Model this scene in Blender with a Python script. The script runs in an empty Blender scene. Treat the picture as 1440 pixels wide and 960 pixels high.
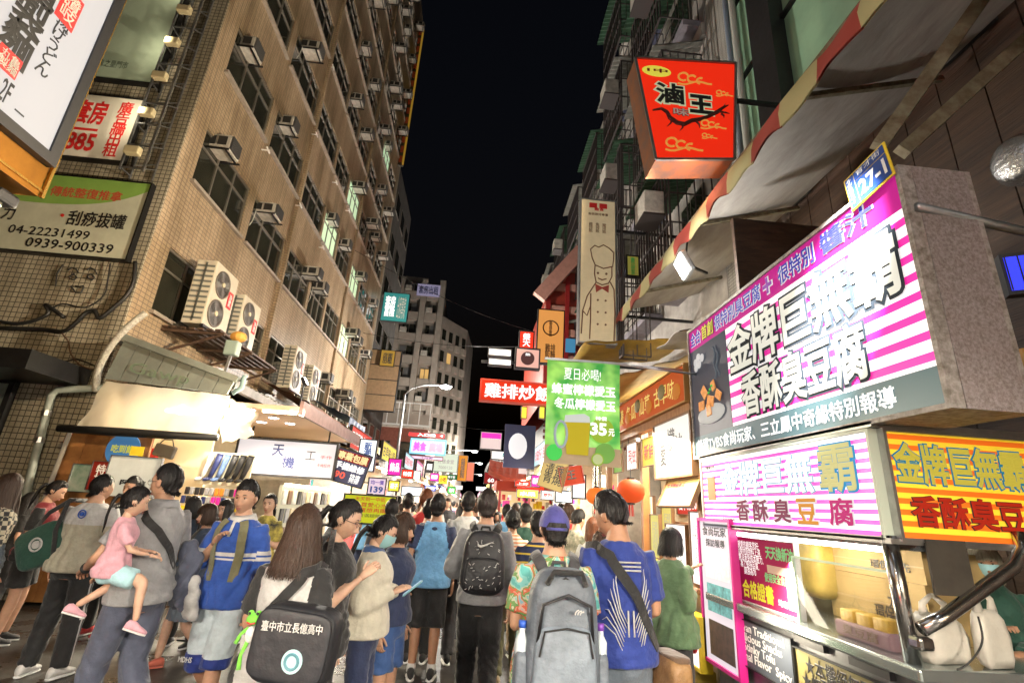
import bpy, bmesh, math, random
from mathutils import Vector, Matrix, noise
import numpy as np
R = math.radians
SC = bpy.context.scene
COL = SC.collection
random.seed(7)
# ---------------------------------------------------------------- camera
CH = 1.65
_d1 = np.array([-60., 230., 0.]); _d2 = np.array([130., -2080., 0.])
FPX = math.sqrt(-(_d1[0]*_d2[0]+_d1[1]*_d2[1])); _d1[2] = FPX; _d2[2] = FPX
_Y = _d1/np.linalg.norm(_d1); _Z = _d2/np.linalg.norm(_d2); _X = np.cross(_Y, _Z)
CM = np.array([_X, _Y, _Z])
camd = bpy.data.cameras.new('camera'); cam = bpy.data.objects.new('camera', camd); COL.objects.link(cam)
camd.sensor_width = 36; camd.lens = 36*FPX/1440; camd.clip_end = 2000; camd.clip_start = .05
_r = CM@np.array([1, 0, 0]); _u = CM@np.array([0, -1, 0]); _b = CM@np.array([0, 0, -1])
cam.matrix_world = Matrix(((_r[0], _u[0], _b[0], 0), (_r[1], _u[1], _b[1], 0), (_r[2], _u[2], _b[2], CH), (0, 0, 0, 1)))
SC.camera = cam
def ray(px, py): return CM@np.array([px-720, py-480, FPX])
def onX(px, py, x): r = ray(px, py); r = r*(x/r[0]); return Vector((r[0], r[1], r[2]+CH))
def onY(px, py, y): r = ray(px, py); r = r*(y/r[1]); return Vector((r[0], r[1], r[2]+CH))
def onZ(px, py, z): r = ray(px, py); r = r*((z-CH)/r[2]); return Vector((r[0], r[1], r[2]+CH))
# ---------------------------------------------------------------- world, moon, exposure
w = bpy.data.worlds.new('World'); SC.world = w; w.use_nodes = True
nt = w.node_tree; sky = nt.nodes.new('ShaderNodeTexSky'); sky.sky_type = 'NISHITA'; sky.sun_disc = False
sky.sun_elevation = R(-4); sky.sun_rotation = R(200)
nt.links.new(sky.outputs[0], nt.nodes['Background'].inputs[0]); nt.nodes['Background'].inputs[1].default_value = .14
sl = bpy.data.lights.new('moon', 'SUN'); sl.energy = .012; sl.angle = R(.5); sl.color = (.8, .88, 1)
so = bpy.data.objects.new('moon', sl); so.rotation_euler = (R(35), 0, R(-30)); COL.objects.link(so)
SC.view_settings.view_transform = 'Standard'; SC.view_settings.look = 'None'
SC.view_settings.exposure = .5; SC.view_settings.gamma = 1; SC.view_settings.use_curve_mapping = False
SC.render.engine = 'CYCLES'
cy = SC.cycles; cy.use_denoising = True; cy.max_bounces = 5; cy.diffuse_bounces = 3; cy.glossy_bounces = 3; cy.transmission_bounces = 4; cy.transparent_max_bounces = 8
cy.sample_clamp_indirect = 4; cy.sample_clamp_direct = 20; cy.caustics_reflective = False; cy.caustics_refractive = False; cy.use_light_tree = True
try: cy.denoiser = 'OPENIMAGEDENOISE'; cy.denoising_prefilter = 'ACCURATE'
except Exception: pass
# ---------------------------------------------------------------- materials
MATS = {}
def N(t, typ, **kw):
    n = t.nodes.new(typ)
    for k, v in kw.items():
        if k.startswith('i_'): n.inputs[int(k[2:]) if k[2:].isdigit() else k[2:].replace('_', ' ')].default_value = v
        else: setattr(n, k, v)
    return n
def c4(c): return (c[0], c[1], c[2], 1) if len(c) == 3 else c
def mat(name, col=(.5, .5, .5), rough=.6, metal=0., var=0., vs=6., bump=0., bs=40., emit=0., ecol=None, col2=None, alpha=1., trans=0., coat=0., sheen=0., stretch=None):
    """one procedural Principled material: noise mottling between col and col2/darker col, noise bump"""
    if name in MATS: return MATS[name]
    m = bpy.data.materials.new(name); m.use_nodes = True; t = m.node_tree; b = t.nodes['Principled BSDF']
    b.inputs['Base Color'].default_value = c4(col); b.inputs['Roughness'].default_value = rough; b.inputs['Metallic'].default_value = metal
    if coat: b.inputs['Coat Weight'].default_value = coat
    if sheen: b.inputs['Sheen Weight'].default_value = sheen
    if trans: b.inputs['Transmission Weight'].default_value = trans
    if alpha < 1: b.inputs['Alpha'].default_value = alpha
    tc = N(t, 'ShaderNodeTexCoord'); src = tc.outputs['Object']
    if stretch:
        mp = N(t, 'ShaderNodeMapping'); mp.inputs['Scale'].default_value = stretch; t.links.new(src, mp.inputs[0]); src = mp.outputs[0]
    if var or col2:
        n = N(t, 'ShaderNodeTexNoise'); n.inputs['Scale'].default_value = vs; n.inputs['Detail'].default_value = 6; n.inputs['Roughness'].default_value = .65
        t.links.new(src, n.inputs['Vector'])
        rp = N(t, 'ShaderNodeValToRGB'); rp.color_ramp.elements[0].position = .34; rp.color_ramp.elements[1].position = .66
        rp.color_ramp.elements[0].color = c4(col2 if col2 else tuple(x*(1-var) for x in col)); rp.color_ramp.elements[1].color = c4(col)
        t.links.new(n.outputs['Fac'], rp.inputs[0]); t.links.new(rp.outputs[0], b.inputs['Base Color'])
        mr = N(t, 'ShaderNodeMapRange'); mr.inputs[3].default_value = min(1, rough*1.15); mr.inputs[4].default_value = rough*.8
        t.links.new(n.outputs['Fac'], mr.inputs[0]); t.links.new(mr.outputs[0], b.inputs['Roughness'])
    if bump:
        n2 = N(t, 'ShaderNodeTexNoise'); n2.inputs['Scale'].default_value = bs; n2.inputs['Detail'].default_value = 4
        t.links.new(src, n2.inputs['Vector'])
        bp = N(t, 'ShaderNodeBump'); bp.inputs['Strength'].default_value = bump; bp.inputs['Distance'].default_value = .02
        t.links.new(n2.outputs['Fac'], bp.inputs['Height']); t.links.new(bp.outputs[0], b.inputs['Normal'])
    if emit:
        b.inputs['Emission Color'].default_value = c4(ecol or col); b.inputs['Emission Strength'].default_value = emit
    MATS[name] = m; return m
def tile_mat(name, col, col2, mortar, sx, sz, axis='YZ', dirt=.5, rough=.35):
    """glazed wall tiles with dirty joints and rain streaks; axis tells which plane the wall lies in"""
    m = bpy.data.materials.new(name); m.use_nodes = True; t = m.node_tree; b = t.nodes['Principled BSDF']
    tc = N(t, 'ShaderNodeTexCoord'); sp = N(t, 'ShaderNodeSeparateXYZ'); t.links.new(tc.outputs['Object'], sp.inputs[0])
    cb = N(t, 'ShaderNodeCombineXYZ'); t.links.new(sp.outputs[axis[0]], cb.inputs[0]); t.links.new(sp.outputs[axis[1]], cb.inputs[1])
    br = N(t, 'ShaderNodeTexBrick', offset=0., squash=1.); br.inputs['Scale'].default_value = 1
    br.inputs['Brick Width'].default_value = sx; br.inputs['Row Height'].default_value = sz
    br.inputs['Mortar Size'].default_value = min(sx, sz)*.1; br.inputs['Mortar Smooth'].default_value = .2
    br.inputs['Color1'].default_value = c4(col); br.inputs['Color2'].default_value = c4(col2); br.inputs['Mortar'].default_value = c4(mortar)
    t.links.new(cb.outputs[0], br.inputs['Vector'])
    mp = N(t, 'ShaderNodeMapping'); mp.inputs['Scale'].default_value = (1.3, 1.3, .16); t.links.new(tc.outputs['Object'], mp.inputs[0])
    n = N(t, 'ShaderNodeTexNoise'); n.inputs['Scale'].default_value = 1.6; n.inputs['Detail'].default_value = 7; n.inputs['Roughness'].default_value = .7
    t.links.new(mp.outputs[0], n.inputs['Vector'])
    rp = N(t, 'ShaderNodeValToRGB'); rp.color_ramp.elements[0].position = .3; rp.color_ramp.elements[1].position = .62
    rp.color_ramp.elements[0].color = (1-dirt, 1-dirt*1.05, 1-dirt*1.15, 1); rp.color_ramp.elements[1].color = (1, 1, 1, 1)
    t.links.new(n.outputs['Fac'], rp.inputs[0])
    mx = N(t, 'ShaderNodeMix', data_type='RGBA', blend_type='MULTIPLY'); mx.inputs[0].default_value = 1
    t.links.new(br.outputs['Color'], mx.inputs[6]); t.links.new(rp.outputs[0], mx.inputs[7]); t.links.new(mx.outputs[2], b.inputs['Base Color'])
    bp = N(t, 'ShaderNodeBump', invert=True); bp.inputs['Strength'].default_value = .5; bp.inputs['Distance'].default_value = .01
    t.links.new(br.outputs['Fac'], bp.inputs['Height']); t.links.new(bp.outputs[0], b.inputs['Normal'])
    b.inputs['Roughness'].default_value = rough
    MATS[name] = m; return m
def stripe_mat(name, a, b_, period, axis='Z', emit=0., rough=.5, duty=.5, phase=0.):
    """printed stripes along one object axis"""
    m = bpy.data.materials.new(name); m.use_nodes = True; t = m.node_tree; b = t.nodes['Principled BSDF']
    tc = N(t, 'ShaderNodeTexCoord'); sp = N(t, 'ShaderNodeSeparateXYZ'); t.links.new(tc.outputs['Object'], sp.inputs[0])
    a1 = N(t, 'ShaderNodeMath', operation='MULTIPLY_ADD'); a1.inputs[1].default_value = 1/period; a1.inputs[2].default_value = phase+50; t.links.new(sp.outputs[axis], a1.inputs[0])
    a2 = N(t, 'ShaderNodeMath', operation='FRACT'); t.links.new(a1.outputs[0], a2.inputs[0])
    a3 = N(t, 'ShaderNodeMath', operation='LESS_THAN'); a3.inputs[1].default_value = duty; t.links.new(a2.outputs[0], a3.inputs[0])
    mx = N(t, 'ShaderNodeMix', data_type='RGBA'); mx.inputs[6].default_value = c4(b_); mx.inputs[7].default_value = c4(a)
    t.links.new(a3.outputs[0], mx.inputs[0]); t.links.new(mx.outputs[2], b.inputs['Base Color'])
    if emit: t.links.new(mx.outputs[2], b.inputs['Emission Color']); b.inputs['Emission Strength'].default_value = emit*.8
    b.inputs['Roughness'].default_value = rough
    MATS[name] = m; return m
def matte(m): m.node_tree.nodes['Principled BSDF'].inputs['Specular IOR Level'].default_value = .12; return m
EM = .62      # all lit sign faces, also parts given a painted-in glow
def lit(name, col, e=1.): return matte(mat(name, tuple(c*.22 for c in col), .6, emit=e*EM, ecol=col))
def flat(name, col, rough=.55): return mat(name, col, rough)
# ---------------------------------------------------------------- mesh helpers
class MB:
    def __init__(s): s.v = []; s.f = []; s.m = []
    def add(s, vs, fs, mi=0):
        o = len(s.v); s.v += [tuple(v) for v in vs]; s.f += [tuple(i+o for i in f) for f in fs]; s.m += [mi]*len(fs); return s
    def box(s, a, b, mi=0):
        x0, y0, z0 = a; x1, y1, z1 = b
        return s.add([(x0, y0, z0), (x1, y0, z0), (x1, y1, z0), (x0, y1, z0), (x0, y0, z1), (x1, y0, z1), (x1, y1, z1), (x0, y1, z1)],
                     [(0, 3, 2, 1), (4, 5, 6, 7), (0, 1, 5, 4), (1, 2, 6, 5), (2, 3, 7, 6), (3, 0, 4, 7)], mi)
    def cbox(s, c, d, mi=0, rot=None):
        o = len(s.v); s.box((-d[0]/2, -d[1]/2, -d[2]/2), (d[0]/2, d[1]/2, d[2]/2), mi)
        c = Vector(c)
        for i in range(o, len(s.v)):
            p = Vector(s.v[i]); p = (rot@p if rot else p)+c; s.v[i] = tuple(p)
        return s
    def rbox(s, c, d, r=.02, mi=0, rot=None, seg=2):
        bm = bmesh.new(); bmesh.ops.create_cube(bm, size=1); bmesh.ops.scale(bm, vec=d, verts=bm.verts)
        r = min(r, min(d)*.49)
        bmesh.ops.bevel(bm, geom=bm.edges[:], offset=r, segments=seg, affect='EDGES', profile=.5)
        bm.verts.index_update(); c = Vector(c)
        s.add([(rot@v.co if rot else v.co)+c for v in bm.verts], [[v.index for v in f.verts] for f in bm.faces], mi); bm.free(); return s
    def quad(s, a, b, c, d, mi=0): return s.add([a, b, c, d], [(0, 1, 2, 3)], mi)
    def bar(s, a, b, w, h=None, mi=0):
        a = Vector(a); b = Vector(b); d = b-a; h = h or w
        rot = d.to_track_quat('Z', 'Y').to_matrix(); return s.cbox((a+b)/2, (w, h, d.length), mi, rot)
    def loft(s, rings, mi=0, cap=True, closed=True):
        n = len(rings[0]); vs = [p for r in rings for p in r]; fs = []
        for i in range(len(rings)-1):
            for j in range(n if closed else n-1):
                k = (j+1) % n; fs.append((i*n+j, i*n+k, (i+1)*n+k, (i+1)*n+j))
        if cap and closed: fs.append(tuple(reversed(range(n)))); fs.append(tuple((len(rings)-1)*n+j for j in range(n)))
        return s.add(vs, fs, mi)
    def tube(s, pts, rad, n=8, mi=0, flat=1., cap=True):
        pts = [Vector(p) for p in pts]; rad = rad if hasattr(rad, '__len__') else [rad]*len(pts); rings = []; up = None
        for i, p in enumerate(pts):
            t = (pts[min(i+1, len(pts)-1)]-pts[max(i-1, 0)]).normalized()
            if up is None:
                up = Vector((0, 1, 0)) if abs(t.y) < .8 else Vector((1, 0, 0))
            sx = up.cross(t).normalized(); up = t.cross(sx).normalized()
            rings.append([p+(sx*math.cos(2*math.pi*k/n)+up*flat*math.sin(2*math.pi*k/n))*rad[i] for k in range(n)])
        return s.loft(rings, mi, cap)
    def ell(s, c, r, mi=0, nu=12, nv=8, rot=None):
        c = Vector(c); rings = []
        for i in range(nv+1):
            a = math.pi*i/nv-math.pi/2; rr = max(math.cos(a), .02)
            ring = []
            for j in range(nu):
                p = Vector((r[0]*rr*math.cos(2*math.pi*j/nu), r[1]*rr*math.sin(2*math.pi*j/nu), r[2]*math.sin(a)))
                ring.append((rot@p if rot else p)+c)
            rings.append(ring)
        return s.loft(rings, mi)
    def disc(s, c, r, ax='Y', n=16, mi=0, th=.01):
        c = Vector(c); d = {'X': Vector((1, 0, 0)), 'Y': Vector((0, 1, 0)), 'Z': Vector((0, 0, 1))}[ax]
        return s.tube([c-d*th/2, c+d*th/2], r, n, mi)
    def ring(s, c, r, rt, ax='Y', n=20, m=6, mi=0, r2=None):
        c = Vector(c); r2 = r2 or r
        e1, e2 = {'X': (Vector((0, 1, 0)), Vector((0, 0, 1))), 'Y': (Vector((1, 0, 0)), Vector((0, 0, 1))), 'Z': (Vector((1, 0, 0)), Vector((0, 1, 0)))}[ax]
        e3 = e1.cross(e2); rings = []
        for i in range(n+1):
            a = 2*math.pi*i/n; ctr = c+e1*r*math.cos(a)+e2*r2*math.sin(a); o = (e1*math.cos(a)+e2*math.sin(a))
            rings.append([ctr+(o*math.cos(2*math.pi*k/m)+e3*math.sin(2*math.pi*k/m))*rt for k in range(m)])
        return s.loft(rings, mi, cap=False)
    def mesh(s, name, mats, smooth=False, off=None):
        me = bpy.data.meshes.new(name)
        vs = s.v if off is None else [(v[0]-off[0], v[1]-off[1], v[2]-off[2]) for v in s.v]
        me.from_pydata(vs, [], s.f)
        for mt in (mats if isinstance(mats, (list, tuple)) else [mats]): me.materials.append(mt)
        me.polygons.foreach_set('material_index', s.m)
        if smooth: me.polygons.foreach_set('use_smooth', [True]*len(s.f))
        me.update(); return me
    def build(s, name, mats, parent=None, smooth=False, world=True):
        off = None
        if parent is not None and world:
            off = Vector((0, 0, 0)); q = parent
            while q is not None: off += q.location; q = q.parent
        return link(name, s.mesh(name, mats, smooth, off), parent)
def link(name, me, parent=None, loc=(0, 0, 0)):
    o = bpy.data.objects.new(name, me); COL.objects.link(o); o.location = loc
    if parent is not None: o.parent = parent
    return o
def tag(o, label=None, cat=None, group=None, kind=None):
    if label: o['label'] = label
    if cat: o['category'] = cat
    if group: o['group'] = group
    if kind: o['kind'] = kind
    return o
def thing(name, label, cat, loc=(0, 0, 0), rz=0, group=None, rx=0):
    o = bpy.data.objects.new(name, None); COL.objects.link(o); o.location = loc; o.rotation_euler = (rx, 0, rz); o.empty_display_size = .1
    return tag(o, label, cat, group)
def solo(mb, name, mats, label, cat, group=None, smooth=False, loc=None):
    me = mb.mesh(name, mats, smooth, loc); return tag(link(name, me, None, loc or (0, 0, 0)), label, cat, group)
def struct(mb, name, mats, smooth=False): return tag(mb.build(name, mats, None, smooth), kind='structure')
def copy_tree(o, parent=None):
    c = o.copy(); COL.objects.link(c); c.parent = parent
    for ch in list(o.children): copy_tree(ch, c)
    return c
def light(kind, name, loc, energy, col=(1, 1, 1), parent=None, size=.2, to=None, angle=120, blend=.6, sy=None):
    l = bpy.data.lights.new(name, kind); l.energy = energy; l.color = col
    if kind == 'AREA':
        l.size = size
        if sy: l.shape = 'RECTANGLE'; l.size_y = sy
    elif kind in ('POINT', 'SPOT'): l.shadow_soft_size = size
    if kind == 'SPOT': l.spot_size = R(angle); l.spot_blend = blend
    o = bpy.data.objects.new(name, l); COL.objects.link(o); loc = Vector(loc)
    if to is not None: o.rotation_euler = (Vector(to)-loc).to_track_quat('-Z', 'Y').to_euler()
    if parent is not None: o.location = loc-parent.location; o.parent = parent
    else: o.location = loc
    return o
ORD = ['first', 'second', 'third', 'fourth', 'fifth', 'sixth', 'seventh', 'eighth', 'ninth', 'tenth', 'eleventh', 'twelfth', 'thirteenth']
# ---------------------------------------------------------------- lettering
_TX = {}
def text_raw(s, bold):
    k = (s, bold)
    if k not in _TX:
        c = bpy.data.curves.new('lettering', 'FONT'); c.body = s; c.resolution_u = 2; c.bevel_depth = bold; c.bevel_resolution = 0
        c.align_x = 'CENTER'; c.space_line = .82
        o = bpy.data.objects.new('lettering', c); m = bpy.data.meshes.new_from_object(o)
        bpy.data.objects.remove(o); bpy.data.curves.remove(c)
        n = len(m.vertices); co = np.zeros(n*3); m.vertices.foreach_get('co', co); co = co.reshape(-1, 3)
        fs = [tuple(p.vertices) for p in m.polygons]; bpy.data.meshes.remove(m); _TX[k] = (co, fs)
    return _TX[k]
def text_part(s, rect, mt, parent, y, bold=.0, raise_=.004, name='lettering', skew=0., fit=None):
    """lettering stretched into rect = (x0, z0, x1, z1) on a panel facing local -Y, its back at local y"""
    co, fs = text_raw(s, bold); fc = text_raw(s, fit)[0] if fit is not None else co; mn = fc.min(0); mx = fc.max(0); d = np.maximum(mx-mn, 1e-4)
    x0, z0, x1, z1 = rect; v = np.zeros_like(co)
    v[:, 0] = x0+(co[:, 0]-mn[0])/d[0]*(x1-x0); v[:, 2] = z0+(co[:, 1]-mn[1])/d[1]*(z1-z0)
    v[:, 0] += skew*(v[:, 2]-z0)
    z_ = co[:, 2]; zr = (z_-z_.min())/max(z_.max()-z_.min(), 1e-4) if z_.max()-z_.min() > 2e-4 else np.ones(len(co))
    v[:, 1] = y-.001-zr*raise_
    me = bpy.data.meshes.new(name); me.from_pydata(v.tolist(), [], fs); me.materials.append(mt); me.update()
    return link(name, me, parent)
def sign(name, label, cat, c, w, h, rz=0., d=.12, face=None, frame=None, fw=.025, texts=(), rx=0., group=None, back=None, inset=None):
    """box sign: bottom centre at c, facing local -Y. texts: (string, u0, v0, u1, v1, mat, bold[, outline mat, outline width])"""
    t = thing(name, label, cat, c, rz, group, rx)
    mb = MB()
    for a, b in (((-w/2-fw, -.02, -fw), (-w/2, d, h+fw)), ((w/2, -.02, -fw), (w/2+fw, d, h+fw)), ((-w/2, -.02, -fw), (w/2, d, 0)), ((-w/2, -.02, h), (w/2, d, h+fw))): mb.box(a, b)
    mb.box((-w/2, d*.8, 0), (w/2, d-.003, h))
    mb.build('frame', frame or MATS['metal_dark'], t, world=False)
    if face is not None: MB().box((-w/2, 0, 0), (w/2, d*.75, h)).build('panel', face, t, world=False)
    sign_text(t, w, h, texts); return t
def sign_text(t, w, h, texts):
    for k, tx in enumerate(texts):
        s, u0, v0, u1, v1, mt, bold = tx[:7]; rect = ((u0-.5)*w, v0*h, (u1-.5)*w, v1*h); y = -.0015*(k % 3)-.001
        if len(tx) > 7:
            text_part(s, rect, tx[7], t, y, bold+tx[8], .003, 'lettering_outline', fit=bold)
            y -= .005
        text_part(s, rect, mt, t, y, bold, .003)
def pxsign_y(name, label, cat, xl, yt, xr, yb, Y, **k):
    a = onY(xl, yt, Y); b = onY(xr, yb, Y); w = abs(b.x-a.x); h = abs(a.z-b.z)
    return sign(name, label, cat, ((a.x+b.x)/2, Y, min(a.z, b.z)), w, h, **k), w, h
# common materials
for nm, cc, rg, mtl in [('metal_dark', (.03, .03, .032), .4, .7), ('metal_grey', (.28, .29, .3), .4, .8), ('steel', (.62, .61, .6), .18, 1.), ('steel_brushed', (.5, .5, .5), .34, 1.)]:
    mat(nm, cc, rg, mtl, var=.25, vs=9)
for nm, cc in dict(white=(.8, .8, .79), black=(.012, .012, .014), red=(.62, .02, .015), dark_red=(.28, .015, .015), yellow=(.85, .62, .03), green=(.05, .35, .06), blue=(.03, .1, .5), navy=(.015, .025, .11), grey=(.3, .3, .31), magenta=(.72, .02, .33), teal=(.02, .25, .25), brown=(.16, .08, .035), cream=(.72, .62, .42), orange=(.8, .22, .02), slate=(.05, .085, .11)).items():
    mat(nm, cc, .5, var=.15, vs=14)
for nm, cc, e in [('glow_white', (1, .97, .92), 1.05), ('glow_cool', (.86, .94, 1), 1.1), ('glow_warm', (1, .8, .5), 1.2), ('tube_white', (1, .96, .9), 14.), ('tube_warm', (1, .78, .45), 14.), ('glow_red', (.85, .03, .01), 1.1), ('glow_orange', (1, .32, .05), 1.1), ('glow_yellow', (.95, .75, .06), 1.), ('glow_green', (.06, .5, .08), .8), ('glow_magenta', (.8, .03, .36), 1.), ('glow_blue', (.08, .12, .75), 1.1), ('led_white', (.95, .98, 1), 30.), ('glow_dim', (1, .86, .62), .5)]:
    matte(mat(nm, tuple(c*.22 for c in cc), .6, emit=e, ecol=cc))
# ================================================================ GROUND
def ground_mat():
    m = bpy.data.materials.new('asphalt'); m.use_nodes = True; t = m.node_tree; b = t.nodes['Principled BSDF']
    tc = N(t, 'ShaderNodeTexCoord')
    n1 = N(t, 'ShaderNodeTexNoise'); n1.inputs['Scale'].default_value = 1.1; n1.inputs['Detail'].default_value = 8; n1.inputs['Roughness'].default_value = .62
    n2 = N(t, 'ShaderNodeTexNoise'); n2.inputs['Scale'].default_value = 130; n2.inputs['Detail'].default_value = 3
    for n in (n1, n2): t.links.new(tc.outputs['Object'], n.inputs['Vector'])
    rp = N(t, 'ShaderNodeValToRGB'); e = rp.color_ramp.elements; e[0].position = .3; e[1].position = .7; e[0].color = (.018, .017, .016, 1); e[1].color = (.055, .052, .047, 1)
    t.links.new(n1.outputs['Fac'], rp.inputs[0]); t.links.new(rp.outputs[0], b.inputs['Base Color'])
    r2 = N(t, 'ShaderNodeValToRGB'); e = r2.color_ramp.elements; e[0].position = .36; e[1].position = .6; e[0].color = (.16, .16, .16, 1); e[1].color = (.52, .52, .52, 1)
    t.links.new(n1.outputs['Fac'], r2.inputs[0]); t.links.new(r2.outputs[0], b.inputs['Roughness'])
    bp = N(t, 'ShaderNodeBump'); bp.inputs['Strength'].default_value = .55; bp.inputs['Distance'].default_value = .006
    t.links.new(n2.outputs['Fac'], bp.inputs['Height']); t.links.new(bp.outputs[0], b.inputs['Normal']); return m
struct(MB().quad((-400, -100, -.01), (400, -100, -.01), (400, 700, -.01), (-400, 700, -.01)), 'ground', mat('earth', (.03, .03, .03), .9))
struct(MB().quad((-14, -30, 0), (9, -30, 0), (9, 160, 0), (-14, 160, 0)), 'street', ground_mat())
# litter, drain covers
t = thing('drain_cover', 'cast iron drain grate set in the asphalt near the shoppers on the left', 'drain cover', (-2.9, 6.9, .004))
mb = MB()
for k in range(9): mb.box((-.24+k*.056, -.2, 0), (-.215+k*.056, .2, .012))
mb.box((-.27, -.23, 0), (.27, -.2, .014)).box((-.27, .2, 0), (.27, .23, .014)); mb.build('grate', MATS['metal_dark'], t, world=False)
# ================================================================ TILED APARTMENT BUILDING ON THE LEFT
tile_f = tile_mat('facade_tiles', (.45, .345, .23), (.38, .285, .185), (.18, .135, .09), .13, .085, 'YZ', .62)
tile_g = tile_mat('gable_tiles', (.47, .43, .34), (.40, .37, .29), (.1, .09, .07), .088, .088, 'XZ', .66)
FX, GY, YE, FH = -6., 8.3, 26.3, 2.78
glass_dark = mat('window_glass', (.028, .028, .02), .08, coat=.5, var=.5, vs=1.5)
glass_lit = mat('window_glass_lit', (.5, .62, .42), .2, emit=.5, ecol=(.55, .8, .5))
alu = mat('aluminium', (.22, .2, .17), .45, .6)
curtain = mat('curtain', (.12, .09, .06), .9, var=.5, vs=5, stretch=(6, 6, .4))
bld = thing('apartment_building', 'tall tiled apartment block with rows of windows and ad boards on its end wall', 'building', (FX-4, GY, 0))
NF = 11; Z0 = 7.42-FH    # sill of lowest upper-floor window row
bays = [(8.82, 10.92), (11.25, 13.4), (13.75, 15.85), (16.05, 17.75), (17.95, 19.75), (20., 21.8), (22.05, 23.85), (24.05, 25.9)]
wall = MB()
sills = [Z0+k*FH for k in range(NF-1)]; WH = 1.28
prev = 3.2
wall.box((FX-.35, GY, 0), (FX, YE, 0.4)) if False else None
for z in sills:
    wall.box((FX-.35, GY, prev), (FX, YE, z))
    edges = [GY]+[e for b in bays for e in b]+[YE]
    for i in range(0, len(edges), 2): wall.box((FX-.35, edges[i], z), (FX, edges[i+1], z+WH))
    prev = z+WH
wall.box((FX-.35, GY, prev), (FX, YE, 33.5))
wall.build('facade_wall', tile_f, bld)
gw = MB().box((-16, GY-.02, 0), (FX-.002, GY+.3, 33.5)); gw.build('end_wall', tile_g, bld)
MB().box((-16, YE, 0), (FX-.01, YE+.25, 33.5)).build('far_wall', tile_g, bld)
MB().box((-16, GY+.3, 33.3), (FX-.36, YE, 33.5)).build('roof', MATS['grey'], bld)
# pilaster strips between the bays
for y in (13.57, 19.87):
    MB().box((FX, y-.06, 3.3), (FX+.09, y+.06, 33.5)).build('pilaster', tile_f, bld)
# wooden-looking back boards closing the rooms
MB().box((FX-1.3, GY+.31, 3.2), (FX-1.2, YE-.01, 33)).build('room_backing', mat('room_dark', (.05, .042, .035), .9), bld)
lit_set = {(2, 5): 1, (3, 4): 1, (5, 6): 1, (1, 5): 1, (2, 3): 0}
fr_me = {}
for k, z in enumerate(sills):
    for j, (a, b) in enumerate(bays):
        wd = b-a
        if round(wd, 2) not in fr_me:
            mb = MB(); t_ = .045
            mb.box((-.1, 0, 0), (-.03, wd, t_)).box((-.1, 0, WH-t_), (-.03, wd, WH)).box((-.1, 0, t_), (-.03, t_, WH-t_)).box((-.1, wd-t_, t_), (-.03, wd, WH-t_))
            mb.box((-.098, t_, WH*.66), (-.032, wd-t_, WH*.66+.04))
            for q in (1/3, 2/3): mb.box((-.096, wd*q-.02, t_), (-.034, wd*q+.02, WH-t_))
            mf = mb.mesh('window_frame', alu)
            mg = MB(); 
            for q in range(3): mg.box((-.07, wd*q/3+.03, .05), (-.06, wd*(q+1)/3-.03, WH*.66)); 
            mg.box((-.07, .05, WH*.66+.04), (-.06, wd-.05, WH-.05))
            ms = MB().box((-.02, -.06, -.07), (.09, wd+.06, -.003)).mesh('window_sill', mat('sill_stone', (.35, .3, .25), .7, var=.4))
            fr_me[round(wd, 2)] = (mf, mg.mesh('pane', glass_dark), mg.mesh('pane', glass_lit), ms, MB().box((-.3, .05, .03), (-.28, wd*(.35+.5*((k*7+j*3) % 5)/5), WH-.05)).mesh('curtain', curtain))
        mf, mg, ml, ms, mc = fr_me[round(wd, 2)]
        o = link('window', mf, bld, Vector((FX, a, z))-bld.location)
        link('pane', ml if (k, j) in lit_set else mg, o); link('sill', ms, o)
        if (k*5+j*3) % 4: link('curtain', mc, o)
# shopfront storey pillars of the same building
for y in (GY+.2, 13.6, 19.9, 26):
    MB().box((FX-.35, y-.2, 0), (FX-.003, y+.2, 3.2)).build('pillar', tile_g, bld)
# ---------------------------------------------------------------- window air conditioners
ac_case = mat('ac_case', (.58, .55, .49), .5, var=.4, vs=8); ac_dark = mat('ac_grille', (.02, .02, .02), .6); ac_metal = mat('ac_side', (.08, .08, .08), .45, .3)
m1 = MB().rbox((.3, .02, .21), (.56, .52, .38), .02).mesh('case', ac_case)
g = MB()
for k in range(9): g.box((.56, -.23, .05+k*.038), (.642, .2, .07+k*.038))
m2 = g.mesh('side_grille', ac_metal)
m3 = MB().box((.02, -.268, .1), (.2, -.262, .33)).box((.26, -.268, .1), (.5, -.262, .33)).mesh('vent', ac_dark)
m4 = MB().box((-.05, -.3, -.04), (.62, -.27, -.003)).box((-.05, .28, -.04), (.62, .31, -.003)).box((.5, -.27, -.035), (.54, .28, -.006)).mesh('bracket', MATS['metal_dark'])
m5 = MB().tube([(.05, -.25, .02), (.12, -.34, -.05), (.1, -.36, -.4), (.03, -.35, -.6)], .012, 6).mesh('drain_hose', mat('hose', (.5, .5, .45), .5))
skip = set()
for k, z in enumerate(sills):
    for j, (a, b) in enumerate(bays):
        if (k+j*2) % 5 == 4 and (j > 2) or (k == 0 and j < 4) or (j == 2 and k != 1): continue
        fl = ORD[min(k+1, 12)]; y = a+.48 if j % 3 != 2 else b-.5
        t = thing('air_conditioner', f'beige boxy window air conditioner at the {ORD[j]} window from the corner on the {fl} floor', 'air conditioner', (FX+.0, y, z+WH-.28), 0, 'window air conditioners on the tiled facade')
        t.scale = (.78+.1*((k*3+j) % 3), .8+.07*((k+j) % 3), .8+.06*((k*2+j) % 3)); t.location.x -= .1*((k+j*3) % 3)
        for n_, m_ in (('case', m1), ('side_grille', m2), ('vent', m3), ('bracket', m4)): link(n_, m_, t)
        if (k+j) % 2 == 0: link('drain_hose', m5, t)
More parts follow.
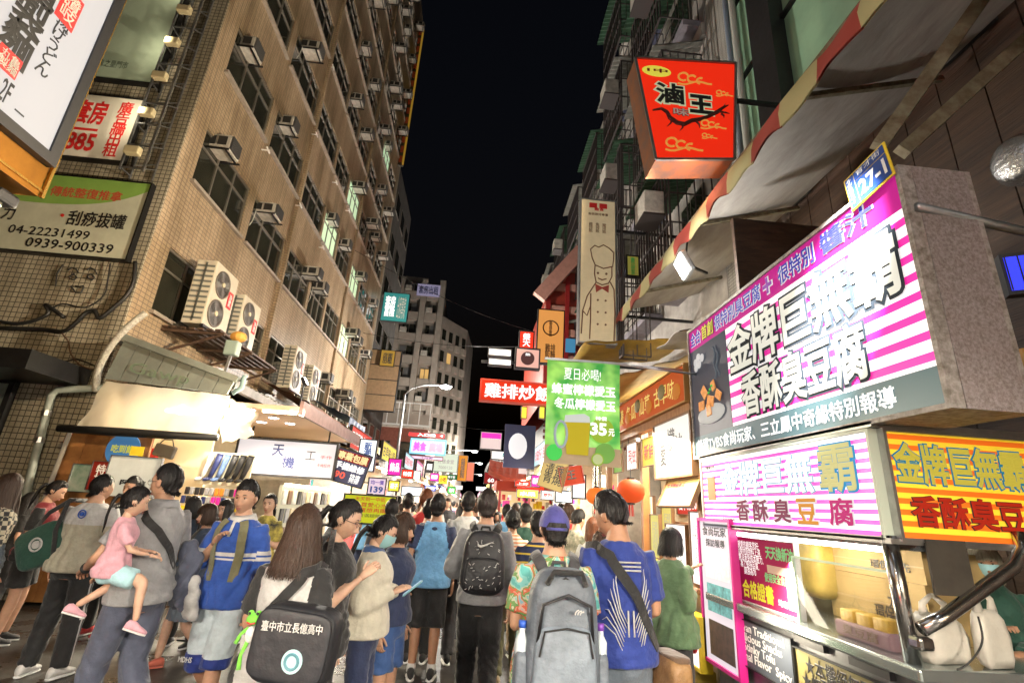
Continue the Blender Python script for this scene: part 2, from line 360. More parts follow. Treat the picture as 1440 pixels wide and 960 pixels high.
# small white bracket lamps / vents on the facade (bird-shaped insulators)
for k, (y, z) in enumerate([(10.95, 9.9), (13.5, 9.95), (16, 9.9), (13.5, 12.6), (18, 12.7), (16, 12.6), (19.9, 15.3), (13.6, 15.5), (22, 12.8)]):
    mb = MB().tube([(FX, y, z), (FX+.14, y, z)], .02, 6).ell((FX+.16, y, z), (.03, .05, .03)).bar((FX+.16, y-.1, z+.03), (FX+.16, y+.1, z-.02), .03)
    solo(mb, 'wall_insulator', MATS['white'], f'small white porcelain wire holder, {ORD[k]} one up the tiled facade', 'wire holder', 'wire holders on the tiled facade', loc=(FX, y, z))
# yellow vertical neon sign far up the facade
t = thing('neon_sign', 'tall narrow yellow lit sign high at the far end of the tiled building', 'sign', (FX+.35, 25.6, 20.8))
MB().box((FX+.02, 25.55, 20.8), (FX+.34, 25.7, 32)).build('backing', mat('sign_back_dark', (.05, .04, .02), .6), t)
MB().box((FX+.3, 25.3, 20.8), (FX+.38, 25.5, 32)).build('edge_strip', lit('neon_yellow', (.8, .45, .05), .3), t)
for k in range(15): MB().box((FX+.05, 25.5, 21+k*.73), (FX+.28, 25.545, 21.45+k*.73)).build('character_plate', mat('plate_red', (.35, .06, .02), .5), t)
# dark neighbouring slab beyond
nb = thing('dark_building', 'dark narrow building standing just beyond the tiled apartment block', 'building', (-9, 28, 0))
MB().box((-14, 27, 0), (-6.2, 33.5, 22)).build('wall', mat('dark_render', (.07, .065, .06), .8, var=.4, vs=1.5), nb)
for k in range(6):
    for j in range(3):
        f_ = MB().box((-6.2, 27.7+j*2, 4.5+k*2.9), (-6.17, 29+j*2, 5.9+k*2.9)).build('window', alu, nb); MB().box((-6.17, 27.78+j*2, 4.6+k*2.9), (-6.16, 28.92+j*2, 5.82+k*2.9)).build('pane', glass_dark, f_)
# ---------------------------------------------------------------- ad boards on the end wall
BY = GY-.16
def board(name, label, x0, x1, z0, z1, face, texts, **k):
    return sign(name, label, 'sign', ((x0+x1)/2, BY, z0), x1-x0, z1-z0, face=face, texts=texts, d=.1, **k)
board('advertising_board', 'large faded grey green blank board at the top of the end wall', -8.9, -6.78, 9.05, 13.6, mat('faded_green', (.34, .42, .33), .5, var=.25, vs=1.2), [('全新台灣之星門市', .3, .06, .72, .1, flat('ink_grey', (.1, .14, .11)), .01)])
redp = flat('sign_red', (.6, .02, .02)); whitep = mat('sign_white', (.78, .74, .66), .5, var=.12, vs=2)
board('rental_sign', 'white sign with red letters and phone digits on the end wall', -9.0, -6.85, 7.22, 8.62, whitep, [('廣\n告\n牆\n出\n租', .82, .05, .94, .95, redp, .02), ('套房', .47, .52, .74, .92, redp, .03), ('5885', .42, .1, .74, .38, redp, .03), ('—', .45, .42, .72, .46, redp, .02)])
t = board('massage_sign', 'green and white clinic board with phone numbers under the red lettered sign', -8.75, -6.2, 5.28, 6.8, mat('sign_pale', (.6, .62, .5), .5, var=.2, vs=2), [('傳統整復推拿', .36, .72, .84, .86, flat('ink_redbrown', (.5, .08, .04)), .02), ('力', .12, .36, .2, .54, MATS['black'], .02), ('刮痧拔罐', .54, .36, .92, .56, MATS['black'], .02), ('04-22231499', .2, .2, .72, .31, MATS['black'], .01), ('0939-900339', .34, .05, .9, .17, MATS['black'], .01), ('ㄎ', .22, .72, .3, .9, MATS['black'], .03)])
W_, H_ = 2.55, 1.52
pts = [(-W_/2, H_*.62)]+[(-W_/2+W_*u, H_*(.62-.02*u+.30*u**4)) for u in [i/14 for i in range(1, 15)]]
mb = MB(); n = len(pts); mb.add([(x, -.001, z) for x, z in pts]+[(x, -.001, H_) for x, z in pts], [(i, i+1, n+i+1, n+i) for i in range(n-1)]); mb.build('green_band', mat('band_green', (.26, .46, .1), .5, var=.2, vs=2), t, world=False)
MB().disc((W_*.0, -.002, H_*.48), .03, 'Y').build('red_dot', redp, t, world=False)
# ladder bracket with small floodlights along the corner
t = thing('bracket_ladder', 'dark steel ladder frame with small lamps beside the end wall ad boards', 'ladder', (-6.45, GY-.3, 7))
mb = MB()
for x in (-6.7, -6.3): mb.bar((x, GY-.32, 6.95), (x, GY-.32, 13.4), .03)
for x in (-6.7, -6.3): mb.bar((x, GY-.05, 6.95), (x, GY-.05, 13.4), .03)
for k in range(14):
    z = 7+k*.48; mb.bar((-6.7, GY-.32, z), (-6.3, GY-.32, z), .022).bar((-6.3, GY-.32, z), (-6.3, GY-.02, z+.2), .022).bar((-6.7, GY-.32, z), (-6.7, GY-.02, z), .022).bar((-6.7, GY-.32, z), (-6.3, GY-.05, z+.3), .015)
mb.build('frame', MATS['metal_grey'], t)
lampb = mat('lamp_beige', (.55, .48, .3), .5, emit=.0, ecol=(1, .8, .4))
for k in range(7):
    z = 7.3+k*.86; o = MB().rbox((-6.52, GY-.4, z), (.26, .12, .16), .02).build('lamp_box', lampb, t)
    MB().bar((-6.52, GY-.34, z-.08), (-6.52, GY-.3, z-.3), .03).build('lamp_arm', MATS['metal_dark'], o)
for k in (1, 3, 5):
    z = 7.3+k*.86; light('SPOT', 'board_light', (-6.55, GY-.62, z), 30, (1, .86, .6), t, .08, to=(-7.6, GY, z), angle=150, blend=1.)
# graffiti face, drawn lines on the tiles
t = thing('graffiti', 'black line graffiti of a smiling face on the dirty tiled end wall', 'graffiti', (-6.9, GY-.03, 4.2))
def gl(pts, r=.012): return [onY(x, y, GY-.035) for x, y in pts]
mb = MB()
for pts in [[(96, 380), (101, 376), (107, 378), (110, 383)], [(122, 380), (127, 376), (133, 379), (136, 385)], [(98, 388), (104, 385), (108, 390), (103, 394), (98, 391), (98, 388)], [(123, 388), (128, 385), (133, 390), (129, 394), (124, 391), (123, 388)], [(100, 402), (106, 411), (114, 412), (118, 403)], [(106, 402), (112, 403), (117, 402)], [(88, 372), (80, 385), (78, 402)]]:
    MB().tube(gl(pts), .012, 5).build('line', mat('spray_black', (.02, .02, .02), .8), t)
# cables on the end wall
def cable(name, label, pts, r, m, n=6):
    P = [Vector(p) for p in pts]; Q = []
    for i in range(len(P)-1):
        p0 = P[max(i-1, 0)]; p1 = P[i]; p2 = P[i+1]; p3 = P[min(i+2, len(P)-1)]
        for k in range(4):
            u = k/4; Q.append(.5*((2*p1)+(p2-p0)*u+(2*p0-5*p1+4*p2-p3)*u*u+(3*p1-p0-3*p2+p3)*u**3))
    Q.append(P[-1]); return solo(MB().tube(Q, r, n), name, m, label, 'cable', smooth=True, loc=tuple(P[0]))
gy = GY-.07
def W(*p): return [onY(x, y, gy) for x, y in p]
rub = mat('rubber_black', (.012, .012, .012), .5)
cable('cable', 'thick black cable drooping below the clinic board', W((190, 368), (188, 395), (178, 415), (160, 432), (140, 447), (133, 437), (120, 440), (105, 455), (88, 466), (60, 463), (0, 461)), .035, rub)
cable('cable', 'black cable loop hanging from the left edge of the end wall', W((0, 452), (25, 455), (50, 450), (68, 440), (64, 428), (90, 446)), .03, rub)
cable('cable', 'thin black wire hanging straight down the middle of the end wall', W((155, 370), (152, 390), (146, 415), (120, 432), (88, 427), (70, 436)), .012, rub)
cable('cable', 'thin brown wire sagging toward the drain pipe on the end wall', W((85, 466), (96, 480), (100, 498), (116, 515), (140, 520)), .012, mat('wire_brown', (.09, .05, .03), .6))
cable('cable', 'thin black wire running level under the brown wire on the end wall', W((60, 505), (90, 508), (110, 505), (140, 517)), .01, rub)
cable('conduit_bundle', 'fat taped grey white conduit bundle curving off the wall corner', [onY(205, 440, 7.9), onY(185, 455, 7.85), onY(165, 475, 7.85), onY(147, 500, 7.9), onY(137, 525, 8.0), onY(135, 550, 8.1)], .055, mat('tape_white', (.5, .48, .42), .7, var=.5, vs=30, bump=.6, bs=60))
# dark canopy, drain pipe and steel window on the end wall
a = onY(0, 500, 7.7); b = onY(87, 522, 7.7)
mb = MB().box((-11, 7.1, b.z-.12), (b.x, 8.26, b.z+.16)); solo(mb, 'door_canopy', MATS['metal_dark'], 'dark flat canopy sticking out of the end wall at the left edge', 'canopy', loc=(-8, 8.26, b.z))
p = [onY(148, 545, 8.1), onY(82, 548, 8.1), onY(72, 556, 8.1), onY(50, 640, 8.1), onY(35, 700, 8.1), onY(20, 760, 8.1)]
t = thing('drain_pipe', 'grey green drain pipe with an elbow on the lower end wall', 'pipe', tuple(p[0]))
MB().tube(p, .055, 10).build('pipe', mat('pvc_grey', (.25, .28, .25), .5, var=.3), t, smooth=True)
for q in (.3, .75): c_ = p[2].lerp(p[3], q); MB().tube([c_-Vector((0, 0, .04)), c_+Vector((0, 0, .04))], .066, 10).build('clamp', MATS['steel_brushed'], t)
t = thing('steel_window', 'tall dark framed window at the far left of the end wall', 'window', (-9.6, 8.2, 1))
a = onY(0, 690, 8.2); b = onY(30, 545, 8.2)
MB().box((-11, 8.16, 1.2), (b.x-.1, 8.24, 1.3)).box((b.x-.16, 8.15, 1.3), (b.x-.08, 8.25, 3.1)).box((-11, 8.16, 3.02), (b.x-.16, 8.24, 3.1)).box((-9.7, 8.17, 1.3), (-9.63, 8.23, 3.02)).build('frame', MATS['metal_dark'], t)
MB().box((-11, 8.19, 1.3), (b.x-.16, 8.21, 3.02)).build('pane', mat('frosted', (.2, .24, .22), .3, var=.3), t)
# ================================================================ NEAR LEFT SIGN BUILDING (orange metal cladding, udon sign)
ob = thing('orange_building', 'orange metal clad corner building carrying a backlit restaurant sign', 'building', (-5, 2, 0))
om = mat('orange_metal', (.5, .22, .035), .32, .75, var=.45, vs=1.2, bump=.15, bs=6)
NX = -4.0
e0 = Vector((NX, onX(90, 213, NX).y, onX(60, 275, NX).z))
MB().box((-12, -6, e0.z), (NX-.06, e0.y, 14)).build('cladding', om, ob)
MB().box((-12, -6, 3.6), (NX-1.1, e0.y-.9, e0.z-.02)).build('soffit_box', mat('orange_dark', (.3, .13, .03), .4, .5, var=.4), ob)
MB().box((-12, -6, 0), (NX-1.6, e0.y-1.2, 3.6)).build('lower_wall', MATS['brown'], ob)
for z in [e0.z+.05+k*.62 for k in range(14)]:
    MB().box((NX-.058, -6, z), (NX-.045, e0.y+.012, z+.02)).build('seam', mat('brass_edge', (.7, .42, .1), .25, .9), ob)
MB().box((NX-.06, e0.y+.002, e0.z), (NX-.03, e0.y+.03, 14)).build('corner_trim', MATS['brass_edge'], ob)
c0 = onX(68, 213, NX); 
t = sign('restaurant_sign', 'large backlit white restaurant sign with black Japanese lettering in a black frame', 'sign', (NX, c0.y-2.2, c0.z), 4.4, 4.2, rz=R(90), d=.1, face=lit('udon_face', (.72, .73, .78), .62), frame=MATS['black'], fw=.1)
lo = thing('canopy_lamp', 'warm lamp glowing under the corner of the orange cladding', 'lamp', (NX-.3, e0.y-.1, e0.z-.15))
MB().rbox((NX-.3, e0.y-.1, e0.z-.1), (.25, .2, .12), .03).build('housing', MATS['black'], lo); MB().box((NX-.34, e0.y-.14, e0.z-.17), (NX-.26, e0.y-.06, e0.z-.162)).build('lens', MATS['tube_warm'], lo)
light('SPOT', 'canopy_beam', (NX-.1, e0.y+.05, e0.z-.25), 230, (1, .74, .42), lo, .1, to=(-7, 8.3, 4.5), angle=150, blend=.8)
wbr = .0
ink = flat('ink_black', (.01, .01, .01))
def T(s, x0, z0, x1, z1, m_, bold=.02, sk=0): text_part(s, (x0, z0, x1, z1), m_, t, -.001, bold, .004, skew=sk)
L_ = 2.2
def loc2(px, py):
    q = onX(px, py, NX+.01); return (q.y-(c0.y-2.2), q.z-c0.z)
for s_, pl, pr, b_ in [('2F', (0, 115), (40, 112), .02), ('—', (34, 132), (43, 136), .02)]:
    pass
x2, z2 = loc2(0, 118); x3, z3 = loc2(33, 108)
T('2F', x2+.02, z2-.11, x3-.02, z2+.09, ink, .01); T('-', x3+.05, z2-.09, x3+.14, z2-.075, ink, .01)
xa, za = loc2(22, 72); T('丸\n亀\n製\n麵', xa-.16, za-.12, xa+.14, za+1.25, ink, .03)
xb, zb = loc2(58, 95); T('釜\n揚\nげ\nう\nど\nん', xb-.05, zb-.06, xb+.09, zb+.78, ink, .01)
xc, zc = loc2(98, 15); MB().rbox((xc, -.004, zc+.02), (.2, .006, .36), .02).build('red_seal', redp, t, world=False); text_part('讚\n岐', (xc-.08, zc-.13, xc+.08, zc+.17), whitep, t, -.008, .01)
xd, zd = loc2(14, 84); MB().rbox((xd, -.004, zd-.02), (.2, .006, .19), .015).build('red_seal', redp, t, world=False); text_part('丸亀\n製麵', (xd-.085, zd-.1, xd+.085, zd+.06), whitep, t, -.008, .01)
# ================================================================ FAR APARTMENT TOWER
FY = 60.
far = thing('far_apartment_tower', 'grey twelve storey apartment tower with balconies at the end of the street', 'building', (-9, FY, 0))
conc = mat('concrete', (.32, .28, .24), .85, var=.35, vs=.5); conc2 = mat('concrete_light', (.40, .35, .30), .85, var=.25, vs=.8)
lx, rx_ = -15.5, -5.5
MB().box((lx, FY, 0), (rx_, FY+14, 28)).box((-13, FY+2, 28), (-8, FY+9, 30.5)).build('wall', conc, far)
mb = MB(); mb.add([(rx_+.01, FY+.3, 0), (-2.2, FY+4.5, 0), (-1.4, FY+12, 0), (rx_+.01, FY+12, 0), (rx_+.01, FY+.3, 24.6), (-2.2, FY+4.5, 24.3), (-1.4, FY+12, 24), (rx_+.01, FY+12, 24.4)], [(0, 1, 5, 4), (1, 2, 6, 5), (4, 5, 6, 7), (2, 3, 7, 6)])
mb.build('side_wing', conc, far)
for x in (lx+.2, -10.9, -8.0, -5.7): MB().box((x-.35, FY-.9, 4), (x+.35, FY-.002, 29)).build('column', conc2, far)
pw = [lit('warm_window', (1, .6, .2), .7), glass_dark, mat('window_grey', (.12, .12, .12), .3)]
for k in range(9):
    z = 3.4+k*2.85
    for j, (a_, b_) in enumerate([(lx+.55, -11.3), (-10.5, -8.4), (-7.6, -6.1)]):
        bl = MB().box((a_, FY-.8, z), (b_, FY-.003, z+.95)).build('balcony', conc2, far)
        MB().box((a_, FY-.83, z+.95), (b_, FY-.7, z+1.05)).build('rail', conc, bl)
        o = MB().box((a_+.15, FY-.06, z+1.06), (b_-.15, FY-.004, z+2.5)).build('window', alu, far)
        for q in range(2):
            xa_ = a_+.25+q*(b_-a_-.4)/2; MB().box((xa_, FY-.1, z+1.15), (xa_+(b_-a_-.6)/2, FY-.061, z+2.4)).build('pane', pw[0] if (k, j) in ((0, 1), (4, 2)) else pw[1 if (k+j+q) % 3 else 2], o)
        if (k*3+j) % 2: MB().rbox((a_+.5, FY-.95, z+1.35), (.8, .5, .6), .03).build('outdoor_unit', ac_case, far)
    for j in range(4):
        u0 = (j+.25)/4; u1 = (j+.8)/4; A = Vector((rx_, FY+.3, 0)).lerp(Vector((-2.2, FY+4.5, 0)), u0); B = Vector((rx_, FY+.3, 0)).lerp(Vector((-2.2, FY+4.5, 0)), u1); nn = Vector((.787, -.62, 0))*.05
        if z < 23:
            mb = MB()
            mb.quad(A+nn+Vector((0, 0, z+1)), B+nn+Vector((0, 0, z+1)), B+nn+Vector((0, 0, z+2.4)), A+nn+Vector((0, 0, z+2.4))); mb.build('window', pw[0] if (k, j) == (5, 1) else pw[1], far)
            nn2 = nn*7; MB().add([A+nn*.2+Vector((0, 0, z)), B+nn*.2+Vector((0, 0, z)), B+nn2+Vector((0, 0, z)), A+nn2+Vector((0, 0, z)), A+nn*.2+Vector((0, 0, z+.85)), B+nn*.2+Vector((0, 0, z+.85)), B+nn2+Vector((0, 0, z+.85)), A+nn2+Vector((0, 0, z+.85))], [(0, 1, 2, 3), (4, 5, 6, 7), (0, 1, 5, 4), (1, 2, 6, 5), (2, 3, 7, 6), (3, 0, 4, 7)]).build('balcony', conc2, far)
MB().box((-8.9, FY-1.0, 26.6), (-6, FY-.91, 28.2)).build('rooftop_board', lit('roof_board', (.55, .5, .75), .4), far)
text_part('套房出租', (.3, 26.85, 2.8, 28.0), MATS['navy'], far, -1.02, .02)
# low red roofed arcade building in front of it
lb = thing('brick_building', 'low red brick corner building with white rooftop railing under the far tower', 'building', (-4.8, 36, 0))
MB().box((-9, 34, 0), (-3.2, 42, 6.3)).build('wall', mat('red_brick_far', (.28, .09, .06), .8, var=.3), lb)
mb = MB().bar((-9, 33.9, 8), (-3.1, 33.9, 8), .08).bar((-9, 33.9, 6.5), (-3.1, 33.9, 6.5), .12)
for k in range(9): mb.bar((-8.9+k*.72, 33.9, 6.5), (-8.9+k*.72, 33.9, 8), .06)
mb.build('roof_railing', MATS['white'], lb)
MB().box((-9, 33.95, 6.56), (-3.15, 33.99, 7.3)).build('parapet', conc2, lb)
for k in range(3): MB().box((-8.5+k*1.8, 33.96, 3.6), (-7.4+k*1.8, 33.99, 5.4)).build('window', glass_dark, lb)
# ================================================================ RIGHT SIDE BUILDINGS
RX = 4.2
wt = tile_mat('white_tiles', (.5, .49, .46), (.45, .44, .41), (.14, .13, .12), .12, .06, 'YZ', .45)
plaster = mat('plaster', (.46, .43, .4), .8, var=.5, vs=1.6); grn = mat('green_sheet', (.05, .12, .07), .5, var=.5, vs=3); grnp = mat('green_panel', (.3, .5, .34), .4, var=.25, vs=1.5)
cage_m = mat('cage_iron', (.06, .05, .05), .6, .5)
def cage(mb, x0, x1, y0, y1, z0, z1, st=.16):
    n = max(2, int((y1-y0)/st))
    for k in range(n+1): y = y0+(y1-y0)*k/n; mb.bar((x0, y, z0), (x0, y, z1), .032)
    for q in range(4): z = z0+(z1-z0)*q/3; mb.bar((x0, y0, z), (x0, y1, z), .045)
    n = max(2, int((x1-x0)/st))
    for yy in (y0, y1):
        for k in range(n+1): x = x0+(x1-x0)*k/n; mb.bar((x, yy, z0), (x, yy, z1), .018)
        for q in range(4): z = z0+(z1-z0)*q/3; mb.bar((x0, yy, z), (x1, yy, z), .025)
def corrugated(mb, x0, z0, x1, z1, y0, y1, amp=.02, per=.14, mi=0):
    n = int((y1-y0)/per*4); rows = []
    for (x, z) in ((x0, z0), (x1, z1), (x1, z1-.03), (x0, z0-.03)): rows.append([(x, y0+(y1-y0)*k/n, z+amp*math.sin(k*math.pi/2)) for k in range(n+1)])
    for a, b in ((0, 1), (2, 3), (3, 0)):
        o = len(mb.v); mb.add(rows[a]+rows[b], [(k, k+1, n+2+k, n+1+k) for k in range(n)], mi)
A = thing('green_window_building', 'building with pale green window panels and black columns above the striped awning', 'building', (RX+2, 3, 0))
MB().box((RX+.12, -8, 6.2), (11, 6.7, 20)).build('wall', grnp, A)
MB().box((RX-.0, 6.72, 0), (11, 7.6, 18)).build('tiled_pier', wt, A)
for y in (5.75, 3.2, .6): MB().box((RX-.12, y-.28, 6.0), (RX+.115, y+.28, 20)).build('column', MATS['black'], A)
for z in (7.4, 9.2, 11, 12.8, 14.6): MB().box((RX+.05, -8, z), (RX+.118, 6.7, z+.06)).build('transom', MATS['metal_dark'], A)
MB().tube([(RX-.1, 6.66, 5.6), (RX-.1, 6.66, 19)], .05, 8).build('downpipe', mat('pipe_blue', (.16, .2, .26), .5), A, smooth=True)
MB().tube([(RX-.1, 6.45, 5.6), (RX-.1, 6.45, 19)], .06, 8).build('downpipe', mat('pipe_pale', (.35, .36, .33), .5), A, smooth=True)
def balcony_house(label, y0, y1, H, x=RX, floors=(6.2, 9.1, 12., 14.9), proj=.95, seed=0, wallm=None):
    rnd = random.Random(seed); h = thing('balcony_house', label, 'building', (x+3, (y0+y1)/2, 0))
    MB().box((x, y0+.02, 0), (x+7, y1-.02, H)).build('wall', wallm or plaster, h)
    MB().box((x-.15, y0+.02, H), (x+7, y1-.02, H+.25)).build('parapet', plaster, h)
    L = y1-y0
    for k, z in enumerate(floors):
        if z > H-1.5: continue
        nb_ = max(1, int(L/2.6))
        for j in range(nb_):
            a = y0+.15+j*L/nb_; b = y0-.75+(j+1)*L/nb_
            bl = MB().box((x-proj*.45, a, z-.16), (x-.002, b, z)).build('balcony', mat('slab_lilac', (.26, .24, .28), .7, var=.3), h)
            mb = MB(); cage(mb, x-proj+.04, x-.05, a+.03, b-.03, z+.02, z+1.95)
            for k2 in range(6): xx = x-proj+.06+(proj-.1)*k2/6; mb.bar((xx, a+.03, z+.03), (xx, b-.03, z+.03), .02)
            mb.build('cage', cage_m, bl)
            mb = MB(); corrugated(mb, x-proj-.18, z+1.98, x, z+2.3, a-.05, b+.05); mb.build('awning', grn if (j+k) % 2 == 0 else mat('tin_pale', (.3, .3, .27), .6, var=.4), bl)
            o = MB().box((x-.04, a+.4, z+.1), (x-.004, b-.5, z+1.9)).build('window', alu, h); MB().box((x-.06, a+.47, z+.17), (x-.042, (a+b)/2-.05, z+1.83)).build('pane', glass_dark, o); MB().box((x-.06, (a+b)/2+.02, z+.17), (x-.042, b-.57, z+1.83)).build('pane', glass_dark, o)
            if rnd.random() < .6:
                MB().rbox((x-proj-.18, a+.5, z+1.2), (.4, .6, .5), .03).build('air_conditioner', ac_case, h); MB().box((x-proj-.4, a+.2, z+.9), (x-proj+.03, a+.8, z+.94)).build('shelf', cage_m, h)
        if k: MB().box((x-.08, y0+.02, z-.55), (x-.003, y1-.02, z-.2)).build('band', mat('blue_tile', (.1, .11, .18), .4, var=.3, vs=9) if (k % 2) else plaster, h)
    return h
balcony_house('pale house with caged balconies and green tin awnings behind the red trapezoid sign', 7.62, 13.4, 17.3, seed=1)
balcony_house('lower pale house with caged balconies just beyond the one with green awnings', 13.42, 19.5, 16.2, seed=2)
balcony_house('far pale house with balconies behind the tall chef sign', 19.52, 27, 15, seed=4)
# temple style red house
rh = thing('red_roof_house', 'red timbered gable house front beyond the chef sign', 'house', (4.5, 17, 0))
rdw = mat('red_timber', (.3, .035, .02), .5, var=.3, vs=3); pinkw = mat('pink_wall', (.5, .25, .2), .7, var=.2)
mb = MB(); mb.add([(2.2, 16.8, 5.2), (4.1, 16.8, 5.2), (4.1, 16.8, 11.8), (2.2, 16.8, 9.2), (2.2, 24, 5.2), (4.1, 24, 5.2), (4.1, 24, 11.8), (2.2, 24, 9.2)], [(0, 1, 2, 3), (4, 7, 6, 5), (0, 3, 7, 4), (3, 2, 6, 7)]); mb.build('wall', rdw, rh)
MB().box((2.9, 16.85, 0), (4.1, 24, 5.2)).build('lower_wall', MATS['metal_dark'], rh)
for k in range(9): MB().box((2.3, 16.9, 3.3+k*.21), (4.1, 16.95, 3.42+k*.21)).build('louvre', mat('louvre_dark', (.1, .03, .025), .6), rh)
for k, (z, xr) in enumerate([(6.6, 4.1), (7.6, 4.1), (8.5, 4.1), (9.4, 4.1), (10.2, 4.1)]):
    x0 = 2.15 if z < 9.2 else 2.2+(z-9.2)*.73
    MB().box((x0, 16.7, z), (xr, 16.797, z+.28)).build('beam', pinkw, rh)
for x in (2.2, 2.9, 3.5): MB().box((x, 16.66, 5), (x+.16, 16.698, 9.1+(x-2.2)*1.3)).build('post', MATS['dark_red'], rh)
MB().bar((1.9, 16.5, 8.95), (4.2, 16.5, 12.05), .3, .5).build('gable_board', pinkw, rh)
for k in range(3):
    o = MB().box((2.4+k*.55, 16.6, 7), (2.75+k*.55, 16.658, 7.5)).build('window', lit('glow_teal', (.1, .4, .7), .5) if k == 1 else glass_dark, rh)
# more far right buildings closing the street
for k, (y0, y1, H, c) in enumerate([(27.1, 36, 9, (.2, .16, .14)), (36.1, 48, 7, (.25, .22, .2)), (48.1, 70, 6, (.18, .17, .18)), (70.1, 110, 5, (.15, .15, .15))]):
    h = thing('shop_house', f'low dim shop house, {ORD[k]} in the far row on the right', 'building', (5, y0, 0))
    MB().box((3.6-k*.2, y0, 0), (10, y1, H)).build('wall', mat(f'far_render_{"abcd"[k]}', c, .8, var=.3, vs=.8), h)
    for j in range(int((y1-y0)/3)):
        for q in range(max(1, int(H/3)-1)):
            MB().box((3.55-k*.2, y0+.6+j*3, 3.6+q*2.8), (3.597-k*.2, y0+2.2+j*3, 5+q*2.8)).build('window', glass_dark if (j+q) % 3 else pw[0], h)
for k, (y0, y1, H) in enumerate([(42.1, 58, 5.5), (75, 110, 6)]):
    h = thing('shop_house', f'low dim shop house, {ORD[k]} in the far row on the left', 'building', (-6, y0, 0))
    MB().box((-12, y0, 0), (-4, y1, H)).build('wall', conc, h)
# ================================================================ STRIPED AWNING AND ITS FRAME
aw = thing('striped_awning', 'long dirty awning with red and yellow scalloped valance over the right stalls', 'awning', (3.4, 3.5, 5.2))
AX, AZ = 2.6, 5.06
st = stripe_mat('valance_stripes', (.22, .028, .018), (.30, .27, .13), 1.0, 'Y', rough=.75)
bmv = MB(); rows = []
ys = [-2+i*.055 for i in range(int(10.9/.055)+1)]
for th in (0, .02):
    top = [(AX+th+.012*math.sin(y*5), y, AZ+.33) for y in ys]; mid = [(AX-.03+th+.02*math.sin(y*7), y, AZ+.2) for y in ys]
    bot = [(AX-.04+th+.025*math.sin(y*6.3), y, AZ+.03+.045*abs(math.sin(y*math.pi/.5))+.02*math.sin(y*11)) for y in ys]
    rows += [top, mid, bot]
n = len(ys)
for base in (0, 3):
    bmv.add(rows[base]+rows[base+1]+rows[base+2], [(k, k+1, n+k+1, n+k) for k in range(n-1)]+[(n+k, n+k+1, 2*n+k+1, 2*n+k) for k in range(n-1)])
bmv.build('valance', st, aw, smooth=True)
sof = mat('awning_canvas', (.42, .40, .37), .7, col2=(.2, .18, .16), vs=.9, stretch=(2, .7, 1), bump=.3, bs=7)
mb = MB(); nx = 10
gr = [[(AX+.03+(RX-AX-.03)*i/nx, y, AZ+.36+.5*(i/nx)-.05*math.sin(math.pi*i/nx)-.004*math.sin(y*9+i)) for y in ys[::4]] for i in range(nx+1)]
m_ = len(gr[0]); mb.add([p for r_ in gr for p in r_], [(i*m_+k, i*m_+k+1, (i+1)*m_+k+1, (i+1)*m_+k) for i in range(nx) for k in range(m_-1)])
mb.build('canopy_cloth', sof, aw, smooth=True)
for k in range(0): MB().tube([(AX+.04+(RX-AX-.04)*i/8, -1.6+k*1.2, AZ+.345+.5*(i/8)-.12*math.sin(math.pi*i/8)*(.6+.4*math.sin((-1.6+k*1.2)*2.1))) for i in range(9)], .012, 5).build('seam', mat('seam_dark', (.12, .11, .1), .8), aw)
frm = mat('awning_frame_paint', (.2, .18, .12), .6, .3, col2=(.07, .045, .02), vs=8)
for k, y in enumerate([-1, 1.2, 3.4, 5.6, 7.8]):
    MB().bar((AX+.05, y, AZ+.3), (RX, y, AZ+.75), .045, .05).build('rib', frm, aw)
MB().bar((AX+.03, -2, AZ+.32), (AX+.03, 8.8, AZ+.32), .05).build('edge_rail', frm, aw)
for a, b in [((1235, 207, 2.55), (1385, -6, 3.3)), ((1268, 214, 2.7), (1452, 48, 3.7))]:
    MB().bar(onX(*a), onX(*b), .07, .09).build('strut', frm, aw)
# dim wood lined wall behind the stalls, top right
wd = mat('old_wood', (.05, .024, .011), .7, col2=(.018, .009, .005), vs=3, stretch=(1, .3, 6), bump=.4, bs=12)
sb = thing('stall_shack', 'dark brown wood lined shack behind the food cart', 'stall', (4.6, 3, 0))
for k in range(22):
    MB().box((4.35, -2+k*.4, 0), (4.41, -2+k*.4+.388, 6.1)).build('plank', wd, sb)
MB().box((2.95, 5.1, 2.3), (4.34, 5.16, 5.2)).build('partition', wd, sb)
# ================================================================ RED TRAPEZOID SIGN
TY = 5.0
tl, tr, br, bl = onY(893, 82, TY), onY(1034, 90, TY), onY(1032, 225, TY), onY(922, 225, TY)
tz = thing('trapezoid_sign', 'glowing red trapezoid sign with black and white brush characters and a dragon', 'sign', (2.6, TY, bl.z))
dp = .38
def prism(mb, pts, y0, y1, mi=0):
    n = len(pts); mb.add([(x, y0, z) for x, z in pts]+[(x, y1, z) for x, z in pts], [tuple(range(n)), tuple(reversed(range(n, 2*n)))]+[(i, n+i, n+(i+1) % n, (i+1) % n) for i in range(n)], mi); return mb
q = [(p.x, p.z) for p in (bl, br, tr, tl)]
prism(MB(), q, TY, TY+.02).build('panel', lit('sign_red_glow', (.68, .02, .005), 1.3), tz)
prism(MB(), q, TY+.022, TY+dp).build('casing', mat('rust_casing', (.16, .1, .08), .6, .4, col2=(.3, .12, .05), vs=6), tz)
def edge(a, b, w=.03): return MB().bar((a[0], TY-.012, a[1]), (b[0], TY-.012, b[1]), w, .03)
for i in range(4): edge(q[i], q[(i+1) % 4]).build('frame', MATS['metal_grey'], tz)
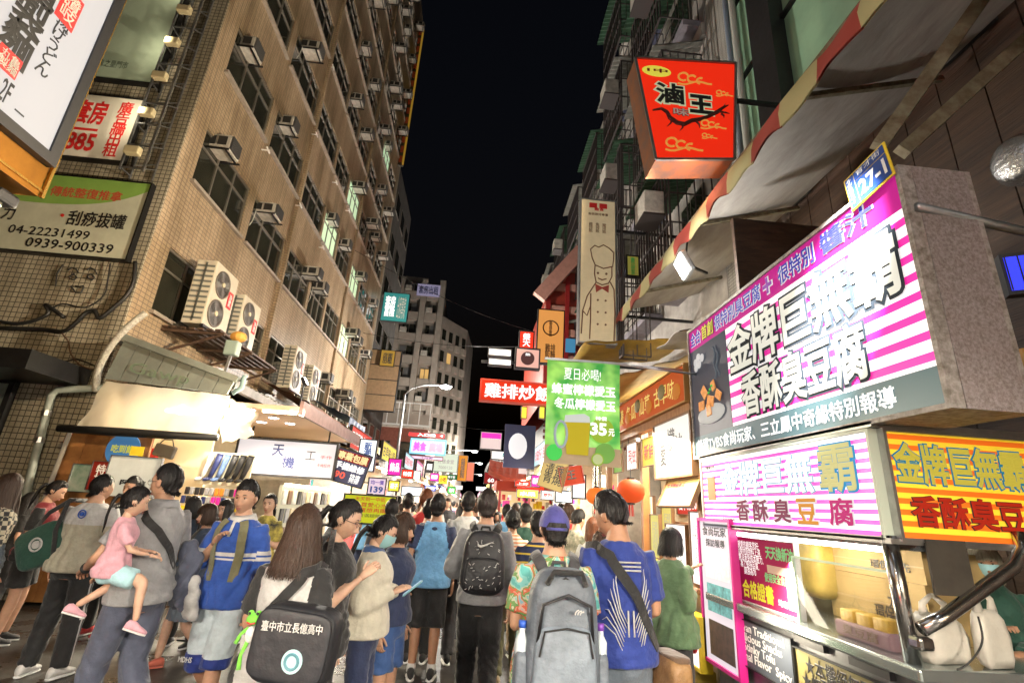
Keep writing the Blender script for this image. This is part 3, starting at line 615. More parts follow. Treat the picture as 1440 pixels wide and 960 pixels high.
def tp(s_, x0, y0, x1, y1, m_, b, ol=None, olw=.05, dy=0):
    a = onY(x0, y0, TY); c = onY(x1, y1, TY); L = tz.location; r_ = (a.x-L.x, c.z-L.z, c.x-L.x, a.z-L.z)
    if ol: text_part(s_, r_, ol, tz, -.006, b+olw, .003, 'lettering_outline', fit=b)
    text_part(s_, r_, m_, tz, -.012-dy, b, .003)
cream_l = lit('letter_cream', (.85, .9, .55), .5)
tp('滷', 921, 116, 962, 149, MATS['black'], .03, cream_l, .06); tp('味', 946, 152, 969, 165, MATS['white'], .02, MATS['black'], .02); tp('王', 968, 133, 1003, 163, MATS['black'], .05, cream_l, .06)
a = onY(923, 101, TY); MB().ell((a.x, TY-.008, a.z), (.2, .008, .095), 0, 24, 10).build('badge', lit('badge_yellow', (.85, .75, .08), .8), tz); tp('1中', 909, 97, 938, 106, MATS['dark_red'], .03, dy=.012)
swl = lit('swirl_orange', (.85, .33, .06), .8)
for c_, s_ in [((975, 108), 1.), ((1018, 130), .5), ((1002, 173), .75), ((960, 200), 1.1), ((997, 190), .45)]:
    mb = MB()
    for dx, dy, rr, a0, a1 in [(-14, 0, 7, 0, 5.2), (-2, 3, 6, .5, 5), (10, 6, 5, 1, 4.6)]:
        mb.tube([onY(c_[0]+(dx+rr*math.cos(t_))*s_, c_[1]+(dy-rr*math.sin(t_)*.8)*s_, TY-.008) for t_ in [a0+(a1-a0)*k/9 for k in range(10)]], .011*s_+.003, 5)
    mb.tube([onY(c_[0]+(-22+k*6)*s_, c_[1]+(9+2*math.sin(k))*s_, TY-.008) for k in range(9)], .01*s_+.003, 5); mb.build('cloud_swirl', swl, tz)
mb = MB().tube([onY(x, y, TY-.008) for x, y in [(918, 155), (930, 153), (938, 158), (942, 166), (952, 173), (962, 175), (972, 170), (984, 168), (996, 164), (1008, 158), (1016, 152), (1024, 148)]], [.012, .02, .025, .03, .03, .03, .03, .028, .025, .03, .02, .008], 6)
for x, y, x2_, y2_ in [(945, 168, 938, 178), (960, 175, 956, 184), (978, 170, 984, 180), (1010, 157, 1026, 160), (1012, 154, 1020, 146), (1014, 160, 1018, 166)]: mb.tube([onY(x, y, TY-.008), onY((x+x2_)/2+2, (y+y2_)/2, TY-.008), onY(x2_, y2_, TY-.008)], [.016, .012, .004], 5)
mb.build('dragon', mat('dragon_dark', (.06, .012, .01), .6), tz)
for z in (.25, 1.3): MB().bar((tr.x, TY+.2, tz.location.z+z), (RX, TY+.2, tz.location.z+z), .05).build('bracket', MATS['metal_dark'], tz)
light('POINT', 'sign_glow', (2.5, TY+.15, bl.z-.25), 12, (1, .35, .15), tz, .1)
# ================================================================ TALL CHEF SIGN
CY = 9.
a = onY(818, 280, CY); b = onY(866, 484, CY); w_ = b.x-a.x; h_ = a.z-b.z
chef = sign('chef_banner_sign', 'tall pale vertical sign box with a line drawn chef and faint characters', 'sign', ((a.x+b.x)/2, CY, b.z), w_, h_, d=.2, face=mat('chef_face', (.5, .4, .23), .5, var=.15, emit=.12, ecol=(1, .85, .55)), frame=MATS['metal_grey'],
            texts=[('香脆雞排專賣', .2, .885, .8, .905, MATS['brown'], .01), ('雞\n排\n飯', .22, .755, .34, .83, MATS['brown'], .01), ('魚\n排\n飯', .42, .755, .54, .83, MATS['brown'], .01), ('豬\n排\n飯', .62, .755, .74, .83, MATS['brown'], .01), ('雞食', .38, .92, .68, .945, redp, .03)])
brl = mat('line_brown', (.14, .06, .03), .6)
def lw(pts, r=.013, n='drawn_line', m_=brl): MB().tube([((u-.5)*w_, -.006, v*h_) for u, v in pts], r, 5).build(n, m_, chef, world=False)
lw([(.42, .52), (.4, .46), (.45, .40), (.62, .385), (.8, .40), (.9, .45), (.9, .52)]); lw([(.33, .57), (.42, .52), (.66, .50), (.92, .52), (.95, .57)]); lw([(.33, .57), (.28, .63), (.4, .66), (.52, .65), (.66, .67), (.82, .65), (.96, .62), (.95, .57)])
for u in (.5, .74): MB().disc(((u-.5)*w_, -.006, .465*h_), .025, 'Y').build('drawn_eye', brl, chef, world=False)
lw([(.5, .43), (.62, .42), (.74, .43)]); lw([(.45, .4), (.2, .3), (.08, .2), (.05, .05)]); lw([(.85, .41), (.96, .36), (.98, .2), (.95, .02)]); lw([(.3, .32), (.3, .15), (.28, .02)]); lw([(.08, .2), (.2, .17), (.3, .24)])
for u in (.5, .72):
    for v in (.28, .2, .12): MB().disc(((u-.5)*w_, -.006, v*h_), .022, 'Y', 10).build('drawn_button', brl, chef, world=False)
prism(MB(), [((.45-.5)*w_, .33*h_), ((.62-.5)*w_, .36*h_), ((.8-.5)*w_, .335*h_), ((.82-.5)*w_, .39*h_), ((.62-.5)*w_, .37*h_), ((.42-.5)*w_, .39*h_)], -.008, -.002).build('neckerchief', mat('kerchief', (.3, .05, .03), .6), chef, world=False)
for x, y in ((.3, .96), (.6, .96)): MB().rbox(((x+.05-.5)*w_, -.006, y*h_), (.17, .01, .12), .03).build('logo_block', redp, chef, world=False)
for v in (.2, .8): MB().bar((w_/2, .1, v*h_), (RX-chef.location.x, .1, v*h_), .05).build('bracket', MATS['metal_dark'], chef, world=False)
mb = MB(); cage(mb, 2.75, 3.3, 9.05, 9.3, 4.6, 9.6, .2); solo(mb, 'sign_scaffold', cage_m, 'dark iron lattice scaffold standing right behind the tall chef sign', 'scaffold', loc=(3, 9.2, 4.6))
pxsign_y('small_yellow_sign', 'small yellow vertical sign on the scaffold right of the chef sign', 'sign', 882, 360, 898, 388, 9.0, face=lit('yellow_dim', (.55, .5, .1), .3), d=.06, texts=[('壽\n司\n便\n當', .3, .05, .7, .95, MATS['green'], .02)])
# ================================================================ SIGNS OVER THE STREET, RIGHT ROW
glw, ins = MATS['glow_white'], MATS['black']
wl = lit('letter_white', (1, .98, .94), 1.5)
pxsign_y('fried_chicken_sign', 'wide glowing red sign with bold white characters hanging over the street', 'sign', 678, 534, 780, 569, 8., face=lit('red_sign_face', (.7, .03, .006), 1.15), frame=mat('red_frame', (.4, .03, .01), .4, emit=.3), texts=[('雞排炒飯', .04, .12, .96, .9, wl, .025)])
pxsign_y('orange_sign', 'orange backlit vertical sign with a laurel ring between chef sign and red signs', 'sign', 758, 435, 791, 512, 12., face=lit('orange_face', (.95, .4, .1), .85), texts=[('雪\n登\n喜', .42, .5, .56, .78, MATS['brown'], .02), ('雞排\n飯麵', .3, .08, .7, .36, MATS['brown'], .02)])[0]
o_ = bpy.data.objects['orange_sign']; MB().ring((0, -.01, .95), .2, .018, 'Y', 18, 5).build('laurel_ring', MATS['brown'], o_, world=False)
pxsign_y('red_vertical_sign', 'small glowing red sign with two white characters left of the orange sign', 'sign', 732, 466, 749, 490, 10., face=MATS['glow_red'], texts=[('榮\n大', .2, .08, .8, .92, wl, .04)])
t, w1, h1 = pxsign_y('round_logo_box', 'square light box with a dark round disc above the red chicken sign', 'sign', 727, 490, 757, 518, 9.4, face=lit('box_pinkwhite', (1, .55, .45), .9), fw=.03)
MB().disc((0, -.012, h1*.5), h1*.36, 'Y', 24, th=.02).build('dark_disc', mat('disc_dark', (.08, .01, .01), .5), t, world=False)
text_part('熱', (-.05, h1*.62, .05, h1*.78), wl, t, -.024, .02)
for k, (y0, y1) in enumerate([(490, 501), (504, 514)]):
    pxsign_y('strip_light_box', ['upper', 'lower'][k]+' of the two white strip light boxes beside the round logo box', 'sign', 688, y0, 718, y1, 9.4, face=glw, fw=.02, group='white strip light boxes')
mb = MB().bar((.0, 9.45, 4.35), (1.6, 9.45, 4.42), .05).bar((1.5, 9.45, 4.42), (4.1, 9.45, 4.5), .05); solo(mb, 'sign_gantry', MATS['metal_dark'], 'dark steel gantry carrying the round logo box and strip lights', 'gantry', loc=(1.6, 9.45, 4.4))
for k, x in enumerate((762, 787)):
    pxsign_y('yellow_strip_sign', ['left', 'right'][k]+' narrow yellow strip hanging under the red chicken sign', 'sign', x-28, 572, x-22, 588, 8.1, face=MATS['glow_yellow'], fw=.01, d=.04)
pxsign_y('pink_white_banner', 'small pink and white lit sign hanging over the far crowd', 'sign', 677, 607, 704, 632, 16., face=lit('pinkwhite', (.95, .75, .72), .8), texts=[('一中紅豆', .1, .62, .9, .88, wl, .03)])
o_ = bpy.data.objects['pink_white_banner']; MB().box((-.31, -.01, .33), (.31, -.003, .5)).build('pink_band', MATS['glow_magenta'], o_, world=False)
pxsign_y('white_teal_sign', 'small white lit sign with teal mark below the pink white sign', 'sign', 692, 634, 716, 646, 15., face=glw, d=.08, texts=[('出', .6, .3, .85, .9, lit('teal_glow', (.05, .5, .5), .6), .05)])
t = thing('oval_sign', 'plain white oval sign on a dark board beyond the green banner', 'sign', tuple(onY(729, 650, 13.)))
c_ = onY(728, 627, 13.); MB().box((c_.x-.35, 13.0, c_.z-.55), (c_.x+.45, 13.06, c_.z+.55)).build('board', MATS['navy'], t)
MB().ell((c_.x, 12.98, c_.z), (.24, .03, .33), 0, 24, 10).build('oval', lit('oval_white', (.85, .83, .84), 1.1), t, smooth=True)
# ---------------------------------------------------------------- green drink banner, its overlit look put into the print as a glow
GB = 5.0
a = onY(770, 505, GB); b = onY(873, 658, GB); bw, bh = b.x-a.x, a.z-b.z
gb = thing('drink_banner', 'green hanging vinyl banner with a mug of yellow drink and white characters', 'banner', ((a.x+b.x)/2, GB, b.z))
def bz(u, v): return -.02*math.sin(v*4+u*3)-.012*math.sin(u*9+v*2)
def vinyl(u0, v0, u1, v1, off, mt, name, n=14):
    mb = MB(); vs = [((u0+(u1-u0)*i/n-.5)*bw, bz(u0+(u1-u0)*i/n, v0+(v1-v0)*j/n)-off, (v0+(v1-v0)*j/n)*bh) for j in range(n+1) for i in range(n+1)]
    mb.add(vs, [(j*(n+1)+i, j*(n+1)+i+1, (j+1)*(n+1)+i+1, (j+1)*(n+1)+i) for j in range(n) for i in range(n)]); return mb.build(name, mt, gb, True, world=False)
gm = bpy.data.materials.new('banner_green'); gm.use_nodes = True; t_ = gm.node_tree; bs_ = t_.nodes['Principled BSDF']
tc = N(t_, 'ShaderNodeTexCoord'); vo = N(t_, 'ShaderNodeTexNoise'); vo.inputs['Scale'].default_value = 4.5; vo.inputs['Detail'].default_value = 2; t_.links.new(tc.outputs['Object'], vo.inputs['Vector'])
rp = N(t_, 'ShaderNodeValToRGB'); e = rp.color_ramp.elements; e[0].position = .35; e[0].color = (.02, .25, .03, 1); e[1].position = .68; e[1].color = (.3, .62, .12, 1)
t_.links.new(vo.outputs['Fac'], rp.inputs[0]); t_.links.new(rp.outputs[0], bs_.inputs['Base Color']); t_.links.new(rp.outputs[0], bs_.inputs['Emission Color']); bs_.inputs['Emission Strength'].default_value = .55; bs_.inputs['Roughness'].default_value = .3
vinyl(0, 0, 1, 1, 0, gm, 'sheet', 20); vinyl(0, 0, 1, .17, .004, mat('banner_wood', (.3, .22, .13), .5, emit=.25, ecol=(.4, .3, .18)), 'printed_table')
def btext(s_, u0, v0, u1, v1, m_, bold, dy=.045): text_part(s_, ((u0-.5)*bw, v0*bh, (u1-.5)*bw, v1*bh), m_, gb, -dy, bold, .003)
btext('夏日必喝!', .22, .80, .72, .92, wl, .0); btext('蜂蜜檸檬愛玉', .06, .65, .92, .76, wl, .03); btext('冬瓜檸檬愛玉', .1, .51, .92, .62, wl, .03)
def bdisc(u, v, r, m_, nm, off): MB().disc(((u-.5)*bw, -off, v*bh), r, 'Y', 22, th=.006).build(nm, m_, gb, world=False)
lime = lit('lime_disc', (.45, .68, .06), .6); bdisc(.74, .33, .125, lime, 'price_badge', .046); btext('35', .58, .28, .8, .4, wl, .04, .055); btext('元', .82, .28, .9, .35, wl, .02, .055); btext('特價', .65, .42, .8, .46, wl, .02, .055)
yel = lit('drink_yellow', (.75, .6, .03), .6)
mb = MB()
prism(mb, [((u-.5)*bw, v*bh) for u, v in ((.28, .09), (.56, .09), (.58, .4), (.24, .4))], -.05, -.044); mb.build('printed_mug', yel, gb, world=False)
prism(MB(), [((u-.5)*bw, v*bh) for u, v in ((.24, .385), (.58, .395), (.57, .45), (.5, .475), (.25, .45))], -.054, -.047).build('printed_foam', lit('foam', (.8, .85, .8), .7), gb, world=False)
MB().ring(((.2-.5)*bw, -.05, .27*bh), .06, .014, 'Y', 16, 5, r2=.13).build('printed_handle', lit('handle_pale', (.6, .7, .75), .5), gb, world=False)
bdisc(.78, .12, .1, mat('lime_green', (.1, .3, .03), .5, emit=.2), 'printed_lime', .044); bdisc(.68, .06, .062, lime, 'printed_lime_slice', .052); bdisc(.68, .06, .05, lit('lime_in', (.7, .8, .4), .6), 'printed_lime_flesh', .058); bdisc(.12, .1, .08, MATS['glow_green'], 'printed_mint', .046)
MB().bar((-bw/2-.03, .01, bh+.01), (bw/2+.08, .01, bh+.015), .025).build('top_rod', MATS['steel_brushed'], gb, world=False)
mb = MB().tube([(a.x+bw*.5, GB+.03, a.z+.02), (2.5, GB+.5, a.z+.15)], .014, 6).tube([(a.x+bw*.85, GB+.03, a.z+.02), (2.5, GB+.2, a.z+.02)], .012, 6); solo(mb, 'banner_pole', MATS['steel_brushed'], 'thin steel poles reaching out from the stall to the green banner', 'pole', smooth=True, loc=(2.5, GB+.4, a.z))
# ---------------------------------------------------------------- yellow paper and red cloth banners, brightened by a glow in the cloth
t, w1, h1 = pxsign_y('paper_banner', 'tilted yellow cloth banner with large black characters under the green banner', 'banner', 757, 640, 790, 688, 7.2, face=lit('cloth_yellow', (.7, .52, .2), .7), frame=MATS['brown'], fw=.008, d=.02, texts=[('清香\n青燒', .12, .15, .88, .8, MATS['black'], .01)])
t.rotation_euler = (0, R(14), 0)
t, w1, h1 = pxsign_y('red_cloth_banner', 'tilted red cloth banner beside the yellow cloth banner', 'banner', 790, 655, 822, 682, 7.2, face=lit('cloth_red', (.65, .06, .02), .5), frame=MATS['dark_red'], fw=.008, d=.02, texts=[('王', .3, .3, .7, .8, MATS['black'], .03)]); t.rotation_euler = (0, R(-12), 0)
# tarps over the second stall
tarp = mat('tarp_ochre', (.45, .3, .1), .6, var=.35, vs=2, bump=.4, bs=9)
def tarp_sheet(label, x0, z0, x1, z1, y0, y1, mt, sag=.08, name='tarp'):
    mb = MB(); n, m_ = 10, 8
    top = [(x0+(x1-x0)*i/n, y0+(y1-y0)*j/m_, z0+(z1-z0)*i/n-sag*math.sin(math.pi*j/m_)*math.sin(math.pi*i/n)+.02*math.sin(i*1.9+j)) for i in range(n+1) for j in range(m_+1)]
    k = m_+1; bot = [(x, y, z-.015) for x, y, z in top]; o = len(top)
    F = [(i*k+j, i*k+j+1, (i+1)*k+j+1, (i+1)*k+j) for i in range(n) for j in range(m_)]
    mb.add(top+bot, F+[(d+o, c+o, b+o, a+o) for a, b, c, d in F]+[(j, o+j, o+j+1, j+1) for j in range(m_)])
    return solo(mb, name, mt, label, 'awning', smooth=True, loc=(x1, (y0+y1)/2, z1))
tarp_sheet('ochre tarp awning sloping out over the stall behind the green banner', 1.75, 3.35, 3.2, 3.9, 6.2, 9.5, tarp)
tarp_sheet('dark yellow tarp stretched above the lamp under the striped awning', 1.95, 4.75, 4., 5.0, 8.9, 10.5, mat('tarp_yellow', (.5, .33, .05), .6, var=.4, vs=2))
tarp_sheet('grey sheet roof of the stall behind the pink cart sign', 2.3, 3.75, 4.3, 4.1, 5.35, 6.1, mat('sheet_grey', (.3, .28, .27), .7, var=.4, vs=2), .03)
tarp_sheet('brown tarp edge roof above the paper banner', 1.9, 3.0, 4.2, 3.5, 9.6, 14, mat('tarp_brown', (.18, .12, .08), .7, var=.4, vs=2))
# flood lamp under the awning edge
fl = onX(958, 375, 2.55)
t = thing('floodlight', 'glaring white floodlight hanging under the striped awning edge', 'lamp', tuple(fl))
d_ = Vector((-.75, .12, -.35)).normalized(); rot = d_.to_track_quat('Z', 'X').to_matrix()
MB().rbox(fl+d_*-.05, (.3, .36, .08), .02, rot=rot).build('housing', MATS['metal_grey'], t)
MB().cbox(fl+d_*-.004, (.26, .32, .01), rot=rot).build('lens', MATS['led_white'], t)
MB().bar(fl+Vector((.05, 0, .05)), fl+Vector((.5, .3, .1)), .03).bar(fl+Vector((.05, 0, 0)), fl+Vector((.1, -.05, .5)), .02).build('arm', MATS['metal_dark'], t)
light('SPOT', 'floodlight_beam', fl+d_*.06, 4000, (1, .82, .58), t, .15, to=fl+Vector((-8, 2.6, 4)), angle=110, blend=.3)
light('POINT', 'floodlight_spill', fl+Vector((-.3, -.2, -.35)), 130, (1, .95, .88), t, .1)
# ================================================================ BIG PINK STINKY TOFU SIGN
PX_ = 2.4; ny = 2.32; fy = 5.3; z0 = 2.29; z1 = 3.70; PW = fy-ny; PH = z1-z0
ps = sign('tofu_sign', 'huge backlit pink striped box sign for stinky tofu with bold outlined characters', 'sign', (PX_, (ny+fy)/2, z0), PW, PH, rz=R(-90), d=.44, face=stripe_mat('pink_stripes', (.78, .03, .36), (.92, .9, .92), .118, 'Z', .62, .3, .42), frame=mat('sign_case', (.4, .37, .36), .6, col2=(.14, .12, .1), vs=22), fw=.03)
def pb(u0, v0, u1, v1, m_, nm, off=.004): return MB().box(((u0-.5)*PW, -off, v0*PH), ((u1-.5)*PW, -.0005, v1*PH)).build(nm, m_, ps, world=False)
pb(0, .83, 1, 1, lit('magenta_band', (.75, .025, .36), .62), 'top_band'); pb(0, 0, 1, .145, mat('slate_band', (.03, .075, .09), .4, emit=.5, ecol=(.03, .08, .1)), 'bottom_band')
pb(0, .145, .275, .83, mat('photo_black', (.012, .015, .03), .35, emit=.5, ecol=(.02, .03, .05)), 'photo_panel')
blu = lit('letter_blue', (.06, .07, .55), .6); out_w = lit('outline_white', (.95, .93, .95), .8); dk = flat('letter_dark', (.012, .022, .035), .8); yw = lit('letter_pale', (.95, .93, .8), .85)
def pt(s_, u0, v0, u1, v1, m_, b, ol=None, olw=.06, y=-.006, par=None):
    par = par or ps; r_ = ((u0-.5)*PW, v0*PH, (u1-.5)*PW, v1*PH)
    if ol: text_part(s_, r_, ol, par, y, b+olw, .003, 'lettering_outline', fit=b); y -= .006
    text_part(s_, r_, m_, par, y, b, .003)
pt('全台', .015, .86, .1, .975, blu, .018, out_w, .03); pt('首創', .11, .86, .2, .975, lit('letter_yellow', (.9, .8, .1), .7), .018, MATS['black'], .03); pt('很特別臭豆腐', .21, .86, .5, .975, blu, .018, out_w, .03); pt('+', .515, .865, .56, .97, lit('letter_violet', (.35, .05, .5), .6), .02, out_w, .03); pt('很特別', .59, .86, .74, .975, blu, .018, out_w, .03); pt('醬汁', .765, .86, .93, .975, blu, .018, out_w, .03)
pt('金牌巨無霸', .29, .48, .965, .80, yw, .025, dk, .05); pt('香酥臭豆腐', .35, .17, .85, .455, yw, .025, dk, .05)
pt('榮獲TVBS食尚玩家、', .02, .025, .40, .12, wl, .02); pt('三立鳳中奇緣特別報導', .43, .025, .9, .12, wl, .02)
# printed plate of tofu
MB().ell(((.14-.5)*PW, -.01, .28*PH), (.3, .012, .1), 0, 20, 8).build('printed_plate', lit('plate_white', (.8, .8, .78), .5), ps, world=False)
tofm = mat('tofu_fried', (.62, .25, .06), .5, var=.5, vs=22, emit=.35, ecol=(.6, .25, .06))
for k, (u, v, s_) in enumerate([(.08, .36, .1), (.15, .37, .11), (.21, .39, .09), (.11, .45, .1), (.18, .47, .08), (.14, .31, .1)]):
    MB().rbox(((u-.5)*PW, -.018-.002*k, v*PH), (s_*1.3, .012, s_), .02, rot=Matrix.Rotation(.3*k, 3, 'Y')).build('printed_tofu', tofm, ps, world=False)
for k in range(3): MB().ell(((.15+.012*k-.5)*PW, -.035, (.43+.02*k)*PH), (.022, .004, .012)).build('printed_herb', MATS['glow_green'], ps, world=False)
for k, (u, v) in enumerate([(.045, .72), (.07, .75), (.1, .73), (.075, .69), (.05, .675)]): MB().disc(((u-.5)*PW, -.008-.001*k, v*PH), .045, 'Y', 14, th=.006).build('printed_flower', lit('flower_white', (.85, .85, .85), .6), ps, world=False)
for k in range(2): MB().tube([((.19+.02*k+.008*math.sin(q*1.3+k)-.5)*PW, -.008, (.52+.03*q)*PH) for q in range(9)], .008, 5).build('printed_steam', lit('steam', (.3, .35, .4), .3), ps, world=False)
MB().box((PW/2+.032, .06, -.03), (PW/2+.036, .4, PH+.02)).build('end_sheet', mat('dusty_sheet', (.33, .29, .3), .7, col2=(.16, .13, .12), vs=60), ps, world=False)
# house number plate
hp = thing('house_number_plate', 'blue and yellow house number plate reading 27-1 on the pink sign corner', 'plate', (2.36, 2.48, 3.68), R(-90))
MB().rbox((0, .006, .1), (.36, .012, .26), .01).build('plate', mat('plate_yellow', (.7, .5, .03), .4), hp, world=False)
MB().box((-.165, -.0035, -.015), (-.095, -.0005, .215)).box((-.088, -.0035, .155), (.165, -.0005, .215)).box((-.088, -.0035, -.015), (.165, -.0005, .148)).build('blue_field', mat('plate_blue', (.02, .06, .25), .35), hp, world=False)
text_part('27-1', (-.07, .01, .15, .125), MATS['white'], hp, -.004, .03); text_part('育才街', (-.06, .165, .14, .205), MATS['white'], hp, -.004, .0); text_part('北\n區\n育\n才', (-.15, 0, -.11, .2), MATS['white'], hp, -.004, .0); hp.rotation_euler = (0, 0, R(-90))
hp.rotation_euler = (R(0), R(-6), R(-90))
# strut pipe, flexible duct, blue lamp behind
p0 = onY(1288, 291, 2.28); p1 = onY(1460, 330, 2.34)
solo(MB().tube([p0, p1, p1+(p1-p0)*.6], .028, 10), 'strut_pipe', MATS['metal_grey'], 'grey steel pipe braced against the dusty end of the pink sign', 'pipe', smooth=True, loc=tuple(p0))
c_ = onY(1452, 228, 2.9); pts = []; rad = []
for k in range(60): pts.append(c_+Vector((-.2+k*.022, .0, .05*math.sin(k*.05)))); rad.append(.19+.012*(1 if k % 4 < 2 else -1))
rad[0] = .1; rad[1] = .16
solo(MB().tube(pts, rad, 18), 'flexible_duct', mat('foil', (.6, .62, .64), .25, .95, bump=.5, bs=30), 'silver ribbed flexible exhaust duct at the upper right edge', 'duct', smooth=True, loc=tuple(c_))
c_ = onY(1438, 385, 2.9); t = thing('insect_lamp', 'blue glowing insect lamp in a dark frame at the right edge', 'lamp', tuple(c_-Vector((0, 0, .15))), R(-30))
MB().box((-.1, 0, 0), (.25, .08, .32)).build('case', MATS['black'], t, world=False); MB().box((-.08, -.006, .03), (.23, -.001, .29)).build('lit_panel', lit('uv_blue', (.03, .04, .9), 2.2), t, world=False)
for k in range(5): MB().box((-.08+.07*k, -.014, .03), (-.072+.07*k, -.007, .29)).build('grid_bar', MATS['black'], t, world=False)
MB().box((4.0, 3.2, 2.4), (4.34, 3.24, 3.0)).build('ochre_board', mat('ochre_board', (.5, .25, .04), .6, var=.3), sb)
# ================================================================ FOOD CART
cx0, cy0, cy1 = 2.4, 2.85, 5.2
ct = thing('food_cart', 'steel street food cart with pink stripe sign, glass guard and steel counter', 'food cart', (2.9, 4, 0))
st_ = MATS['steel_brushed']
MB().box((cx0+.06, cy0, .12), (3.6, cy1, .9)).build('body', mat('cart_body', (.2, .2, .21), .35, .8, var=.3), ct)
MB().rbox(((cx0+3.7)/2, (cy0+cy1)/2-.03, .955), (3.7-cx0+.06, cy1-cy0+.1, .07), .015).build('counter', mat('counter_steel', (.6, .68, .68), .22, .9, var=.15), ct)
for y in (cy0+.03, cy1-.03): MB().tube([(cx0+.04, y, .99), (cx0+.02, y, 1.63)], .042, 14).build('post', MATS['steel'], ct, smooth=True)
for y in (cy0+.03,): MB().tube([(3.75, y, .99), (3.75, y, 1.63)], .032, 12).build('post', MATS['steel'], ct, smooth=True)
MB().tube([onY(1296, 884, 2.8), onY(1330, 866, 2.8), onY(1395, 818, 2.8), onY(1424, 797, 2.8), onY(1438, 772, 2.8), onY(1432, 748, 2.81)], .036, 14).build('bent_handle', MATS['steel'], ct, smooth=True)
MB().rbox((cx0+.05, cy0-.03, 1.1), (.09, .09, .07), .02).build('handle_clamp', MATS['steel'], ct)
MB().box((cx0-.02, cy0-.03, 1.585), (3.8, cy1, 1.615)).build('lower_rail', st_, ct); MB().box((cx0-.02, cy0-.03, 2.245), (3.8, cy1, 2.28)).build('top_cover', st_, ct)
MB().box((cx0+.1, cy0+.1, 2.28), (3.8, cy1, 2.3)).build('roof', st_, ct)
for x in (.25, .85):
    for y in (cy0+.3, cy1-.3): MB().tube([(cx0+x-.03, y, .06), (cx0+x+.03, y, .06)], .06, 14).build('caster', MATS['black'], ct)
# cart side sign
cw = cy1-cy0; ch = .62
cs = sign('cart_side_sign', 'overlit pink striped sign along the side of the food cart', 'sign', (cx0, (cy0+cy1)/2, 1.622), cw-.06, ch-.02, rz=R(-90), d=.1, face=stripe_mat('pink_stripes_small', (.82, .05, .4), (.95, .93, .94), .06, 'Z', .95, .3, .45), frame=mat('pale_green_frame', (.45, .5, .42), .4), fw=.02)
sw, sh = cw-.06, ch-.02
def cst(s_, u0, v0, u1, v1, m_, b, ol=None, olw=.06):
    r_ = ((u0-.5)*sw, v0*sh, (u1-.5)*sw, v1*sh); y = -.003
    if ol: text_part(s_, r_, ol, cs, y, b+olw, .003, 'lettering_outline', fit=b); y -= .006
    text_part(s_, r_, m_, cs, y, b, .003)
cst('金牌巨無', .17, .42, .76, .9, lit('letter_overlit', (1, 1, 1), 1.5), .02, lit('pale_outline', (.35, .6, .75), .8), .025); cst('霸', .79, .42, .94, .93, lit('letter_lilac', (.75, .7, .3), .8), .02, lit('cyan_outline', (.05, .4, .8), .7), .035)
for s_, u, m_ in [('香', .28, lit('letter_plum', (.35, .06, .14), .5)), ('酥', .4, MATS['letter_plum']), ('臭', .53, MATS['letter_plum']), ('豆', .66, lit('letter_gold', (.85, .35, .04), .7)), ('腐', .81, lit('letter_pink', (.75, .03, .25), .6))]: cst(s_, u, .07, u+.1, .36, m_, .025, out_w, .035)
cst('素食可食用', .16, .06, .26, .1, MATS['black'], .01); cst('榮獲優良獎', .03, .86, .12, .92, MATS['black'], .01)
MB().rbox(((.08-.5)*sw, -.006, .55*sh), (.16, .006, .22), .02).build('printed_snack', lit('snack', (.7, .4, .2), .6), cs, world=False)
# cart front sign (facing the camera)
ow = 1.3
os_ = sign('cart_front_sign', 'orange and yellow striped cart sign with blue edged yellow characters', 'sign', (cx0+.06+ow/2, cy0-.02, 1.622), ow, .6, d=.08, face=stripe_mat('orange_stripes', (.75, .14, .01), (.8, .55, .03), .062, 'Z', .42, .4, .5), frame=st_, fw=.02)
sign_text(os_, ow, .6, [('金牌巨無霸', .02, .5, .66, .9, lit('letter_lemon', (.8, .65, .08), .6), .03, lit('edge_cyan', (.02, .3, .5), .5), .035), ('香酥臭豆腐', .06, .1, .74, .4, lit('letter_scarlet', (.6, .03, .01), .6), .025, MATS['black'], .02)])
# tube lamp under the sign
t = thing('tube_lamp', 'bright fluorescent tube under the cart side sign', 'lamp', (cx0+.12, 4.0, 1.55))
MB().tube([(cx0+.12, 3.05, 1.545), (cx0+.12, 4.95, 1.545)], .016, 8).build('tube', MATS['tube_white'], t, smooth=True); MB().box((cx0+.09, 3.0, 1.562), (cx0+.15, 5.0, 1.583)).build('batten', MATS['white'], t); light('AREA', 'tube_light', (cx0+.2, 3.9, 1.53), 75, (1, .88, .66), t, .1, to=(cx0+.9, 3.6, .9), sy=1.8)
# red notice board behind glass
nb_ = sign('notice_board', 'magenta notice board with green and yellow characters behind the cart glass', 'sign', (cx0+.1, 4.35, 1.0), .92, .52, rz=R(-90), d=.02, face=lit('notice_red', (.6, .02, .12), .35), frame=MATS['white'], fw=.008)
sign_text(nb_, .92, .52, [('親愛的顧客您好:\n因食材原物料上漲,\n已無法承受成本壓力,\n為了堅持品質,\n調漲為70', .02, .42, .5, .95, wl, .0), ('天天換新油!', .55, .72, .98, .92, lit('letter_mint', (.3, .75, .3), .6), .03), ('合格證書', .1, .06, .62, .34, lit('letter_sun', (.9, .75, .05), .7), .03), ('使用安全食用油!', .5, .38, .94, .52, MATS['letter_mint'], .02), ('均有!', .68, .08, .84, .18, wl, .02)])
MB().box((.3, -.004, .04), (.45, -.001, .25)).build('certificate', MATS['white'], nb_, world=False); MB().box((.05, -.004, .27), (.44, -.001, .33)).build('taped_strip', mat('tape_tan', (.45, .3, .25), .6), nb_, world=False)
gl_ = mat('clear_glass', (.9, 1, .95), .02, trans=1., alpha=.18)
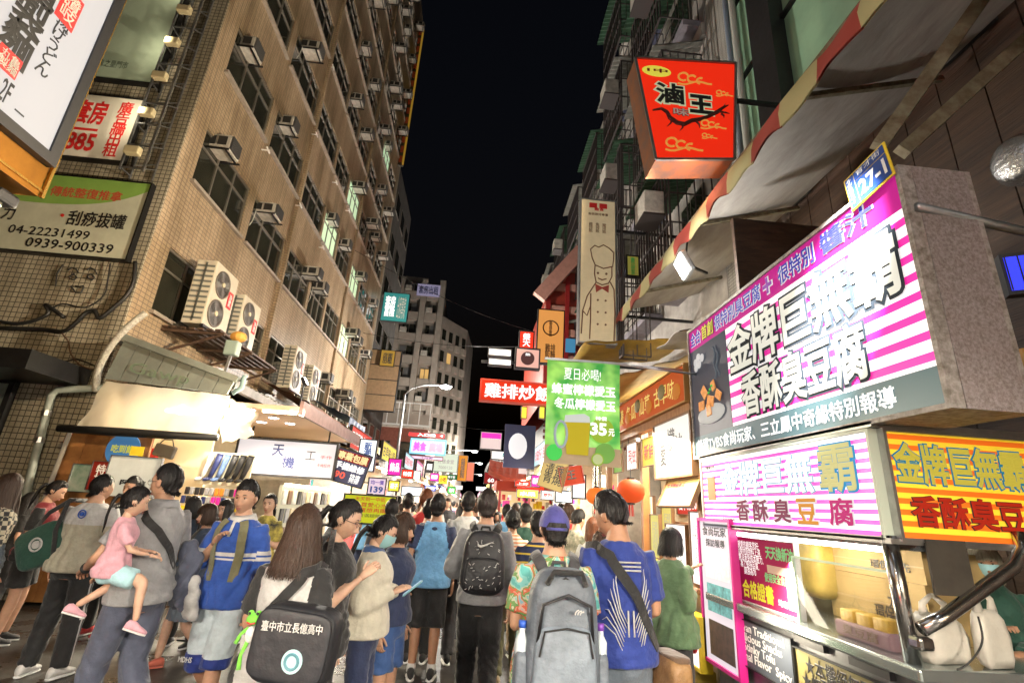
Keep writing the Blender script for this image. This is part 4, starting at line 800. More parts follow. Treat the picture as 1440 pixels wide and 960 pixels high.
gg = thing('glass_guard', 'clear sneeze guard pane along the cart counter', 'glass pane', (cx0+.06, 3.6, .99)); MB().box((cx0+.055, 2.95, .992), (cx0+.06, 3.86, 1.42)).build('pane', gl_, gg); MB().box((cx0+.05, 2.93, 1.42), (cx0+.066, 3.88, 1.435)).box((cx0+.05, 3.86, .992), (cx0+.066, 3.88, 1.42)).build('edge', mat('glass_edge', (.5, .62, .5), .2), gg)
# lower front boards
lb_ = sign('english_board', 'dark slate board with white English snack lettering on the cart front', 'sign', (cx0+.03, 4.42, .52), .95, .34, rz=R(-90), d=.02, face=mat('slate_print', (.06, .07, .09), .5), frame=MATS['black'], fw=.006); sign_text(lb_, .95, .34, [('Taiwan Traditional\nDelicious Snacks\nStinky Tofu\nOriginal Flavor  Spicy', .06, .06, .95, .94, MATS['white'], .02)])
lo = sign('olive_board', 'olive board with black star bullets and characters on the cart front', 'sign', (cx0+.03, 3.4, .46), 1.05, .36, rz=R(-90), d=.02, face=mat('olive_print', (.22, .19, .07), .5, var=.2), frame=MATS['black'], fw=.006); sign_text(lo, 1.05, .36, [('★本攤絕無回鍋油\n★炸酥一點會更好吃\n★趁熱吃最好吃', .05, .06, .95, .95, MATS['black'], .02)])
for k, y in enumerate((3.75, 3.2)): solo(MB().box((cx0+.02, y-.16, .86), (cx0+.055, y+.16, .905)), 'counter_vent', MATS['black'], ['left', 'right'][k]+' dark slot in the steel edge below the cart counter', 'vent', loc=(cx0+.03, y, .88))
# tall pink board
pbd = sign('pink_menu_board', 'tall magenta and white board with food photos at the far end of the cart', 'sign', (cx0-.02, 4.96, .42), .62, 1.22, rz=R(-90), d=.05, face=lit('board_pinkwhite', (.88, .78, .84), .95), frame=mat('frame_magenta', (.6, .02, .25), .4), fw=.03)
sign_text(pbd, .62, 1.22, [('食尚玩家', .1, .89, .88, .96, MATS['black'], .02), ('採訪報導', .2, .81, .82, .87, MATS['black'], .02)])
for k, (v0, v1, c_) in enumerate([(.58, .76, (.5, .62, .6)), (.34, .54, (.18, .5, .55)), (.04, .28, (.1, .06, .05))]):
    MB().box((-.22, -.004, v0*1.22), (.24, -.001, v1*1.22)).build('photo', mat(f'photo_{"abc"[k]}', c_, .4, col2=tuple(x*.15+.02 for x in c_) if k else (.9, .9, .9), vs=14, emit=.15, ecol=c_), pbd, world=False)
# tofu tray
tt = thing('tofu_tray', 'pink lettered tray holding golden tofu blocks on the cart counter', 'tray', (cx0+.16, 3.3, .992))
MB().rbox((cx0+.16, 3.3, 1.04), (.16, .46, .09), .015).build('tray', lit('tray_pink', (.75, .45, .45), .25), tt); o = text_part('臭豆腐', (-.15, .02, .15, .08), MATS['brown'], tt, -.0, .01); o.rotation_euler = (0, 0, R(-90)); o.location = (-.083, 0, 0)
for k, y in enumerate((3.16, 3.3, 3.44)):
    b_ = MB().rbox((cx0+.16, y, 1.115), (.11, .115, .075), .008, seg=2); solo(b_, 'tofu_block', mat('tofu_gold', (.75, .48, .08), .5, var=.3, vs=25, bump=.3), ['nearest', 'middle', 'farthest'][k]+' golden tofu block in the pink tray', 'tofu', 'tofu blocks in the tray', smooth=True, loc=(cx0+.16, y, 1.08))
cb = mat('cardboard', (.36, .25, .1), .8, var=.2, vs=5)
for k, (y, z, hh) in enumerate([(3.62, .992, .34), (3.6, 1.335, .2)]):
    t = thing('cardboard_box', ['lower', 'upper'][k]+' of the stacked brown cardboard boxes inside the cart', 'box', (3.15, y, z)); MB().box((2.98, y-.3, z), (3.4, y+.62, z+hh)).build('carton', cb, t); MB().box((2.975, y-.3, z+hh*.49), (2.979, y+.62, z+hh*.53)).build('tape', mat('tape_brown', (.42, .3, .15), .3), t)
    o = text_part('大\n環保優先' if not k else '環保優先', (-.15, .06, .2, hh-.08), MATS['black'], t, 0, .01); o.rotation_euler = (0, 0, R(-90)); o.location = (-.177, 0, 0)
solo(MB().rbox((3.0, 4.4, 1.35), (.35, .5, .5), .08, seg=3), 'yellow_hood', mat('hood_yellow', (.5, .36, .08), .5, var=.4, vs=6), 'stained yellow fryer hood inside the cart', 'hood', smooth=True, loc=(3, 4.4, 1.1))
pts = [Vector((3.1+.0*k, 4.05-.012*k, 1.22+.0045*k)) for k in range(60)]; solo(MB().tube(pts, [.1+.01*(k % 4 < 2) for k in range(60)], 14), 'fryer_duct', MATS['foil'], 'ribbed silver duct above the boxes inside the cart', 'duct', smooth=True, loc=(3.1, 3.7, 1.3))
# dark screen, plastic bags
a = onY(1297, 757, 2.82); b = onY(1368, 833, 2.82)
solo(MB().box((a.x, 2.8, b.z-.02), (b.x, 2.815, a.z)), 'dark_screen', mat('screen_cloth', (.035, .028, .02), .8, var=.3), 'dark brown cloth screen hanging below the orange sign', 'screen', loc=(a.x, 2.81, b.z))
bagm = mat('bag_plastic', (.72, .68, .6), .35, var=.15, vs=8, bump=.6, bs=14, trans=.25)
def carrier(label, c, w_, h_, d_, rz, seed):
    random.seed(seed); t = thing('plastic_bag', label, 'bag', c, rz); mb = MB(); rings = []
    for z, s_, q_ in [(0, .86, .8), (.12, 1, 1), (.45, 1.02, 1), (.68, .9, .8), (.78, .7, .5)]:
        rings.append([Vector((math.copysign(abs(math.cos(a_))**.6, math.cos(a_))*w_/2*s_*(1+.06*math.sin(5*a_+z*9)), math.copysign(abs(math.sin(a_))**.6, math.sin(a_))*d_/2*q_*(1+.1*math.sin(4*a_+seed)), z*h_+.01*math.sin(3*a_))) for a_ in [2*math.pi*k/22 for k in range(22)]])
    mb.loft(rings); mb.build('sack', bagm, t, True, world=False)
    for s_ in (-1, 1): MB().tube([(s_*w_*.24, 0, h_*.76), (s_*w_*.25, 0, h_*.95), (s_*w_*.05, 0, h_*1.08), (0, 0, h_*1.1)], [.035, .022, .014, .012], 8, flat=.5).build('handle', bagm, t, True, world=False)
carrier('white plastic carrier bag standing on the counter by the steel post', (2.66, 2.93, .992), .29, .30, .14, .1, 3)
carrier('hanging white plastic bag with a folded box at the bent steel handle', (2.9, 2.86, 1.0), .22, .34, .08, .2, 5)
cable('cable', 'thin black wire hanging from the bent steel handle', [(2.75, 2.76, 1.25), (2.74, 2.75, 1.15), (2.68, 2.74, 1.08), (2.6, 2.74, 1.02), (2.56, 2.75, 1.0)], .005, rub)
# ================================================================ JELLY DRINK STALL (right, beyond the cart)
js = thing('jelly_stall', 'wooden drink stall with lit menu boards and counter beyond the cart', 'stall', (3.2, 7.2, 0))
wood = mat('warm_wood', (.32, .15, .05), .45, col2=(.2, .08, .025), vs=4, stretch=(1, 5, 1), bump=.15, bs=20)
MB().box((2.55, 5.42, 0), (4.3, 9.3, .92)).build('base', mat('cream_front', (.6, .5, .36), .6, var=.2), js)
MB().box((2.42, 5.4, .92), (4.3, 9.32, .97)).build('counter', wood, js)
MB().box((3.5, 5.4, .97), (3.6, 9.3, 3.1)).build('back_wall', mat('cream_wall', (.75, .66, .48), .7), js)
MB().box((2.5, 5.4, 2.86), (4.2, 9.3, 2.92)).build('ceiling', mat('ceil_white', (.7, .66, .58), .7), js)
for y in (5.42, 7.3, 9.25): MB().box((2.46, y-.05, .97), (2.56, y+.05, 2.86)).build('post', wood, js)
light('AREA', 'stall_light', (2.6, 6.6, 2.76), 330, (1, .88, .66), js, .6, to=(2.9, 7.2, 0), sy=3.2)
for k in range(3):
    MB().box((2.7, 5.7+k*1.2, 2.83), (3.9, 5.8+k*1.2, 2.858)).build('ceiling_light', MATS['tube_white'], js)
MB().box((2.4, 5.4, 2.80), (2.5, 9.3, 2.92)).build('fascia', wood, js)
rb = sign('red_floral_band', 'red and orange floral fascia band above the drink stall', 'sign', (2.36, 7.3, 2.93), 3.8, .42, rz=R(-90), d=.05, face=lit('floral_red', (.7, .12, .02), .55), frame=mat('fascia_brown', (.3, .16, .04), .5), fw=.02, texts=[('愛玉  檸檬  冬瓜  仙草  古早味', .08, .2, .92, .8, lit('letter_amber', (.95, .7, .2), .8), .01)])
for k in range(8):
    MB().ell((-1.7+k*.48, -.012, .2+.05*(-1)**k), (.13, .012, .1), 0, 12, 6).build('printed_fruit', lit('fruit_orange', (.75, .25, .03), .5) if k % 2 else mat('leaf_dark', (.12, .1, .03), .6), rb, world=False)
cs_ = sign('calligraphy_sign', 'white backlit sign with sparse black brush strokes on the drink stall', 'sign', (2.38, 5.92, 2.12), 1.12, .66, rz=R(-90), d=.08, face=lit('calligraphy_white', (.95, .92, .86), .95), frame=MATS['brown'], fw=.025, texts=[('愛', .16, .2, .34, .62, MATS['black'], .022), ('檬', .38, .42, .6, .86, MATS['black'], .022), ('冰', .62, .45, .8, .72, MATS['black'], .022), ('手作', .1, .1, .2, .15, redp, .0)])
tb = sign('tilted_menu_board', 'brownish menu board tilted out over the drink counter', 'sign', (2.3, 5.75, 1.78), .95, .32, rz=R(-90), d=.03, face=mat('menu_photo', (.32, .24, .16), .4, col2=(.55, .45, .1), vs=7), frame=MATS['brown'], fw=.012, rx=0, texts=[('仙草檸檬愛玉', .05, .72, .6, .88, redp, .02)]); tb.rotation_euler = (R(-25), 0, R(-90))
for k, (y, z, w_, h_, c, lab) in enumerate([(5.62, 1.0, .3, .72, MATS['glow_white'], 'tall white lit price board nearest the pink board'), (6.2, 1.02, .6, .55, MATS['glow_white'], 'wide white lit menu with small print behind the green shirt shopper'), (6.9, 1.15, .34, .52, lit('poster_yellow', (.85, .8, .25), .7), 'yellow green poster on the stall counter'), (7.5, 1.2, .4, .6, lit('poster_yellow2', (.9, .78, .2), .7), 'yellow poster deeper in the drink stall'), (8.3, 1.25, .5, .7, MATS['glow_warm'], 'warm lit menu panel deepest in the drink stall')]):
    s_ = sign('menu_board', lab, 'sign', (2.5 if k < 3 else 2.9, y, z), w_, h_, rz=R(-90), d=.03, face=c, frame=MATS['brown'], fw=.015)
    sign_text(s_, w_, h_, [('愛玉檸檬\n冬瓜檸檬\n仙草凍飲\n烏梅冰茶', .2, .15, .8, .85, MATS['grey'], .0)])
for k in range(5):
    t = thing('drink_bottle', f'{ORD[k]} amber bottle along the back shelf of the drink stall', 'bottle', (3.4, 5.7+k*.35, 1.6), group='bottles in the drink stall')
    MB().tube([(3.4, 5.7+k*.35, 1.6), (3.4, 5.7+k*.35, 1.78), (3.4, 5.7+k*.35, 1.83), (3.4, 5.7+k*.35, 1.9)], [.045, .045, .018, .018], 10).build('glass', mat('amber', (.4, .15, .02), .15), t, smooth=True); MB().disc((3.4, 5.7+k*.35, 1.91), .022, 'Z', 10, th=.02).build('cap', MATS['red'], t)
MB().box((3.25, 5.45, 1.57), (3.5, 9.2, 1.597)).build('shelf', wood, js)
ub = sign('plum_ice_sign', 'white lit sign with black characters and a red round seal low on the drink stall', 'sign', (2.33, 5.7, .3), .8, .42, rz=R(-90), d=.1, face=MATS['glow_white'], frame=MATS['yellow'], fw=.03, texts=[('烏梅冰', .06, .3, .62, .8, MATS['black'], .02)])
MB().disc((.26, -.01, .2), .1, 'Y', 20, th=.01).build('red_seal', redp, ub, world=False); text_part('古', (.21, .14, .31, .26), MATS['white'], ub, -.016, .01)
solo(MB().box((2.35, 5.45, .06), (2.54, 6.6, .24)), 'yellow_step', mat('step_yellow', (.6, .45, .08), .5), 'low yellow wooden step under the plum ice sign', 'step', loc=(2.45, 6, .06))
for k in range(9):
    r_, q_ = divmod(k, 3); y_ = 6.0+q_*1.05; z_ = 1.72+r_*.36
    s_ = sign('price_card', f'{["lower", "middle", "upper"][r_]} row price card, {ORD[q_]} along the drink stall back wall', 'sign', (3.47, y_, z_), .78, .3, rz=R(-90), d=.02, face=[MATS['glow_white'], lit('card_yellow', (.95, .8, .2), .9), lit('card_red', (.7, .05, .03), .9)][(r_+q_) % 3], frame=MATS['brown'], fw=.012, group='price cards in the drink stall')
    sign_text(s_, .78, .3, [(['檸檬愛玉 35', '冬瓜茶 25', '仙草凍 30', '烏梅汁 30', '百香果 40'][k % 5], .06, .2, .94, .8, MATS['black'] if (r_+q_) % 3 < 2 else wl, .01)])
cupm = mat('cup_plastic', (.75, .72, .6), .3)
for k in range(12):
    c_ = (2.62+.12*(k % 2), 5.75+k*.27, .972); t = thing('drink_cup', f'{["front", "back"][k % 2]} row plastic drink cup, number {ORD[k]} from the near end of the counter', 'cup', c_, group='cups on the drink counter')
    MB().tube([(0, 0, 0), (0, 0, .13)], [.032, .043], 12).build('cup', [mat('drink_amber', (.6, .3, .03), .25), mat('drink_lime', (.5, .55, .1), .25), cupm][k % 3], t, True, world=False); MB().disc((0, 0, .135), .045, 'Z', 14, th=.01).build('lid', MATS['white'], t, world=False)
for k in range(3):
    s_ = sign('hanging_card', f'{ORD[k]} small card hanging from the drink stall fascia', 'sign', (2.44, 6.9+k*.75, 2.32), .5, .38, rz=R(-90), d=.02, face=[lit('hang_yellow', (.9, .75, .1), .8), MATS['glow_white'], lit('hang_green', (.3, .6, .12), .7)][k], frame=MATS['brown'], fw=.01, texts=[(['新鮮', '現做', '推薦'][k], .12, .2, .88, .8, redp, .02)])
    MB().bar((-.2, .01, .38), (-.2, .01, .5), .008).bar((.2, .01, .38), (.2, .01, .5), .008).build('cord', MATS['black'], s_, world=False)
# lanterns
def lantern(label, c, r, col, e):
    t = thing('paper_lantern', label, 'lantern', c); mb = MB(); rings = []
    for i in range(17):
        a = math.pi*i/16-math.pi/2; rr = r*max(math.cos(a)**.8, .22)*(1 if i % 2 else .965); z = r*.82*math.sin(a)
        rings.append([(rr*math.cos(2*math.pi*k/24), rr*math.sin(2*math.pi*k/24), z) for k in range(24)])
    mb.loft(rings).build('shade', lit('lantern_'+label.split()[0], col, e), t, True, world=False)
    for s_ in (-1, 1): MB().disc((0, 0, s_*r*.83), r*.28, 'Z', 14, th=.03).build('cap', MATS['metal_dark'], t, world=False)
    mb = MB()
    for k in range(7): mb.bar((.02*math.cos(k), .02*math.sin(k), -r*.85), (.03*math.cos(k), .03*math.sin(k), -r*1.7), .006)
    mb.build('tassel', MATS['red'], t, world=False); MB().bar((0, 0, r*.85), (0, 0, r*1.6), .008).build('cord', MATS['black'], t, world=False)
    light('POINT', 'lantern_light', (0, 0, 0), 0.1, col, None, .1)
    bpy.data.objects.remove(bpy.data.objects['lantern_light'])
    return t
lantern('big red orange paper lantern hanging at the drink stall', tuple(onY(887, 690, 5.6)), .155, (.85, .1, .02), .8)
lantern('smaller orange paper lantern hanging farther along the drink stall', tuple(onY(838, 697, 8.2)), .16, (.9, .2, .03), .9)
# steel corrugated pipe column by the stall
solo(MB().tube([(2.2, 8.9, .0+.05*k) for k in range(60)], [.075+.008*(k % 2) for k in range(60)], 12), 'steel_column', MATS['steel'], 'ribbed steel column at the far corner of the drink stall', 'column', smooth=True, loc=(2.2, 8.9, 0))
# ================================================================ LEFT SHOP ROW
SX = -3.9
roofm = mat('tin_roof', (.3, .31, .28), .6, .3, col2=(.16, .13, .1), vs=3)
sr = thing('shop_roof', 'long dirty tin lean to roof over the left shops with hanging bits of tarp', 'awning', (-5, 8.1, 3.2))
mb = MB(); corrugated(mb, SX, 3.32, FX+.01, 3.86, 8.02, 26, .025, .18); mb.build('tin_sheet', roofm, sr)
MB().box((SX-.03, 8.02, 3.16), (SX+.05, 26, 3.3)).build('gutter', mat('gutter', (.2, .19, .18), .5, .3, var=.4, vs=5), sr)
pnl = [onY(x, y, 7.98) for x, y in ((150, 533), (322, 555), (333, 535), (180, 475))]
mp_ = mat('panel_metal', (.34, .38, .35), .45, .5, var=.25, vs=3)
n = 8
for k in range(n):
    u0, u1 = k/n, (k+1)/n-.006
    q = [pnl[0].lerp(pnl[1], u0), pnl[0].lerp(pnl[1], u1), pnl[3].lerp(pnl[2], u1), pnl[3].lerp(pnl[2], u0)]
    prism(MB(), [(p.x, p.z) for p in q], 7.93, 7.955+.008*(k % 2)).build('end_panel', mp_, sr)
MB().bar((pnl[3].x-.05, 7.9, pnl[3].z), (pnl[2].x+.05, 7.9, pnl[2].z), .06, .1).build('ridge_flashing', mp_, sr)
o = text_part('Gawp', (0, 0, .95, .22), mat('spray_green', (.16, .22, .15), .8), sr, 0, .0, .002); o.location = onY(177, 527, 7.91)-sr.location; o.rotation_euler = (0, R(8), 0)
# translucent plastic sheet
def sheet_mat(name, col):
    m = bpy.data.materials.new(name); m.use_nodes = True; t = m.node_tree; b = t.nodes['Principled BSDF']; out = t.nodes['Material Output']
    tr = N(t, 'ShaderNodeBsdfTranslucent'); tr.inputs[0].default_value = c4(col); b.inputs['Base Color'].default_value = c4(col); b.inputs['Roughness'].default_value = .25
    tp_ = N(t, 'ShaderNodeBsdfTransparent'); m1_ = N(t, 'ShaderNodeMixShader'); m1_.inputs[0].default_value = .6; m2_ = N(t, 'ShaderNodeMixShader'); m2_.inputs[0].default_value = .22
    t.links.new(b.outputs[0], m1_.inputs[1]); t.links.new(tr.outputs[0], m1_.inputs[2]); t.links.new(m1_.outputs[0], m2_.inputs[1]); t.links.new(tp_.outputs[0], m2_.inputs[2]); t.links.new(m2_.outputs[0], out.inputs[0]); return m
plas = sheet_mat('plastic_film', (.8, .74, .6))
a0, a1, a2, a3 = onY(105, 603, 7.85), onY(303, 613, 7.85), onY(325, 556, 7.95), onY(150, 536, 7.95)
mb = MB(); nn = 26
vs = []
for j in range(11):
    for i in range(nn+1):
        p = a0.lerp(a1, i/nn).lerp(a3.lerp(a2, i/nn), j/10); vs.append((p.x, p.y+.03*math.sin(i*.9+j*.5)+.02*math.sin(i*2.3-j*1.1), p.z))
mb.add(vs, [(j*(nn+1)+i, j*(nn+1)+i+1, (j+1)*(nn+1)+i+1, (j+1)*(nn+1)+i) for j in range(10) for i in range(nn)])
solo(mb, 'plastic_curtain', plas, 'crinkled translucent plastic rain curtain lit from behind below the metal panel', 'curtain', smooth=True, loc=tuple(a3))
mb = MB(); vs = []
for j in range(9):
    for i in range(13): vs.append((a2.x-.02+.05*math.sin(j), a2.y+i*.09, a2.z-.05-j*.085*(1-.03*i)+.02*math.sin(i*1.3)))
mb.add(vs, [(j*13+i, j*13+i+1, (j+1)*13+i+1, (j+1)*13+i) for j in range(8) for i in range(12)]); solo(mb, 'plastic_curtain', plas, 'side piece of translucent plastic curtain at the roof corner', 'curtain', smooth=True, loc=tuple(a2))
solo(MB().tube([onY(82, 602, 7.78), onY(150, 606, 7.76), onY(230, 611, 7.78), onY(306, 615, 7.76)], [.05, .065, .06, .05], 10), 'rolled_tarp', rub, 'black rolled tarp tied along the bottom of the plastic curtain', 'tarp', smooth=True, loc=tuple(onY(150, 606, 7.76)))
# grey cover below the pipe, pole
mb = MB(); cpts = [onY(x, y, 8.0) for x, y in ((75, 640), (100, 605), (132, 550), (80, 560))]
solo(MB().tube([onY(x, y, 7.9) for x, y in ((100, 604), (75, 668), (56, 720))], .03, 8), 'slanted_pole', lit('painted_pole_glint', (.5, .42, .3), .25), 'slanted pole with a painted glint at the edge of the wooden panel', 'pole', smooth=True, loc=tuple(onY(100, 604, 7.9)))  # faint glow stands in for the glint; the pole is no lamp
wp0, wp1 = onY(95, 606, 8.05), onY(192, 700, 8.05)
t = thing('wood_panel', 'varnished brown wooden panel under the rolled tarp', 'panel', (wp0.x, 8.05, 0)); 
for k in range(4): MB().box((wp0.x+(wp1.x-wp0.x)*k/4, 8.04, .05), (wp0.x+(wp1.x-wp0.x)*(k+1)/4-.006, 8.09, wp0.z)).build('plank', wood, t)
t = thing('round_sign', 'round blue sign with yellow characters leaning on the wooden panel', 'sign', tuple(onY(172, 650, 7.95))); c_ = onY(173, 632, 7.95)
MB().disc(c_, .24, 'Y', 28, th=.02).build('disc', lit('round_blue', (.1, .3, .6), .5), t); text_part('吃到飽', (c_.x-t.location.x-.16, c_.z-t.location.z-.05, c_.x-t.location.x+.16, c_.z-t.location.z+.07), lit('round_yellow', (.8, .8, .1), .6), t, -.012, .03)
def poster(label, xl, yt, xr, yb, Y, m_, texts=(), name='poster', **k): return pxsign_y(name, label, 'poster', xl, yt, xr, yb, Y, face=m_, frame=MATS['metal_grey'], fw=.008, d=.03, texts=texts, **k)
poster('green poster with a pictured figure in blue against the wall', 105, 652, 133, 692, 7.9, mat('poster_green', (.08, .2, .12), .4, col2=(.5, .5, .45), vs=3, emit=.12))
poster('red poster with small white print beside the green poster', 133, 648, 160, 690, 7.85, lit('poster_red', (.5, .04, .02), .25), [('特價\n拍賣', .15, .2, .85, .9, MATS['white'], .02)])
poster('white cloth banner with a yellow patch standing behind the man in the olive tee', 158, 640, 214, 700, 7.6, mat('banner_pale', (.6, .63, .6), .5, var=.15, emit=.1), [('阿維', .3, .28, .8, .42, MATS['black'], .03)])
MB().box((-.12, -.006, .55), (.06, -.002, .68)).build('yellow_patch', MATS['yellow'], bpy.data.objects['poster.002'], world=False)
# outdoor condensers on the roof
def condenser(label, c, s=1.):
    t = thing('condenser_unit', label, 'air conditioner', c, R(90)); cs = mat('condenser_case', (.68, .62, .5), .45, var=.15, vs=4)
    MB().rbox((.47*s, .2*s, .68*s), (.94*s, .4*s, 1.34*s), .02).build('case', cs, t, world=False)
    for z in (.36, .98):
        MB().ring((.36*s, -.006, z*s), .27*s, .018, 'Y', 24, 6).build('fan_ring', mat('fan_ring', (.2, .18, .15), .4, .5), t, world=False)
        f = MB().disc((.36*s, -.002, z*s), .265*s, 'Y', 24, th=.006).build('fan_opening', mat('fan_dark', (.06, .05, .045), .5), t, world=False)
        mb = MB()
        for k in range(5): mb.ring((.36*s, -.014, z*s), (.06+.045*k)*s, .004, 'Y', 20, 4)
        mb.build('guard', MATS['metal_grey'], f, world=False); MB().disc((.36*s, -.022, z*s), .05*s, 'Y', 14, th=.02).build('hub', MATS['cream'], f, world=False)
        mb = MB()
        for k in range(4):
            a = k*math.pi/2+.4; mb.cbox((.36*s+.14*s*math.cos(a), -.008, z*s+.14*s*math.sin(a)), (.2*s, .006, .1*s), rot=Matrix.Rotation(-a, 3, 'Y'))
        mb.build('blade', mat('fan_blade', (.12, .11, .1), .5), f, world=False)
    mb = MB()
    for k in range(11): mb.box((-.012, .03*s, .1*s+k*.11*s), (-.002, .37*s, .14*s+k*.11*s))
    mb.box((-.012, .18*s, .06), (-.004, .22*s, 1.3*s)); mb.build('side_grille', mat('grille_grey', (.16, .17, .15), .5), t, world=False)
    MB().box((.66*s, -.006, .62*s), (.86*s, -.001, .98*s)).build('label', redp, t, world=False); text_part('冷\n氣', (.7*s, .66*s, .82*s, .94*s), MATS['white'], t, -.007, .03)
    mb = MB().box((-.03, -.05, -.04), (1., .02, .005)).box((-.03, .36, -.04), (1., .42, .005)); mb.build('rack', MATS['metal_dark'], t, world=False)
def put(px, py, X): return tuple(onX(px, py, X))
condenser('large cream twin fan condenser, nearest the wall corner', (FX+.62, 9.35, 4.62), 1.0)
condenser('second cream twin fan condenser beside the nearest one', (FX+.62, 10.7, 4.55), .95)
condenser('third condenser seen edge on farther along the roof', (FX+.62, 14.3, 4.5), .95)
condenser('fourth condenser small and far along the shop roof', (FX+.62, 16.0, 4.45), .9)
t = thing('condenser_platform', 'rusty slatted steel platform under the twin fan condensers', 'platform', (-5.6, 10.4, 4.4))
for k in range(7): MB().box((FX+.02+k*.16, 9.2, 4.46), (FX+.12+k*.16, 12, 4.5)).build('slat', mat('rusty', (.12, .07, .045), .7, .3, var=.5, vs=8), t)
mb = MB()
for y in (9.25, 10.5, 11.9): MB().bar((FX, y, 4.42), (FX+1.15, y, 4.42), .05).bar((FX, y, 3.95), (FX+1.1, y, 4.4), .04).build('support', MATS['rusty'], t)
pass
t = thing('camera_box', 'small grey box with an orange cap above the end of the metal panel', 'box', tuple(onY(325, 515, 7.9)))
c_ = onY(327, 490, 7.9); MB().rbox(c_, (.2, .16, .24), .02).build('box', mat('box_green', (.25, .32, .28), .5), t); MB().ell(c_+Vector((.05, 0, .2)), (.13, .1, .09)).build('cap', mat('cap_orange', (.6, .3, .06), .6), t); MB().bar(c_+Vector((0, 0, -.12)), c_+Vector((-.03, 0, -.45)), .04).build('post', MATS['metal_grey'], t)
solo(MB().tube([onY(326, 553, 7.95), onY(340, 545, 8.), onY(342, 533, 8.), onY(345, 528, 8.)], .04, 8), 'gutter_pipe', mat('pipe_bluegreen', (.2, .3, .3), .5), 'short blue green gutter elbow at the end of the metal panel', 'pipe', smooth=True, loc=tuple(onY(326, 553, 7.95)))
# soffit with downlights
so_ = thing('shop_soffit', 'warm lit soffit panel with round downlights over the first left shop', 'ceiling', (-4.5, 10.5, 2.98))
MB().box((-5.7, 8.6, 2.98), (SX+.9, 13.2, 3.06)).build('panel', mat('soffit_peach', (.72, .5, .34), .6, var=.12, vs=1), so_)
MB().box((SX+.9, 8.6, 2.92), (SX+.96, 13.2, 3.16)).build('edge_board', mat('edge_red', (.22, .13, .12), .5, var=.3), so_)
for k, (px, py) in enumerate([(351, 575), (346, 585), (385, 587), (368, 593), (408, 595)]):
    c_ = onZ(px, py, 2.978)
    if not (8.7 < c_.y < 13.1): c_.y = 9+k*.8
    d_ = thing('downlight', f'round recessed downlight in the peach soffit, {ORD[k]} from the left', 'lamp', tuple(c_), group='downlights in the soffit')
    MB().ring(c_, .1, .012, 'Z', 20, 6).build('rim', MATS['white'], d_); MB().disc(c_-Vector((0, 0, .004)), .09, 'Z', 18, th=.006).build('lens', MATS['led_white'], d_)
    light('SPOT', 'downlight_beam', c_-Vector((0, 0, .03)), 190, (1, .9, .74), d_, .06, to=c_-Vector((0, 0, 3)), angle=140, blend=.7)
# first shop: back wall, bag, socks
sh1 = thing('accessory_shop', 'bright corner shop of socks and bags under the peach soffit', 'shop', (-5, 9.5, 0))
cw_ = mat('shop_wall_cream', (.78, .68, .48), .6, var=.06)
MB().box((-5.75, 8.12, 0), (-5.68, 13.1, 2.97)).build('side_wall', cw_, sh1)
MB().box((-5.67, 9.6, 0), (-4.75, 9.66, 2.97)).build('back_wall', cw_, sh1); MB().box((-5.6, 9.3, 0), (-4.0, 9.58, .95)).build('counter', wood, sh1)
MB().box((-5.5, 9.2, 2.9), (-4.6, 9.3, 2.95)).build('tube_light', MATS['tube_warm'], sh1); MB().box((SX+.3, 8.62, 2.93), (SX+.85, 8.68, 2.97)).build('tube_light', MATS['tube_warm'], sh1); light('AREA', 'added_shop_fill', (SX+.55, 8.55, 2.88), 320, (1, .87, .64), sh1, .9, to=(-1.2, 4.2, .9), sy=.3)  # area light added under the soffit edge to brighten the street crowd
t = thing('wall_bag', 'black handbag tilted on a hook with a red bag behind it', 'bag', tuple(onY(232, 660, 9.4))); c_ = onY(232, 634, 9.4)
MB().rbox(c_, (.36, .1, .22), .03, rot=Matrix.Rotation(R(10), 3, 'Y')).build('body', mat('bag_black', (.04, .035, .03), .5), t); MB().tube([c_+Vector((-.14, 0, .1)), c_+Vector((-.06, 0, .2)), c_+Vector((.08, 0, .2)), c_+Vector((.14, 0, .06))], .012, 6).build('handle', MATS['black'], t)
c2 = onY(213, 642, 9.45); solo(MB().rbox(c2, (.2, .08, .3), .03), 'wall_bag', MATS['red'], 'red bag hanging half behind the black handbag', 'bag', loc=tuple(c2))
sp_ = thing('sock_board', 'cream display board hung with long sock legs over a rack of folded socks', 'display', tuple(onY(315, 690, 9.2)))
a = onY(287, 634, 9.2); b = onY(348, 684, 9.2)
MB().box((a.x, 9.2, b.z), (b.x, 9.24, a.z)).build('board', mat('board_cream', (.8, .72, .52), .6), sp_)
for k in range(6):
    x = a.x+.1+(b.x-a.x-.15)*k/5.4; m_ = [MATS['white'], MATS['navy'], mat('denim_sock', (.12, .2, .42), .8), MATS['black'], MATS['black'], MATS['black']][k]
    t = thing('hanging_sock', f'{["white", "navy", "blue", "first black", "second black", "third black"][k]} over knee sock leg on the cream display board', 'sock', (x, 9.15, b.z+.06), group='sock legs on the display board')
    MB().tube([(x+.08, 9.15, a.z-.05), (x+.055, 9.14, a.z-.2), (x+.02, 9.14, b.z+.2), (x-.005, 9.13, b.z+.1)], [.052, .05, .042, .034], 10).tube([(x+.005, 9.13, b.z+.1), (x-.05, 9.1, b.z+.075), (x-.085, 9.08, b.z+.065)], [.034, .032, .02], 8).build('leg', m_, t, True); MB().tube([(x+.08, 9.15, a.z-.055), (x+.083, 9.15, a.z-.03)], .056, 8).build('cuff', m_, t)
random.seed(11)
